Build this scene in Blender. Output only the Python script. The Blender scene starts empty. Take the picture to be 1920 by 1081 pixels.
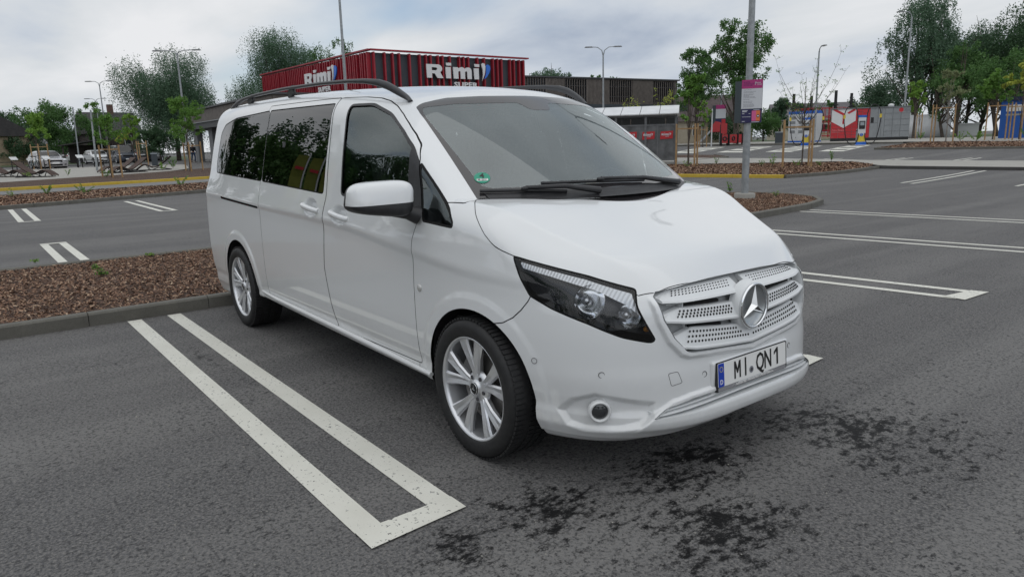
import bpy, bmesh, math, random
import numpy as np
from mathutils import Vector, Matrix
R = math.radians
PI = math.pi
random.seed(7); rng = np.random.default_rng(7)
S = bpy.context.scene
COL = S.collection

# ---------------------------------------------------------------- camera
CX, CY, CH, YAW, PITCH, ROLL, FPX = 2.655, -2.739, 1.472, 2.4862, .202, -.0268, 1329.5
cam = bpy.data.cameras.new('camera'); camo = bpy.data.objects.new('camera', cam); COL.objects.link(camo)
_f = Vector((math.cos(YAW)*math.cos(PITCH), math.sin(YAW)*math.cos(PITCH), -math.sin(PITCH)))
_r = Vector((math.sin(YAW), -math.cos(YAW), 0)); _u = _r.cross(_f)
_r2 = _r*math.cos(ROLL)+_u*math.sin(ROLL); _u2 = _u*math.cos(ROLL)-_r*math.sin(ROLL)
camo.matrix_world = Matrix(((_r2.x, _u2.x, -_f.x, CX), (_r2.y, _u2.y, -_f.y, CY), (_r2.z, _u2.z, -_f.z, CH), (0, 0, 0, 1)))
cam.sensor_width = 36; cam.lens = 36*FPX/1920; cam.clip_start = .05; cam.clip_end = 3000
S.camera = camo

# ---------------------------------------------------------------- sky and sun (overcast)
SUN_EL, SUN_AZ = R(62), R(-25)           # azimuth measured from +x towards +y
W = bpy.data.worlds.new('World'); S.world = W; W.use_nodes = True
nt = W.node_tree; nt.nodes.clear()
def N(t, ty, **k):
    n = t.nodes.new(ty)
    for a, b in k.items(): setattr(n, a, b)
    return n
wo = N(nt, 'ShaderNodeOutputWorld'); sky = N(nt, 'ShaderNodeTexSky', sky_type='NISHITA', sun_disc=False)
sky.sun_elevation = SUN_EL; sky.sun_rotation = R(90)-SUN_AZ
b1 = N(nt, 'ShaderNodeBackground'); b1.inputs[1].default_value = .10
b2 = N(nt, 'ShaderNodeBackground'); b2.inputs[1].default_value = .90
mx = N(nt, 'ShaderNodeMixShader'); tc = N(nt, 'ShaderNodeTexCoord')
sep = N(nt, 'ShaderNodeSeparateXYZ'); nt.links.new(tc.outputs['Generated'], sep.inputs[0])
# cloud layer: direction projected on a flat-ish deck so that clouds shrink towards the horizon
ab = N(nt, 'ShaderNodeMath', operation='ABSOLUTE'); nt.links.new(sep.outputs[2], ab.inputs[0])
ad = N(nt, 'ShaderNodeMath', operation='ADD'); nt.links.new(ab.outputs[0], ad.inputs[0]); ad.inputs[1].default_value = .22
dv = [N(nt, 'ShaderNodeMath', operation='DIVIDE') for _ in range(2)]
for i in range(2): nt.links.new(sep.outputs[i], dv[i].inputs[0]); nt.links.new(ad.outputs[0], dv[i].inputs[1])
cb = N(nt, 'ShaderNodeCombineXYZ'); nt.links.new(dv[0].outputs[0], cb.inputs[0]); nt.links.new(dv[1].outputs[0], cb.inputs[1])
mp = N(nt, 'ShaderNodeMapping'); nt.links.new(cb.outputs[0], mp.inputs[0])
mp.inputs['Rotation'].default_value = (0, 0, R(35)); mp.inputs['Scale'].default_value = (.62, 1.0, 1); mp.inputs['Location'].default_value = (3.1, .4, 0)
n1 = N(nt, 'ShaderNodeTexNoise'); n1.inputs['Scale'].default_value = 1.15; n1.inputs['Detail'].default_value = 9; n1.inputs['Roughness'].default_value = .52; n1.inputs['Distortion'].default_value = .35
n2 = N(nt, 'ShaderNodeTexNoise'); n2.inputs['Scale'].default_value = .55; n2.inputs['Detail'].default_value = 5
nt.links.new(mp.outputs[0], n1.inputs[0]); nt.links.new(mp.outputs[0], n2.inputs[0])
rp = N(nt, 'ShaderNodeValToRGB'); e = rp.color_ramp.elements
e[0].position = .30; e[0].color = (.37, .43, .53, 1); e[1].position = .66; e[1].color = (.79, .80, .82, 1)
k = e.new(.42); k.color = (.55, .60, .67, 1); k = e.new(.52); k.color = (.66, .69, .72, 1)
nt.links.new(n1.outputs[0], rp.inputs[0]); nt.links.new(rp.outputs[0], b2.inputs[0])
rc = N(nt, 'ShaderNodeValToRGB'); e = rc.color_ramp.elements       # gaps that show the blue sky
e[0].position = .34; e[0].color = (.1, .1, .1, 1); e[1].position = .46; e[1].color = (1, 1, 1, 1)
nt.links.new(n2.outputs[0], rc.inputs[0]); nt.links.new(rc.outputs[0], mx.inputs[0])
nt.links.new(sky.outputs[0], b1.inputs[0]); nt.links.new(b1.outputs[0], mx.inputs[1]); nt.links.new(b2.outputs[0], mx.inputs[2])
nt.links.new(mx.outputs[0], wo.inputs[0])
sl = bpy.data.lights.new('sun', 'SUN'); sl.energy = .7; sl.angle = R(100); sl.color = (1, .975, .94)
so = bpy.data.objects.new('sun', sl); COL.objects.link(so)
sd = Vector((math.cos(SUN_EL)*math.cos(SUN_AZ), math.cos(SUN_EL)*math.sin(SUN_AZ), math.sin(SUN_EL)))
so.rotation_euler = sd.to_track_quat('Z', 'Y').to_euler()
S.view_settings.view_transform = 'Standard'; S.view_settings.look = 'None'; S.view_settings.gamma = 1; S.view_settings.exposure = 0.2
S.view_settings.use_curve_mapping = False
S.cycles.max_bounces = 8; S.cycles.transparent_max_bounces = 16

# ---------------------------------------------------------------- materials
MATS = {}
def mat(name, col, rough=.6, metal=0., spec=None, coat=0., alpha=None, emit=None, build=None, trans=None):
    if name in MATS: return MATS[name]
    m = bpy.data.materials.new(name); m.use_nodes = True; p = m.node_tree.nodes['Principled BSDF']
    p.inputs['Base Color'].default_value = (*col, 1); p.inputs['Roughness'].default_value = rough; p.inputs['Metallic'].default_value = metal
    if spec is not None: p.inputs['Specular IOR Level'].default_value = spec
    if coat: p.inputs['Coat Weight'].default_value = coat; p.inputs['Coat Roughness'].default_value = .04
    if emit: p.inputs['Emission Color'].default_value = (*emit, 1); p.inputs['Emission Strength'].default_value = 1
    if build: build(m.node_tree, p)
    MATS[name] = m; return m
def noise(t, scale, detail=4, rough=.5, vec=None, coord='Object', dist=0):
    n = N(t, 'ShaderNodeTexNoise'); n.inputs['Scale'].default_value = scale; n.inputs['Detail'].default_value = detail; n.inputs['Roughness'].default_value = rough
    n.inputs['Distortion'].default_value = dist
    if vec is None:
        c = N(t, 'ShaderNodeNewGeometry'); vec = c.outputs['Position']
    t.links.new(vec, n.inputs['Vector']); return n
def ramp(t, src, stops):
    r = N(t, 'ShaderNodeValToRGB'); el = r.color_ramp.elements
    while len(el) < len(stops): el.new(.5)
    for q, (pp, c) in zip(el, stops):
        q.position = pp; q.color = (*c, 1) if len(c) == 3 else c
    t.links.new(src, r.inputs[0]); return r.outputs[0]
def mixc(t, f, a, b, mode='MIX'):
    n = N(t, 'ShaderNodeMix', data_type='RGBA', blend_type=mode)
    for sock, v in ((n.inputs[0], f), (n.inputs[6], a), (n.inputs[7], b)):
        if isinstance(v, (int, float)): sock.default_value = v
        elif isinstance(v, tuple): sock.default_value = (*v, 1)
        else: t.links.new(v, sock)
    return n.outputs[2]
def bump(t, p, h, strength=.3, dist=.01):
    b = N(t, 'ShaderNodeBump'); b.inputs['Strength'].default_value = strength; b.inputs['Distance'].default_value = dist
    t.links.new(h, b.inputs['Height']); t.links.new(b.outputs[0], p.inputs['Normal'])
def nz_mat(name, c1, c2, scale=8, rough=.7, bumpd=0, metal=0, detail=5, spec=None):
    def bld(t, p):
        n = noise(t, scale, detail); t.links.new(ramp(t, n.outputs[0], [(.35, c1), (.65, c2)]), p.inputs['Base Color'])
        if bumpd:
            n3 = noise(t, scale*6, 6); bump(t, p, n3.outputs[0], .5, bumpd)
    return mat(name, c1, rough, metal, spec=spec, build=bld)
def leaf_mat(name, c1, c2, c3):
    m = bpy.data.materials.new(name); m.use_nodes = True; t = m.node_tree; p = t.nodes['Principled BSDF']
    g = N(t, 'ShaderNodeNewGeometry'); c = ramp(t, g.outputs['Random Per Island'], [(0, c1), (.5, c2), (1, c3)])
    n = noise(t, .9, 2); c = mixc(t, n.outputs[0], c, c2, 'MIX')
    p.inputs['Roughness'].default_value = .55; p.inputs['Specular IOR Level'].default_value = .3
    t.links.new(c, p.inputs['Base Color'])
    tr = N(t, 'ShaderNodeBsdfTranslucent'); t.links.new(c, tr.inputs[0]); ms = N(t, 'ShaderNodeMixShader'); ms.inputs[0].default_value = .35
    t.links.new(p.outputs[0], ms.inputs[1]); t.links.new(tr.outputs[0], ms.inputs[2]); t.links.new(ms.outputs[0], t.nodes['Material Output'].inputs[0])
    MATS[name] = m; return m
def glass_mat(name, tint, ior=1.5, rough=0., refl=(1, 1, 1), film=0., veil_col=(.55, .62, .63)):
    m = bpy.data.materials.new(name); m.use_nodes = True; t = m.node_tree; t.nodes.clear()
    o = N(t, 'ShaderNodeOutputMaterial'); tr = N(t, 'ShaderNodeBsdfTransparent'); tr.inputs[0].default_value = (*tint, 1)
    gl = N(t, 'ShaderNodeBsdfGlossy'); gl.inputs['Roughness'].default_value = rough; gl.inputs[0].default_value = (*refl, 1)
    f = N(t, 'ShaderNodeFresnel'); f.inputs[0].default_value = ior; ms = N(t, 'ShaderNodeMixShader')
    t.links.new(f.outputs[0], ms.inputs[0]); t.links.new(tr.outputs[0], ms.inputs[1]); t.links.new(gl.outputs[0], ms.inputs[2])
    if film:                                    # pale diffuse veil mixed in: painted haze on the windscreen, milky tone on shelter panels
        df = N(t, 'ShaderNodeBsdfDiffuse'); df.inputs[0].default_value = (*veil_col, 1); m2 = N(t, 'ShaderNodeMixShader'); n = noise(t, 2.5, 5); m2.inputs[0].default_value = film
        fr_ = N(t, 'ShaderNodeMath', operation='MULTIPLY'); t.links.new(n.outputs[0], fr_.inputs[0]); fr_.inputs[1].default_value = film*2; t.links.new(fr_.outputs[0], m2.inputs[0])
        t.links.new(ms.outputs[0], m2.inputs[1]); t.links.new(df.outputs[0], m2.inputs[2]); ms = m2
    t.links.new(ms.outputs[0], o.inputs[0])
    MATS[name] = m; return m
def paint_mat(name, col, inside=(.03, .03, .032), dirt=.0, cior=1.62):
    """car paint with clear coat; the unseen inner side of the sheet is dark trim"""
    def bld(t, p):
        g = N(t, 'ShaderNodeNewGeometry'); n = noise(t, 1.3, 3)
        c = mixc(t, n.outputs[0], col, tuple(x*.975 for x in col))
        if dirt:
            s = N(t, 'ShaderNodeSeparateXYZ'); t.links.new(g.outputs['Position'], s.inputs[0])
            mr = N(t, 'ShaderNodeMapRange'); t.links.new(s.outputs[2], mr.inputs[0]); mr.inputs[1].default_value = .62; mr.inputs[2].default_value = .22
            n2 = noise(t, 7, 6, .65); mm = N(t, 'ShaderNodeMath', operation='MULTIPLY'); t.links.new(mr.outputs[0], mm.inputs[0]); t.links.new(n2.outputs[0], mm.inputs[1])
            m3 = N(t, 'ShaderNodeMath', operation='MULTIPLY'); t.links.new(mm.outputs[0], m3.inputs[0]); m3.inputs[1].default_value = dirt
            c = mixc(t, m3.outputs[0], c, (.24, .22, .19))
        c = mixc(t, g.outputs['Backfacing'], c, inside); t.links.new(c, p.inputs['Base Color'])
        iv = N(t, 'ShaderNodeMath', operation='SUBTRACT'); iv.inputs[0].default_value = 1; t.links.new(g.outputs['Backfacing'], iv.inputs[1])
        t.links.new(iv.outputs[0], p.inputs['Coat Weight'])
    m = mat(name, col, .34, 0, coat=1, build=bld); p = m.node_tree.nodes['Principled BSDF']; p.inputs['Coat Roughness'].default_value = .025; p.inputs['Coat IOR'].default_value = cior; return m
# ---------------------------------------------------------------- mesh helpers
def link(o, parent=None):
    COL.objects.link(o)
    if parent is not None: o.parent = parent
    return o
def mesh_from(name, V, Fc, mats=None, smooth=False, mi=None, uv=None):
    m = bpy.data.meshes.new(name)
    V = np.asarray(V, float).reshape(-1, 3)
    if isinstance(Fc, np.ndarray):
        n, k = Fc.shape; m.vertices.add(len(V)); m.vertices.foreach_set('co', V.astype(np.float32).ravel())
        m.loops.add(n*k); m.loops.foreach_set('vertex_index', Fc.astype(np.int32).ravel())
        m.polygons.add(n); m.polygons.foreach_set('loop_start', np.arange(0, n*k, k, dtype=np.int32)); m.update(calc_edges=True); m.validate()
    else:
        m.from_pydata([tuple(v) for v in V], [], Fc); m.update()
    for q in (mats if isinstance(mats, (list, tuple)) else [mats] if mats else []): m.materials.append(q)
    if smooth: m.polygons.foreach_set('use_smooth', [True]*len(m.polygons))
    if mi is not None: m.polygons.foreach_set('material_index', mi)
    return m
def obj(name, me, parent=None, loc=None, rot=None):
    o = bpy.data.objects.new(name, me); link(o, parent)
    if loc is not None: o.location = loc
    if rot is not None: o.rotation_euler = rot
    return o
def tag(o, label=None, cat=None, group=None, kind=None):
    for a, b in (('label', label), ('category', cat), ('group', group), ('kind', kind)):
        if b: o[a] = b
    return o
def empty(name, loc=(0, 0, 0), rz=0, label=None, cat=None, group=None):
    o = bpy.data.objects.new(name, None); o.empty_display_size = .2; COL.objects.link(o); o.location = loc; o.rotation_euler = (0, 0, rz)
    return tag(o, label, cat, group)
def copy_tree(o, parent=None):
    c = o.copy(); COL.objects.link(c)
    if parent is not None: c.parent = parent
    for ch in list(o.children): copy_tree(ch, c)
    return c
class MB:
    """collects simple shapes into one mesh"""
    def __init__(s): s.V = []; s.F = []; s.M = []; s.sm = []
    def add(s, V, F, mi=0, sm=False):
        b = len(s.V); s.V += [tuple(v) for v in V]; s.F += [tuple(i+b for i in f) for f in F]; s.M += [mi]*len(F); s.sm += [sm]*len(F); return s
    def box(s, c, d, rot=None, mi=0, taper=1.0):
        x, y, z = (d[0]/2, d[1]/2, d[2]/2)
        P = [Vector((sx*x*(taper if sz > 0 else 1), sy*y*(taper if sz > 0 else 1), sz*z)) for sz in (-1, 1) for sy in (-1, 1) for sx in (-1, 1)]
        if rot is not None: P = [rot @ p for p in P]
        P = [p+Vector(c) for p in P]
        return s.add(P, [(0, 2, 3, 1), (4, 5, 7, 6), (0, 1, 5, 4), (2, 6, 7, 3), (0, 4, 6, 2), (1, 3, 7, 5)], mi)
    def bar(s, a, b, w, h, up=(0, 0, 1), mi=0):
        a = Vector(a); b = Vector(b); d = (b-a); L = d.length; d.normalize(); u = Vector(up); r = d.cross(u)
        if r.length < 1e-4: r = d.cross(Vector((1, 0, 0)))
        r.normalize(); u = r.cross(d)
        M = Matrix((r, d, u)).transposed(); return s.box((a+b)/2, (w, L, h), M, mi)
    def tube(s, pts, rad, n=8, mi=0, caps=True, sm=True):
        pts = [Vector(p) for p in pts]; m = len(pts); rad = rad if isinstance(rad, (list, tuple)) else [rad]*m
        V = []; ref = None
        for i, p in enumerate(pts):
            d = (pts[min(i+1, m-1)]-pts[max(i-1, 0)]).normalized()
            if ref is None:
                ref = d.orthogonal().normalized()
            ref = (ref-d*ref.dot(d)); ref.normalize(); b = d.cross(ref)
            for j in range(n):
                t = 2*PI*j/n; V.append(p+(ref*math.cos(t)+b*math.sin(t))*rad[i])
        F = [(i*n+j, i*n+(j+1) % n, (i+1)*n+(j+1) % n, (i+1)*n+j) for i in range(m-1) for j in range(n)]
        s.add(V, F, mi, sm)
        if caps:
            s.add(V[:n], [tuple(range(n))[::-1]], mi); s.add(V[-n:], [tuple(range(n))], mi)
        return s
    def cyl(s, c, r, h, n=16, axis='z', mi=0, r2=None):
        c = Vector(c); a = {'x': Vector((1, 0, 0)), 'y': Vector((0, 1, 0)), 'z': Vector((0, 0, 1))}[axis]*h/2
        return s.tube([c-a, c+a], [r, r if r2 is None else r2], n, mi)
    def lathe(s, prof, n=24, axis='z', c=(0, 0, 0), mi=0, sm=True):
        V = []
        for r, h in prof:
            for j in range(n):
                t = 2*PI*j/n; x, y = r*math.cos(t), r*math.sin(t)
                V.append({'z': (x, y, h), 'y': (x, h, -y), 'x': (h, x, y)}[axis])
        V = [(v[0]+c[0], v[1]+c[1], v[2]+c[2]) for v in V]
        F = [(i*n+j, i*n+(j+1) % n, (i+1)*n+(j+1) % n, (i+1)*n+j) for i in range(len(prof)-1) for j in range(n)]
        return s.add(V, F, mi, sm)
    def prism(s, poly, frame, h, mi=0, both=True):
        """poly 2D points, frame=(origin,u,v,n); extruded by h along n"""
        o, u, v, n = [Vector(q) for q in frame]; m = len(poly)
        A = [o+u*p[0]+v*p[1] for p in poly]; B = [a+n*h for a in A]
        F = [tuple(range(m))[::-1], tuple(range(m, 2*m))]+[(i, (i+1) % m, m+(i+1) % m, m+i) for i in range(m)]
        return s.add(A+B, F, mi)
    def ball(s, c, r, n=10, mi=0):
        sc = r if isinstance(r, (tuple, list)) else (r, r, r); V = []; m = max(5, n//2+1)
        for i in range(m+1):
            ph = PI*i/m
            for j in range(n):
                t = 2*PI*j/n; V.append((c[0]+sc[0]*math.sin(ph)*math.cos(t), c[1]+sc[1]*math.sin(ph)*math.sin(t), c[2]+sc[2]*math.cos(ph)))
        F = [(i*n+j, (i+1)*n+j, (i+1)*n+(j+1) % n, i*n+(j+1) % n) for i in range(m) for j in range(n)]
        return s.add(V, F, mi, True)
    def build(s, name, mats, parent=None, loc=None, rot=None):
        m = mesh_from(name, s.V, s.F, mats, mi=s.M); m.polygons.foreach_set('use_smooth', s.sm)
        return obj(name, m, parent, loc, rot)
def bevel(o, w=.01, seg=2):
    md = o.modifiers.new('bevel', 'BEVEL'); md.width = w; md.segments = seg; md.limit_method = 'ANGLE'; md.angle_limit = R(40); return o
def text_mesh(name, body, size, m, extrude=.002, offset=0., align='CENTER', sx=1.0, spacing=1.0):
    c = bpy.data.curves.new(name, 'FONT'); c.body = body; c.size = size; c.extrude = extrude; c.offset = offset; c.align_x = align; c.align_y = 'CENTER'; c.resolution_u = 2
    c.space_character = spacing
    o = bpy.data.objects.new(name, c); COL.objects.link(o); dg = bpy.context.evaluated_depsgraph_get(); dg.update()
    me = bpy.data.meshes.new_from_object(o.evaluated_get(dg)); bpy.data.objects.remove(o); bpy.data.curves.remove(c)
    me.materials.clear(); me.materials.append(m); me.name = name
    if sx != 1: me.transform(Matrix.Diagonal((sx, 1, 1, 1)))
    return me
def frame_matrix(o, u, v):
    u = Vector(u).normalized(); v = Vector(v); n = u.cross(v).normalized(); v = n.cross(u)
    return Matrix(((u.x, v.x, n.x, o[0]), (u.y, v.y, n.y, o[1]), (u.z, v.z, n.z, o[2]), (0, 0, 0, 1)))
def curve(xs, ys):
    xs = np.array(xs, float); ys = np.array(ys, float)
    d = np.diff(ys)/np.diff(xs); m = np.zeros_like(xs)
    m[1:-1] = np.where(d[:-1]*d[1:] > 0, 2*d[:-1]*d[1:]/(d[:-1]+d[1:]+1e-12*np.sign(d[:-1]+d[1:]+1e-30)), 0.)
    m[0] = d[0]; m[-1] = d[-1]
    def f(x):
        x = np.asarray(x, float); xc = np.clip(x, xs[0], xs[-1])
        i = np.clip(np.searchsorted(xs, xc)-1, 0, len(xs)-2)
        h = xs[i+1]-xs[i]; t = (xc-xs[i])/h
        r = (2*t**3-3*t**2+1)*ys[i]+(t**3-2*t**2+t)*h*m[i]+(-2*t**3+3*t**2)*ys[i+1]+(t**3-t**2)*h*m[i+1]
        return r+np.where(x < xs[0], (x-xs[0])*m[0], 0)+np.where(x > xs[-1], (x-xs[-1])*m[-1], 0)
    return f
def smax(a, b, k):
    h = np.clip(.5+.5*(a-b)/k, 0, 1); return a*h+b*(1-h)+k*h*(1-h)
def smin(a, b, k): return -smax(-a, -b, k)
def sstep(t):
    t = np.clip(t, 0, 1); return t*t*(3-2*t)
WB = 3.43
cW = curve([.1,.2,.27,.30,.33,.36,.42,.6,.8,1.0,1.1,1.2,1.35,1.5,1.7,1.85,2.0], [.86,.905,.922,.930,.930,.928,.938,.948,.950,.946,.937,.922,.897,.868,.824,.785,.74])
cZc = curve([-4.6,-4,-2.8,-1.5,-.5,.1,.6], [1.12,1.10,1.07,1.04,.955,.905,.88])
cCr = curve([-.6,-.3,-.12,-.05,0,.05,.2,.4], [0,.001,.001,.004,.0145,.011,.004,0])
cXf = curve([.1,.17,.2,.25,.29,.33,.37,.42,.5,.56,.65,.75,.82,.87,.92,1.0,1.2], [.70,.76,.80,.862,.893,.890,.872,.866,.860,.852,.846,.836,.812,.780,.745,.69,.58])
cAf = curve([.2,.35,.5,.65,.8,.95], [.62,.61,.58,.59,.62,.56])
cZh = curve([-1,-.5,-.2,0,.1,.3,.5,.65,.75,.8,.9], [1.31,1.275,1.246,1.222,1.200,1.120,1.043,.978,.903,.855,.72])
cYc = curve([-.3,-.1,.12,.35,.60,.74,.9], [.868,.838,.788,.700,.592,.530,.50])
cZr = curve([-5,-4.3,-4.0,-3.4,-2.6,-1.8,-1.2,-.8,-.6,0], [1.80,1.88,1.895,1.905,1.903,1.875,1.832,1.780,1.740,1.57])
cCw = curve([-4.5,-3.2,-2.2,-1.4,-.9], [.10,.10,.12,.16,.20])
cXr = curve([.1,.2,.35,.5,.65,.8,1.0,1.2,1.7,1.85,2], [-4.33,-4.40,-4.45,-4.48,-4.49,-4.485,-4.475,-4.45,-4.36,-4.31,-4.23])
def archd(x, z, cx, r): # distance outside wheel opening (circle with vertical skirts)
    dx = x-cx; dz = z-.339
    d = np.hypot(dx, np.maximum(dz, 0)) - r - .06*np.clip(-dz, 0, .3)
    return d
def F(x, y, z, dents=True):
    w = np.abs(y)
    W = cW(z)+cCr(z-cZc(x))
    up = sstep((z-1.05)/.25)
    W = W-.035*up*sstep((x+.9)/.9)**1.0
    W = W-.085*sstep((z-1.42)/.33)*sstep((x+1.5)/.75)
    W = W-.035*sstep((-x-3.6)/1.2)*up-.012*sstep((-x-3.5)/1.0)
    W = W+.010*sstep((x+1.2)/1.)*sstep((1.0-z)/.3)*0
    for cx, ar in ((0., .385), (-WB, .40)):
        a = archd(x, z, cx, ar)
        W = W+.008*sstep((.085-a)/.04)*sstep((z-.2)/.1)
    side = w-W
    xf = cXf(z)-cAf(z)*w**3.6
    side0 = side
    front = (x-xf)/np.sqrt(1+(cAf(z)*3.6*w**2.6)**2)
    hz = cZh(x)
    yc = cYc(x)
    hood = (z-(hz-.006-.018*(w/.7)**2-.012*sstep((w-.3)/.4)*sstep((x-.1)/.4)*sstep((.7-x)/.2)-.54*smax(w-yc, 0*w, .014)))*.93
    rear = (cXr(z)+.11*w**3-x)
    bot = .185+.055*np.clip(1-(w/.62)**2, 0, 1)*sstep((x-.3)/.3)+(.082-.018*(x+.4))*sstep((-x-.15)/.2)*sstep((x+3.3)/.3)-z
    lower = smax(smax(side, front, .24), hood, .06)
    tt = z-1.18
    xw = .135-1.44*tt-.16*tt*tt-.42*w*w
    ws = (x-xw)/1.80
    roof = (z-(cZr(x)-cCw(x)*w**2.2))*.98
    fr2 = (x-(np.maximum(cXf(z), .50)-cAf(z)*w**3.6))/np.sqrt(1+(cAf(z)*3.6*w**2.6)**2)
    cab = smax(smax(smax(side, fr2, .24), roof, .11), ws, .045)
    cab = np.maximum(cab, 1.02-z-.12*sstep((-x-.6)/.4))
    body = np.minimum(lower, cab)
    body = smax(smax(body, rear, .13), bot, .03)
    return body
def psd(px, py, poly):
    """signed distance to polygon (negative inside)"""
    d = np.full(np.shape(px), 1e9); s = np.ones(np.shape(px)); n = len(poly)
    for i in range(n):
        ax, ay = poly[i]; bx, by = poly[i-1]
        ex, ey = bx-ax, by-ay; wx, wy = px-ax, py-ay
        t = np.clip((wx*ex+wy*ey)/(ex*ex+ey*ey+1e-12), 0, 1)
        d = np.minimum(d, (wx-ex*t)**2+(wy-ey*t)**2)
        c1 = py >= ay; c2 = py < by; c3 = ex*wy > ey*wx
        s = np.where((c1 & c2 & c3) | (~c1 & ~c2 & ~c3), -s, s)
    return s*np.sqrt(d)
def rnd(poly, r=.02, n=4):
    """round polygon corners"""
    out = []; m = len(poly)
    for i in range(m):
        p = np.array(poly[i], float); a = np.array(poly[i-1], float); b = np.array(poly[(i+1) % m], float)
        ra = min(r, .45*np.linalg.norm(a-p)); rb = min(r, .45*np.linalg.norm(b-p))
        a = p+(a-p)/(np.linalg.norm(a-p)+1e-9)*ra; b = p+(b-p)/(np.linalg.norm(b-p)+1e-9)*rb
        for k in range(n+1):
            t = k/n; q = (1-t)**2*a+2*t*(1-t)*p+t*t*b; out.append((q[0], q[1]))
    return out
FOG = [(-.200,.352),(-.135,.412),(-.030,.446),(.225,.400),(.215,.330),(.165,.292),(.079,.276),(-.076,.266),(-.155,.285)]
INTO = [(-.1,.425),(.274,.424),(.40,.418),(.50,.400),(.585,.352),(.640,.300),(.66,.27),(.68,.1),(-.1,.1)]
INTI = [(-.1,.402),(.276,.400),(.40,.393),(.52,.370),(.592,.330),(.45,.335),(.254,.346),(-.1,.346)]
GRIL = [(-.1,.872),(.0,.872),(.30,.868),(.515,.853),(.535,.835),(.520,.740),(.480,.660),(.425,.600),(.395,.588),(.20,.575),(0,.556),(-.1,.556)]
GLIP = [(-.1,.9),(.52,.9),(.565,.83),(.55,.73),(.51,.64),(.45,.575),(.41,.560),(.20,.545),(0,.522),(-.1,.522)]
def dent(x, y, z):
    """depth of the pressed-in details, measured along the surface normal"""
    w = np.abs(y)*np.ones_like(z)
    fr = sstep((x-.25)/.1)
    d = .024*sstep(-psd(.75*x-.66*w, z, FOG)/.028)
    d = d-.012*sstep(-psd(w, z, INTO)/.014)*sstep((z-.262)/.055)
    d = d-.016*sstep(-psd(w, z, GLIP)/.016)*sstep((.845-z)/.05)
    d = d+.010*sstep((.236+.05*sstep((.62-w)/.5)-z)/.012)*sstep((x-.2)/.2)
    d = d*fr
    for hx, hz in ((-1.80, 1.098), (-1.365, 1.074)):
        q = np.hypot((x-hx)/.112, (z-hz)/.062)
        d = d+.034*sstep((1.0-q)/.42)*(w > .6)
    return d
# ================================================================= THE VAN
WHITE = paint_mat('van_white_paint', (.76, .775, .78), dirt=.45)
BLACKP = nz_mat('black_plastic', (.018, .018, .02), (.026, .026, .028), 30, .45, .0006)
TRIM = mat('dark_trim', (.012, .012, .013), .5)
GAP = mat('panel_gap_shadow', (.006, .006, .006), .9)
CHROME = mat('chrome', (.82, .83, .84), .07, 1.0)
ALLOY = mat('silver_alloy', (.70, .71, .73), .33, .75, coat=.4)
RUBBER = nz_mat('tyre_rubber', (.010, .010, .011), (.018, .018, .018), 40, .62, .0006)
GLASS = glass_mat('windscreen_glass', (.80, .87, .87), 2.25, refl=(.92, .99, 1.0), film=.10)
GLASSD = glass_mat('door_glass', (.66, .71, .70), 2.0, refl=(.88, .97, .97))
GLASSP = glass_mat('privacy_glass', (.03, .031, .035), 1.8)
GLASSL = glass_mat('lamp_glass', (.93, .94, .95), 1.5)
PLATEW = mat('plate_white', (.80, .80, .78), .35)
PLATEB = mat('plate_blue', (.01, .05, .42), .35)
SEATM = nz_mat('seat_fabric', (.05, .05, .053), (.075, .075, .08), 40, .9)
DASH = nz_mat('dashboard_plastic', (.07, .073, .078), (.09, .093, .1), 30, .6)
def nets(Ff, xs, ys, zs):
    nx, ny, nz = len(xs), len(ys), len(zs)
    V = np.broadcast_to(Ff(xs[:, None, None], ys[None, :, None], zs[None, None, :]), (nx, ny, nz))
    I = V < 0; ax = [xs, ys, zs]; h = [a[1]-a[0] for a in ax]; cells = (nx-1, ny-1, nz-1)
    tot = np.zeros(np.prod(cells)); acc = np.zeros((3, tot.size)); quads = []
    for a in range(3):
        s0 = [slice(None)]*3; s1 = [slice(None)]*3; s0[a] = slice(0, -1); s1[a] = slice(1, None)
        cr = np.argwhere(I[tuple(s0)] != I[tuple(s1)]); e = cr.copy(); e[:, a] += 1
        v0 = V[tuple(cr.T)]; v1 = V[tuple(e.T)]; t = v0/(v0-v1)
        P = np.stack([ax[k][cr[:, k]] for k in range(3)], 1); P[:, a] += t*h[a]
        b, c = [(1, 2), (2, 0), (0, 1)][a]; ids = []; okk = np.ones(len(cr), bool)
        for db, dc in ((-1, -1), (0, -1), (0, 0), (-1, 0)):
            q = cr.copy(); q[:, b] += db; q[:, c] += dc
            good = (q[:, b] >= 0) & (q[:, c] >= 0) & (q[:, b] < cells[b]) & (q[:, c] < cells[c]) & (q[:, a] < cells[a])
            idx = (q[:, 0]*cells[1]+q[:, 1])*cells[2]+q[:, 2]; okk &= good; ids.append(idx)
            for k in range(3): acc[k] += np.bincount(idx[good], P[good, k], tot.size)
            tot += np.bincount(idx[good], None, tot.size)
        Q = np.stack(ids, 1)[okk]; fl = ~I[tuple(cr.T)][okk]; Q[fl] = Q[fl][:, ::-1]; quads.append(Q)
    Q = np.concatenate(quads); used, inv = np.unique(Q.ravel(), return_inverse=True); Q = inv.reshape(-1, 4)
    return (acc[:, used]/tot[used]).T.copy(), Q
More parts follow.
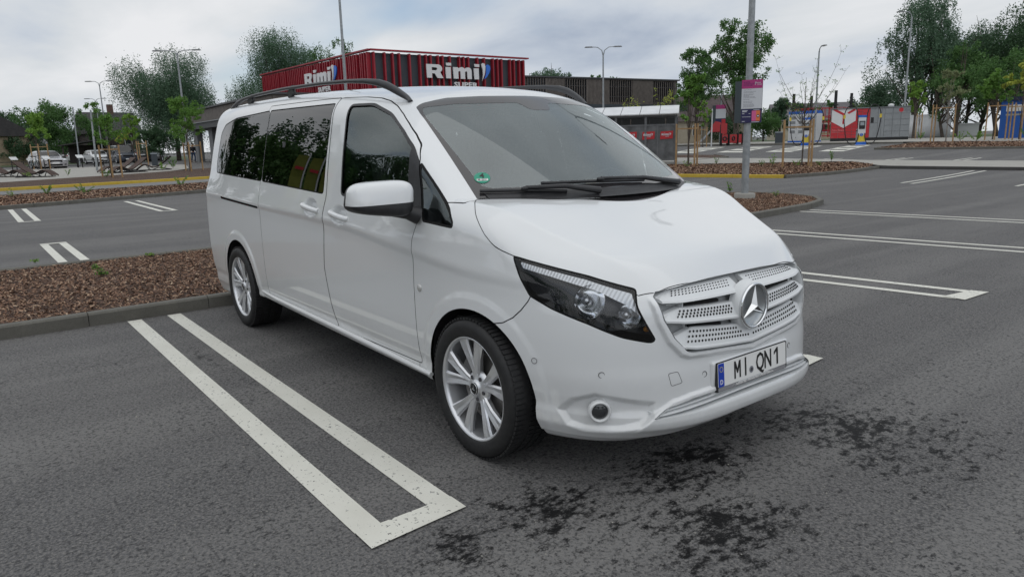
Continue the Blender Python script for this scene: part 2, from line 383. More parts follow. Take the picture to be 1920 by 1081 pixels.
def project(Ff, V, it=3, e=1e-3, lim=.02):
    for _ in range(it):
        x, y, z = V.T; f = Ff(x, y, z)
        g = np.stack([Ff(x+e, y, z)-Ff(x-e, y, z), Ff(x, y+e, z)-Ff(x, y-e, z), Ff(x, y, z+e)-Ff(x, y, z-e)], 1)/(2*e)
        st = -(f/(np.sum(g*g, 1)+1e-9))[:, None]*g; L = np.linalg.norm(st, axis=1); V = V+st*np.minimum(1, lim/(L+1e-12))[:, None]
    return V, g/(np.linalg.norm(g, axis=1)[:, None]+1e-12)
def clip(M, s):
    """split triangle mesh by the sign of a field: returns (negative part, positive part)"""
    V, Nn, T = M; s = np.where(np.abs(s) < 1e-7, 1e-7, s); st = s[T] < 0; c = st.sum(1)
    A = [T[c == 3]]; B = [T[c == 0]]; newV = []; newN = []; base = len(V)
    def cut(T3, odd):
        nonlocal base
        if not len(T3): return np.zeros((0, 3), int), np.zeros((0, 3), int)
        k = np.argmax(odd, 1); T3 = np.take_along_axis(T3, (k[:, None]+np.arange(3)) % 3, 1)
        ids = []
        for j in (1, 2):
            a, b = T3[:, 0], T3[:, j]; ids.append(np.stack([np.minimum(a, b), np.maximum(a, b)], 1))
        return T3, ids
    res = []
    for val in (1, 2):
        sel = c == val; T3 = T[sel]; odd = st[sel] if val == 1 else ~st[sel]
        T3, ids = cut(T3, odd); res.append((val, T3, ids))
    alle = [i for _, t3, ids in res if len(t3) for i in ids]
    if alle:
        E = np.concatenate(alle); U, inv = np.unique(E, axis=0, return_inverse=True); inv = inv.reshape(-1)
        a, b = U.T; t = (s[a]/(s[a]-s[b]))[:, None]; nv = V[a]*(1-t)+V[b]*t; nn = Nn[a]*(1-t)+Nn[b]*t; nn /= np.linalg.norm(nn, axis=1)[:, None]+1e-12
        V = np.concatenate([V, nv]); Nn = np.concatenate([Nn, nn]); off = 0
        for val, T3, ids in res:
            if not len(T3): continue
            n = len(T3); e1 = inv[off:off+n]+base; e2 = inv[off+n:off+2*n]+base; off += 2*n
            one = np.stack([T3[:, 0], e1, e2], 1); two = np.concatenate([np.stack([e1, T3[:, 1], T3[:, 2]], 1), np.stack([e1, T3[:, 2], e2], 1)])
            if val == 1: A.append(one); B.append(two)
            else: B.append(one); A.append(two)
    def comp(L):
        T = np.concatenate(L)
        if not len(T): return V[:0], Nn[:0], T
        u, i = np.unique(T.ravel(), return_inverse=True); return V[u], Nn[u], i.reshape(-1, 3)
    return comp(A), comp(B)
def mirror(M): return M[0]*[1, -1, 1], M[1]*[1, -1, 1], M[2][:, ::-1]
def join(*Ms):
    V = []; Nn = []; T = []; b = 0
    for v, n, t in Ms: V.append(v); Nn.append(n); T.append(t+b); b += len(v)
    return np.concatenate(V), np.concatenate(Nn), np.concatenate(T)
def both(M): return join(M, mirror(M))
def push(M, d, keep=True): return M[0]+M[1]*d, M[1], M[2]
def surf(name, M, m, parent=None, mi=None):
    me = mesh_from(name, M[0], M[2], m, True, mi)
    me.normals_split_custom_set_from_vertices(M[1].astype(np.float32)); return obj(name, me, parent)
h = .0125
ys = np.arange(-1.03, .03, h)+.0021; V, Q = nets(F, np.arange(-4.62, 1.0, h), ys, np.arange(.12, 2.02, h))
V, Nn = project(F, V); T = np.concatenate([Q[:, [0, 1, 2]], Q[:, [0, 2, 3]]])
def refine(M, fmask):
    V, Nn, T = M; c = V[T].mean(1); m = fmask(c); A = T[m]; E = np.sort(np.concatenate([A[:, [0, 1]], A[:, [1, 2]], A[:, [2, 0]]]), 1); U, inv = np.unique(E, axis=0, return_inverse=True); inv = inv.reshape(-1)+len(V)
    mv = (V[U[:, 0]]+V[U[:, 1]])/2; mv, mn = project(F, mv, 2); n = len(A); a, b, c = inv[:n], inv[n:2*n], inv[2*n:]
    T2 = np.concatenate([T[~m], np.stack([A[:, 0], a, c], 1), np.stack([a, A[:, 1], b], 1), np.stack([c, b, A[:, 2]], 1), np.stack([a, b, c], 1)]); return np.concatenate([V, mv]), np.concatenate([Nn, mn]), T2
V, Nn, T = refine((V, Nn, T), lambda c: (c[:, 0] > .22) & (c[:, 2] < .92))
def press(M):
    """push the pressed details in along the normal and tilt the shading normals to match"""
    V, Nn, T = M; x, y, z = V.T; e = .003; d = dent(x, y, z)
    g = np.stack([dent(x+e, y, z)-dent(x-e, y, z), dent(x, y+e, z)-dent(x, y-e, z), dent(x, y, z+e)-dent(x, y, z-e)], 1)/(2*e); g -= Nn*np.sum(g*Nn, 1)[:, None]
    N2 = Nn+g; N2 /= np.linalg.norm(N2, axis=1)[:, None]; return V-Nn*d[:, None], N2, T
BODY, _ = clip((V, Nn, T), V[:, 1].copy()); BODY[0][:, 1] = np.where(BODY[0][:, 1] > -2e-6, 0, BODY[0][:, 1])
def W_(M): return np.abs(M[0][:, 1])
def cutout(M, f):
    a, b = clip(M, f(M)); return a, b
def side_poly(poly, wmin=.5): return lambda M: np.maximum(psd(M[0][:, 0], M[0][:, 2], poly), wmin-W_(M))
def front_poly(poly, xmin=.3): return lambda M: np.maximum(psd(W_(M), M[0][:, 2], poly), xmin-M[0][:, 0])
def seam(M, f, w=.0024):
    """part inside the outline, dark gap along it, the rest"""
    s = f(M); A, Rr = clip(M, s+w); Gp, Rr = clip(Rr, f(Rr)-w); return A, Gp, Rr
gaps = []
def wsf(M):
    x, y, z = M[0].T; w = np.abs(y); tt = z-1.18; return (x-(.135-1.44*tt-.16*tt*tt-.42*w*w))/1.80
rest = BODY
# wheel openings
for cx, r_ in ((0., .385), (-WB, .40)):
    _, rest = clip(rest, np.maximum(archd(rest[0][:, 0], rest[0][:, 2], cx, r_), .60-W_(rest)))
# windscreen
WSP = [(-.2, 1.10), (-.2, 1.744), (0, 1.744), (.30, 1.740), (.55, 1.728), (.64, 1.722), (.675, 1.705), (.700, 1.64), (.775, 1.19), (.79, 1.10)]
WIN = rnd([(-.2, 1.262), (-.2, 1.655), (.07, 1.655), (.115, 1.70), (.50, 1.692), (.665, 1.675), (.690, 1.63), (.712, 1.27), (.68, 1.258), (.45, 1.258)], .02, 3)
wsm, rest = clip(rest, np.maximum(psd(W_(rest), rest[0][:, 2], WSP), np.abs(wsf(rest))-.012))
wclear, wfrit = clip(wsm, psd(W_(wsm), wsm[0][:, 2], WIN))
# side glass
PANE1 = rnd([(-4.00, 1.286), (-4.02, 1.355), (-3.985, 1.62), (-3.88, 1.69), (-3.56, 1.735), (-2.775, 1.755), (-2.775, 1.241)], .035)
PANE2 = rnd([(-2.765, 1.241), (-2.765, 1.755), (-1.640, 1.742), (-1.620, 1.192)], .022)
DOORG = rnd([(-1.365, 1.192), (-1.43, 1.728), (-1.20, 1.722), (-.97, 1.655), (-.745, 1.553), (-.60, 1.467), (-.50, 1.375), (-.41, 1.115)], .035)
QGL = rnd([(-.508, 1.383), (-.25, 1.202), (-.14, 1.112), (-.135, 1.093), (-.398, 1.106)], .012)
SAIL = [(-.615, 1.50), (-.52, 1.42), (-.40, 1.09), (-.56, 1.10)]
pieces = {}
def take(key, f, gapw=None, gd=-.003):
    global rest
    if gapw is None: pieces[key], rest = clip(rest, f(rest))
    else:
        A, Gp, rest = seam(rest, f, gapw); pieces[key] = A; gaps.append(push(Gp, gd))
take('pane_rear', side_poly(PANE1), .004); take('pane_mid', side_poly(PANE2), .004)
take('quarter', side_poly(QGL), .006, -.001)
dgl = side_poly(DOORG)
A, rest = clip(rest, dgl(rest)+.0)                    # door glass with rubber border and mirror triangle
sailm, A = clip(A, side_poly(SAIL)(A)); dg, dborder = clip(A, dgl(A)+.014); pieces['door_glass'] = dg
# lamps
HLP3 = [(.250,-.876,.993),(.546,-.714,.921),(.692,-.585,.867),(.718,-.606,.802),(.776,-.556,.660),(.767,-.571,.651),(.703,-.671,.678),(.599,-.767,.734),(.452,-.840,.787),(.350,-.873,.831),(.300,-.885,.908)]
hu = lambda x, w: .878*x-.478*w
HLP = rnd([(hu(x, -y), z) for x, y, z in HLP3], .012, 2)
hlf = lambda M: np.maximum(psd(hu(M[0][:, 0], W_(M)), M[0][:, 2], HLP), np.maximum(.15-M[0][:, 0], .45-W_(M)))
take('lamp', hlf, .0035)
# grille and lower intake
take('grille', front_poly(GRIL)); take('intake', front_poly(INTI))
# bonnet
HOODP = [(-.16, -.3), (-.16, .775)]+rnd([(-.150, .775), (-.125, .806), (-.100, .828), (-.068, .850), (-.035, .873), (.0, .890), (.04, .903), (.085, .912), (.14, .910), (.19, .900), (.25, .882), (.40, .815), (.546, .740), (.692, .608)], .02, 2)+[(.708, .588), (.726, .545), (.740, .512), (.762, .30), (.764, 0), (.764, -.3)]
hf = lambda M: np.maximum(psd(M[0][:, 0], W_(M), HOODP), np.maximum(.80-M[0][:, 2], .014-np.abs(wsf(M))-.0*M[0][:, 0]))
def hoodfield(M):
    x, y, z = M[0].T; return np.maximum(psd(x, W_(M), HOODP)/np.clip(np.abs(M[1][:, 2]), .3, 1), np.maximum(.80-z, (x-(.135-1.44*(z-1.18)-.42*y*y))*-1-.0))
take('bonnet', hoodfield, .0021)
# bumper
BUMP = [(.09, .668), (.125, .676), (.218, .696), (.270, .726), (.311, .764), (.343, .806), (.360, .840), (.46, .84), (.60, .80), (.69, .86), (.72, .95), (1.3, .95), (1.3, 0), (.10, 0)]
take('bumper', side_poly(BUMP, -1), .0026)
# doors, wing
DOORF = rnd([(-1.60, 1.00), (-1.640, .72), (-1.59, .49), (-1.535, .341), (-.495, .345), (-.504, .485), (-.500, .79), (-.490, .938), (-.487, 1.006), (-.447, 1.098), (-.52, 1.40), (-.582, 1.475), (-.66, 1.531), (-.76, 1.590), (-.86, 1.642), (-.97, 1.690), (-1.08, 1.726), (-1.20, 1.750), (-1.35, 1.765), (-1.62, 1.777), (-1.567, 1.174), (-1.594, 1.081)], .012, 2)
DOORS = rnd([(-2.80, .37), (-2.80, 1.79), (-1.625, 1.778), (-1.573, 1.174), (-1.600, 1.081), (-1.606, 1.00), (-1.646, .72), (-1.596, .49), (-1.541, .345)], .02, 2)
take('front_door', side_poly(DOORF), .0022)
take('sliding_door', side_poly(DOORS), .0022)
SLOT = rnd([(-3.78, 1.068), (-3.78, 1.088), (-2.83, 1.050), (-2.83, 1.032)], .006, 2)
a_, rest = clip(rest, side_poly(SLOT)(rest)); gaps.append(push(a_, -.012))
TAIL = rnd([(-4.6, .85), (-4.6, 1.30), (-4.36, 1.27), (-4.33, .90), (-4.40, .82)], .03)
take('tail', side_poly(TAIL), .003)
RWIN = [(-.2, 1.22), (-.2, 1.70), (.62, 1.68), (.68, 1.60), (.72, 1.22)]
take('rear_window', lambda M: np.maximum(psd(W_(M), M[0][:, 2], RWIN), M[0][:, 0]+4.1), .004)
WING = [(-.52, .2), (-.52, 1.20), (-.16, 1.20), (-.142, 1.199), (-.1, 1.25), (.5, 1.25), (.5, .2)]
take('wing', lambda M: np.maximum(side_poly(WING)(M), np.maximum(M[0][:, 0]*0+.30-M[0][:, 2], .6-W_(M))), .0022)

van = empty('van', (0, 0, 0), 0, 'long white passenger van with silver wheels and dark roof rails in the foreground', 'van')
rest = press(rest); pieces = {k_: (press(v_) if k_ in ('bumper', 'front_door', 'sliding_door') else v_) for k_, v_ in pieces.items()}
gaps = [press(g) for g in gaps if len(g[0])]
surf('body', both(rest), [WHITE], van)
surf('bonnet', both(pieces['bonnet']), [WHITE], van)
bumper = surf('bumper', both(pieces['bumper']), [WHITE], van)
for i, (nm, key, mm) in enumerate([('wing', 'wing', WHITE), ('front_door', 'front_door', WHITE), ('sliding_door', 'sliding_door', WHITE)]):
    for mir in (0, 1):
        M = mirror(pieces[key]) if mir else pieces[key]
        o = surf(nm, M, [mm], van); pieces[(key, mir)] = o
for mir in (0, 1):
    f_ = mirror if mir else (lambda M: M)
    fd = pieces[('front_door', mir)]; sd_ = pieces[('sliding_door', mir)]
    surf('window', f_(push(pieces['door_glass'], -.006)), [GLASSD], fd)
    surf('window_seal', f_(push(join(dborder), .001)), [BLACKP], fd); surf('mirror_triangle', f_(push(sailm, .004)), [BLACKP], fd)
    surf('window', f_(push(pieces['pane_mid'], -.001)), [GLASSP], sd_)
    surf('rear_side_window', f_(push(pieces['pane_rear'], -.001)), [GLASSP], van)
    surf('quarter_window', f_(push(pieces['quarter'], -.002)), [GLASSD], van)
    surf('tail_lamp', f_(pieces['tail']), [mat('tail_lamp_red', (.35, .01, .012), .15, coat=1)], van)
surf('rear_window', both(pieces['rear_window']), [GLASSP], van)
surf('windscreen', both(push(wclear, -.001)), [GLASS], van)
surf('windscreen_border', both(wfrit), [mat('frit_black', (.03, .028, .03), .12, coat=.6)], van)
gp = [g for g in gaps if len(g[0])]
surf('panel_joint', both(join(*gp)), [GAP], van)
# black sealing lip round the side glass is part of the gap; headlamps
LAMPH = nz_mat('lamp_housing', (.022, .024, .028), (.034, .036, .041), 6, .25)
def drlb(t, p_):
    w_ = N(t, 'ShaderNodeTexWave'); w_.inputs['Scale'].default_value = 26; g = N(t, 'ShaderNodeNewGeometry'); t.links.new(g.outputs['Position'], w_.inputs[0]); w_.inputs['Distortion'].default_value = .6
    t.links.new(ramp(t, w_.outputs[1], [(.15, (.62, .63, .65)), (.5, (.86, .88, .90))]), p_.inputs['Base Color']); bump(t, p_, w_.outputs[1], .5, .003)
DRL = mat('lamp_strip', (.62, .64, .66), .22, .35, build=drlb)
def inward(M, dx, dy, dz): return M[0]+np.array([dx, dy, dz]), M[1], M[2]
DR3 = [(.278,-.866,.972), (.546,-.722,.906), (.690,-.605,.850), (.722,-.588,.765), (.690,-.625,.805), (.585,-.690,.865), (.41,-.80,.918), (.300,-.860,.945)]
DRP = [(hu(x, -y), z) for x, y, z in DR3]
def lamp_bowl(c, r_, parent, mir, mats):
    """round reflector opening forward, with bulb shield"""
    b = MB(); prof = [(r_*1.06, .012), (r_, .0), (r_*.93, -.022), (r_*.72, -.045), (r_*.42, -.060), (.012, -.066)]
    b.lathe(prof, 28, 'x', (0, 0, 0), 0); b.lathe([(.0, .0), (.017, -.002), (.018, -.04), (.012, -.064)], 16, 'x', (0, 0, 0), 1)
    b.box((-.012, 0, 0), (.012, r_*.5, .012), None, 1)
    o = b.build('reflector', mats, parent, c, (0, R(-4), R(-16 if not mir else 16))); return o
for mir in (0, 1):
    f_ = mirror if mir else (lambda M: M); sg = 1 if mir else -1
    L = surf('headlight', f_(push(pieces['lamp'], .0)), [GLASSL], van)
    hs = pieces['lamp']; hs = (hs[0]+np.array([-.085, .075, .0]), hs[1], hs[2]); surf('lamp_housing', f_(hs), [LAMPH], L)
    dr, _ = clip(pieces['lamp'], psd(hu(pieces['lamp'][0][:, 0], W_(pieces['lamp'])), pieces['lamp'][0][:, 2], DRP)); dr = inward(dr, -.012, .012, -.002)
    o = surf('light_strip', f_(dr), [DRL], L)
    lamp_bowl((.555, sg*.722, .815), .068, L, mir, [CHROME, mat('bulb_shield', (.55, .56, .58), .2, .8)]); lamp_bowl((.678, sg*.615, .758), .052, L, mir, [CHROME, MATS['bulb_shield']])
    b = MB(); b.ball((.728, sg*.548, .70), (.012, .028, .014), 8); b.build('indicator_bulb', [mat('amber', (.55, .22, .01), .3)], L)
# ---- grille
from_w = lambda y, z: None
def xs_at(y, z):
    y = np.asarray(y, float); z = np.asarray(z, float); a = np.full(y.shape, .3); b = np.full(y.shape, 1.1)
    for _ in range(22):
        m = (a+b)/2; ins = F(m, y, z) < 0; a = np.where(ins, m, a); b = np.where(ins, b, m)
    return a-dent(a, y, z)
g_ = both(pieces['grille']); grille = surf('grille', (g_[0]-np.array([.048, 0, 0]), g_[1], g_[2]), [mat('grille_backing', (.40, .41, .415), .6)], van)
def rimwall(name, poly, depth, m, parent, sym=True):
    P = [p for p in poly if p[0] > -.05]; pts = [(w, z) for w, z in P]; pts = pts[::1]
    full = pts+[(-w, z) for w, z in pts[::-1] if w > 1e-6]
    D = []
    for i in range(len(full)):
        a, b = full[i], full[(i+1) % len(full)]; n = max(1, int(math.hypot(a[0]-b[0], a[1]-b[1])/.02))
        D += [(a[0]+(b[0]-a[0])*k/n, a[1]+(b[1]-a[1])*k/n) for k in range(n)]
    w = np.array([d[0] for d in D]); z = np.array([d[1] for d in D]); x = xs_at(w, z); n = len(D)
    V = [(x[i]+.001, w[i], z[i]) for i in range(n)]+[(x[i]-depth, w[i], z[i]) for i in range(n)]
    Fq = [(i, (i+1) % n, n+(i+1) % n, n+i) for i in range(n)]
    me = mesh_from(name, V, Fq, [m]); return obj(name, me, parent)
WHT2 = mat('white_plastic', (.69, .705, .71), .42)
rimwall('grille_surround', GRIL, .055, WHT2, grille)
def slat(name, wi, wo, zti, zto, zbi, zbo, parent, sg, tip=0., holes=3, hole_i=.02, hole_o=.06):
    n = 14; rows = []
    for k in range(n+1):
        t = k/n; w = wi+(wo-wi)*t; zt = zti+(zto-zti)*t; zb = zbi+(zbo-zbi)*t
        if tip and t > 1-tip: q = (t-1+tip)/tip; zt = zt-(zt-zb)*.45*q; zb = zb+(zt-zb)*.15*q
        sec = [(zt, -.050), (zt-.002, -.026), (zt-.006, -.022), (zb+.016, -.006), (zb+.010, .001), (zb+.002, .000), (zb, -.006), (zb+.004, -.050)]
        xx = xs_at(np.full(len(sec), w), np.array([s_[0] for s_ in sec])); rows.append([(xx[i]+sec[i][1], sg*w, sec[i][0]) for i in range(len(sec))])
    m = len(rows[0]); V = [p for r_ in rows for p in r_]; Fq = [(i*m+j, i*m+(j+1) % m, (i+1)*m+(j+1) % m, (i+1)*m+j) for i in range(n) for j in range(m)]
    Fq += [tuple(range(m)), tuple(n*m+j for j in range(m))[::-1]]
    if sg < 0: Fq = [q[::-1] for q in Fq]
    o = obj(name, mesh_from(name, V, [q[::-1] for q in Fq], [WHT2]), parent)
    hb = MB()
    for r_ in range(holes):
        nw = int((wo-wi-hole_i-hole_o)/.0195)
        for k in range(nw+1):
            w = wi+hole_i+(k+.5*(r_ % 2))*.0195; t = (w-wi)/(wo-wi)
            if w > wo-hole_o*(1+.25*(r_ == 0)): continue
            zt = zti+(zto-zti)*t; zb = zbi+(zbo-zbi)*t; q = (r_+.55)/(holes+.25); z = zt-.008-(zt-zb-.030)*q; dz = .0042; dw = .0062
            u1 = (zt-.006-z)/max(1e-3, (zt-.006-zb-.016)); off = -.022+.016*u1; X = float(xs_at(np.array([w]), np.array([z]))[0])+off+.0008
            sl_ = .016/max(1e-3, (zt-zb-.022))
            if math.hypot(w, z-.733) < .128: continue
            hb.add([(X-sl_*dz*math.sin(a)*1.0, sg*(w+dw*math.cos(a)), z+dz*1.35*math.sin(a)) for a in [2*PI*j/8 for j in range(8)]], [tuple(range(8)) if sg > 0 else tuple(range(8))[::-1]])
    hb.build('perforation', [GAP], o)
for sg in (-1, 1):
    slat('grille_slat', .035, .512, .856, .852, .797, .802, grille, sg, .16)
    slat('grille_slat', .10, .515, .762, .785, .690, .722, grille, sg, .2)
    slat('grille_slat', .0, .475, .650, .706, .566, .606, grille, sg, .22)
    for (w0, w1, z0, z1) in ((.16, .46, .778, .790), (.16, .44, .676, .698)):
        b = MB(); b.bar((.775, sg*w0, z0), (.735, sg*w1, z1), .03, .006); 
        for q in (.3, .55, .8): w_ = w0+(w1-w0)*q; b.box((.772, sg*w_, z0+(z1-z0)*q), (.03, .006, .022))
        b.build('grille_strut', [WHT2], grille)
        b = MB(); xx0 = float(xs_at(np.array([w0+.03]), np.array([z0]))[0])-.040; xx1 = float(xs_at(np.array([w1-.06]), np.array([z1]))[0])-.040; b.bar((xx0, sg*(w0+.02), z0-.001), (xx1, sg*(w1-.06), z0+(z1-z0)*.8-.001), .012, .013, (0, 0, 1)); b.build('grille_opening', [GAP], grille)
# star
b = MB(); b.lathe([(.112, -.060), (.111, -.03), (.106, -.012), (.100, -.006), (.094, -.008)], 48, 'x'); b.lathe([(.094, -.008), (.085, -.018), (.05, -.024), (0, -.026)], 48, 'x', mi=1); st = b.build('emblem_housing', [WHT2, mat('emblem_backing', (.42, .44, .45), .25, .7)], grille, (.868, 0, .733))
b = MB()
ring = [(.098+.0065*math.cos(a), .0065*math.sin(a)) for a in [2*PI*k/10 for k in range(11)]]
b.lathe(ring, 56, 'x', (0, 0, 0), 0)
for k in range(3):
    a = PI/2+2*PI*k/3; tip_ = (0, .094*math.cos(a), .094*math.sin(a))
    for s_ in (-1, 1):
        aa = a+s_*PI/3; q = (-.004, .021*math.cos(aa), .021*math.sin(aa)); c0 = (.016, 0, 0); tri = [(tip_[0], tip_[1], tip_[2]), q, c0]
        b.add(tri, [(0, 2, 1) if s_ > 0 else (0, 1, 2)], 0)
b.build('star_emblem', [CHROME], st)
# ---- lower intake
it = both(pieces['intake']); intake = surf('lower_intake', (it[0]-np.array([.045, 0, 0]), it[1], it[2]), [mat('intake_white', (.5, .51, .51), .6)], van)
rimwall('intake_surround', INTI, .045, WHT2, intake)
for z0, z1 in ((.386, .350), (.366, .338)):
    pts = []
    for k in range(33):
        w = -.585+1.17*k/32; q = abs(w)/.585; z = z0+(z1-z0)*q**2.4; pts.append((w, z))
    w = np.array([p[0] for p in pts]); z = np.array([p[1] for p in pts]); x = xs_at(w, z)
    V = []; 
    for i in range(33): V += [(x[i]-.045, w[i], z[i]+.009), (x[i]-.010, w[i], z[i]+.004), (x[i]-.008, w[i], z[i]-.002), (x[i]-.045, w[i], z[i]-.002)]
    Fq = [(i*4+j, (i+1)*4+j, (i+1)*4+(j+1) % 4, i*4+(j+1) % 4) for i in range(32) for j in range(4)]
    obj('intake_slat', mesh_from('intake_slat', V, Fq, [WHT2]), intake)
# ---- fog lamps, sensors, towing cover
SENS = mat('sensor_ring', (.05, .05, .05), .6)
def ring_on(name, c, r_, tube, m, parent, nrm):
    b = MB(); b.lathe([(r_+tube*math.cos(a), tube*math.sin(a)) for a in [2*PI*k/6 for k in range(7)]], 24, 'z'); o = b.build(name, [m], parent, c); o.rotation_euler = Vector(nrm).to_track_quat('Z', 'Y').to_euler(); return o
for sg in (-1, 1):
    c = Vector((.668, sg*.742, .361)); c.x = float(xs_at(np.array([.742]), np.array([.361]))[0]); n = Vector((.80, sg*.60, .0)).normalized(); c = c+n*.006
    fo = empty('fog_lamp', (0, 0, 0)); fo.parent = van
    b = MB(); b.lathe([(.050, -.012), (.047, .010), (.041, .016), (.035, .010), (.034, -.03)], 32, 'z'); o = b.build('lamp_bezel', [WHITE], fo, c); o.rotation_euler = n.to_track_quat('Z', 'Y').to_euler()
    b = MB(); b.lathe([(.034, .002), (.025, .007), (0, .009)], 24, 'z'); o = b.build('lamp_lens', [mat('fog_lens', (.03, .032, .035), .06, coat=1)], fo, c); o.rotation_euler = n.to_track_quat('Z', 'Y').to_euler()
    for (x, w, z, nn_) in ((.391, .889, .554, (.45, 1, 0)), (.661, .745, .522, (.75, .66, 0)), (.852, .324, .481, (1, .2, 0))):
        x = float(xs_at(np.array([w]), np.array([z]))[0]) if w < .85 else x
        ring_on('parking_sensor', (x, sg*w, z), .0125, .0013, SENS, bumper, (nn_[0], sg*nn_[1], 0))
tp = rnd([(-.509, .513), (-.464, .516), (-.445, .466), (-.497, .458)], .008, 3); pts = [(float(xs_at(np.array([a]), np.array([b_]))[0]), a, b_) for a, b_ in tp]
MB().tube(pts+[pts[0]], .0013, 5, caps=False).build('towing_cover_joint', [SENS], bumper)
# repeater lamp, handles
for sg, mi_ in ((-1, 0), (1, 1)):
    b = MB(); b.lathe([(.020, 0), (.019, .006), (.012, .010), (0, .011)], 20, 'y', (0, 0, 0)); o = b.build('side_repeater', [mat('repeater_lens', (.6, .6, .58), .15, .3)], pieces[('wing', mi_)], (-.443, sg*.949, .762), (0, 0, 0 if sg > 0 else PI))
    for (hx, hz, hl, key) in ((-1.80, 1.098, .125, 'sliding_door'), (-1.365, 1.074, .125, 'front_door')):
        pts = []; rad = []
        for k in range(13):
            t = -1+k/6; pts.append((hx+hl*t, sg*(.9485+.020*math.sqrt(max(0, 1-t*t))**.8), hz-.012*t-.002)); rad.append(.0125+.004*math.sqrt(max(0, 1-t*t)))
        b = MB(); b.tube(pts, rad, 10); b.V = [(x, y, hz+(z-hz)*1.15) for x, y, z in b.V]; b.build('door_handle', [WHITE], pieces[(key, mi_)])
# mouldings on the sill, roof seam lines, roof rails
for sg in (-1, 1):
    pts = [(-2.93, sg*.938, .372), (-2.6, sg*.941, .358), (-1.5, sg*.943, .340), (-.9, sg*.943, .327), (-.385, sg*.942, .312)]
    MB().tube(pts, [.012, .016, .017, .017, .013], 8).build('sill_moulding', [WHITE], van)
    rr_ = empty('roof_rail'); rr_.parent = van
    # bar: flattened tube swept along the roof, flowing down into the front and rear feet
    P = [(-.915, .672, 1.715, .008), (-.95, .674, 1.738, .018), (-1.03, .685, 1.775, .025), (-1.12, .697, 1.812, .026), (-1.22, .706, 1.838, .024), (-1.36, .712, 1.858, .018), (-1.6, .718, 1.876, .014), (-2.0, .722, 1.894, .013), (-2.7, .725, 1.908, .013), (-3.3, .725, 1.905, .013), (-3.62, .722, 1.893, .015), (-3.80, .717, 1.872, .020), (-3.93, .712, 1.845, .018), (-4.0, .708, 1.828, .010)]
    ss = np.linspace(0, len(P)-1, 60); Pa = np.array(P); pts = np.stack([np.interp(ss, range(len(P)), Pa[:, j]) for j in range(4)], 1)
    V = []; n = 10
    for i, (x, w, z, hh) in enumerate(pts):
        for j in range(n):
            a = 2*PI*j/n; ca, sa = math.cos(a), math.sin(a); V.append((x, sg*(w+.015*np.sign(ca)*abs(ca)**.7), z+.88*hh*np.sign(sa)*abs(sa)**.7))
    Fq = [(i*n+j, i*n+(j+1) % n, (i+1)*n+(j+1) % n, (i+1)*n+j) for i in range(59) for j in range(n)]+[tuple(range(n)), tuple(59*n+j for j in range(n))[::-1]]
    me = mesh_from('rail_bar', V, Fq if sg > 0 else [q[::-1] for q in Fq], [mat('rail_grey', (.055, .056, .06), .38, .3)], True); obj('rail_bar', me, rr_)
    for x0 in (-2.55, -3.45):
        MB().box((x0, sg*.716, 1.872), (.11, .022, .06), Matrix.Rotation(R(-25), 3, 'Y')).build('rail_foot', [BLACKP], rr_)
# wing mirrors
def sphe(c, r_, e, n=28, m=18):
    V = []
    for i in range(m+1):
        ph = -PI/2+PI*i/m
        for j in range(n):
            t = 2*PI*j/n; f = lambda v: math.copysign(abs(v)**e, v); V.append((c[0]+r_[0]*f(math.cos(ph))*f(math.cos(t)), c[1]+r_[1]*f(math.cos(ph))*f(math.sin(t)), c[2]+r_[2]*f(math.sin(ph))))
    return V, [(i*n+j, i*n+(j+1) % n, (i+1)*n+(j+1) % n, (i+1)*n+j) for i in range(m) for j in range(n)]
for sg in (-1, 1):
    mr_ = empty('wing_mirror'); mr_.parent = pieces[('front_door', 0 if sg < 0 else 1)]
    V, Fq = sphe((0, 0, 0), (1, 1, 1), .52)
    def shape(x, y, z):
        # y: -1 inboard .. +1 outboard
        hgt = .088*(1-.10*y) if z > 0 else .078*(1-.20*y); return (-.47+.088*x*(1-.12*z)-.035*y, (1.135+.148*y-.012*z), 1.222+hgt*z+.004*y)
    V = [shape(*v) for v in V]
    if sg > 0:                                  # the far mirror is folded back along the door
        ca_, sa_ = math.cos(R(-84)), math.sin(R(-84)); px_, py_ = -.50, .955
        V = [(px_+(x-px_)*ca_+(w-py_)*sa_, py_-(x-px_)*sa_+(w-py_)*ca_, z) for x, w, z in V]
    Va = np.array([(x, sg*w, z) for x, w, z in V]); Tq = np.array(Fq); Tq = np.concatenate([Tq[:, [0, 1, 2]], Tq[:, [0, 2, 3]]])
    if sg < 0: Tq = Tq[:, ::-1]
    me0 = mesh_from('t', Va, Tq, None, True); nn_ = np.zeros(len(Va)*3, np.float32); me0.vertices.foreach_get('normal', nn_); nn_ = nn_.reshape(-1, 3); bpy.data.meshes.remove(me0)
    low, up = clip((Va, nn_.astype(float), Tq), Va[:, 2]-(1.202-.03*(np.abs(Va[:, 1])-1.13)))
    back, up = clip(up, up[0][:, 0]+.528 if sg < 0 else up[0][:, 0]+2)
    surf('mirror_shell', up, [WHITE], mr_); surf('mirror_base', join(low, back), [BLACKP], mr_)
    MB().tube([(-.47, sg*(1.06 if sg < 0 else .99), 1.165), (-.44, sg*(1.0 if sg < 0 else .97), 1.150), (-.43, sg*.945, 1.130)], [.035, .035, .045], 10).build('mirror_arm', [BLACKP], mr_)
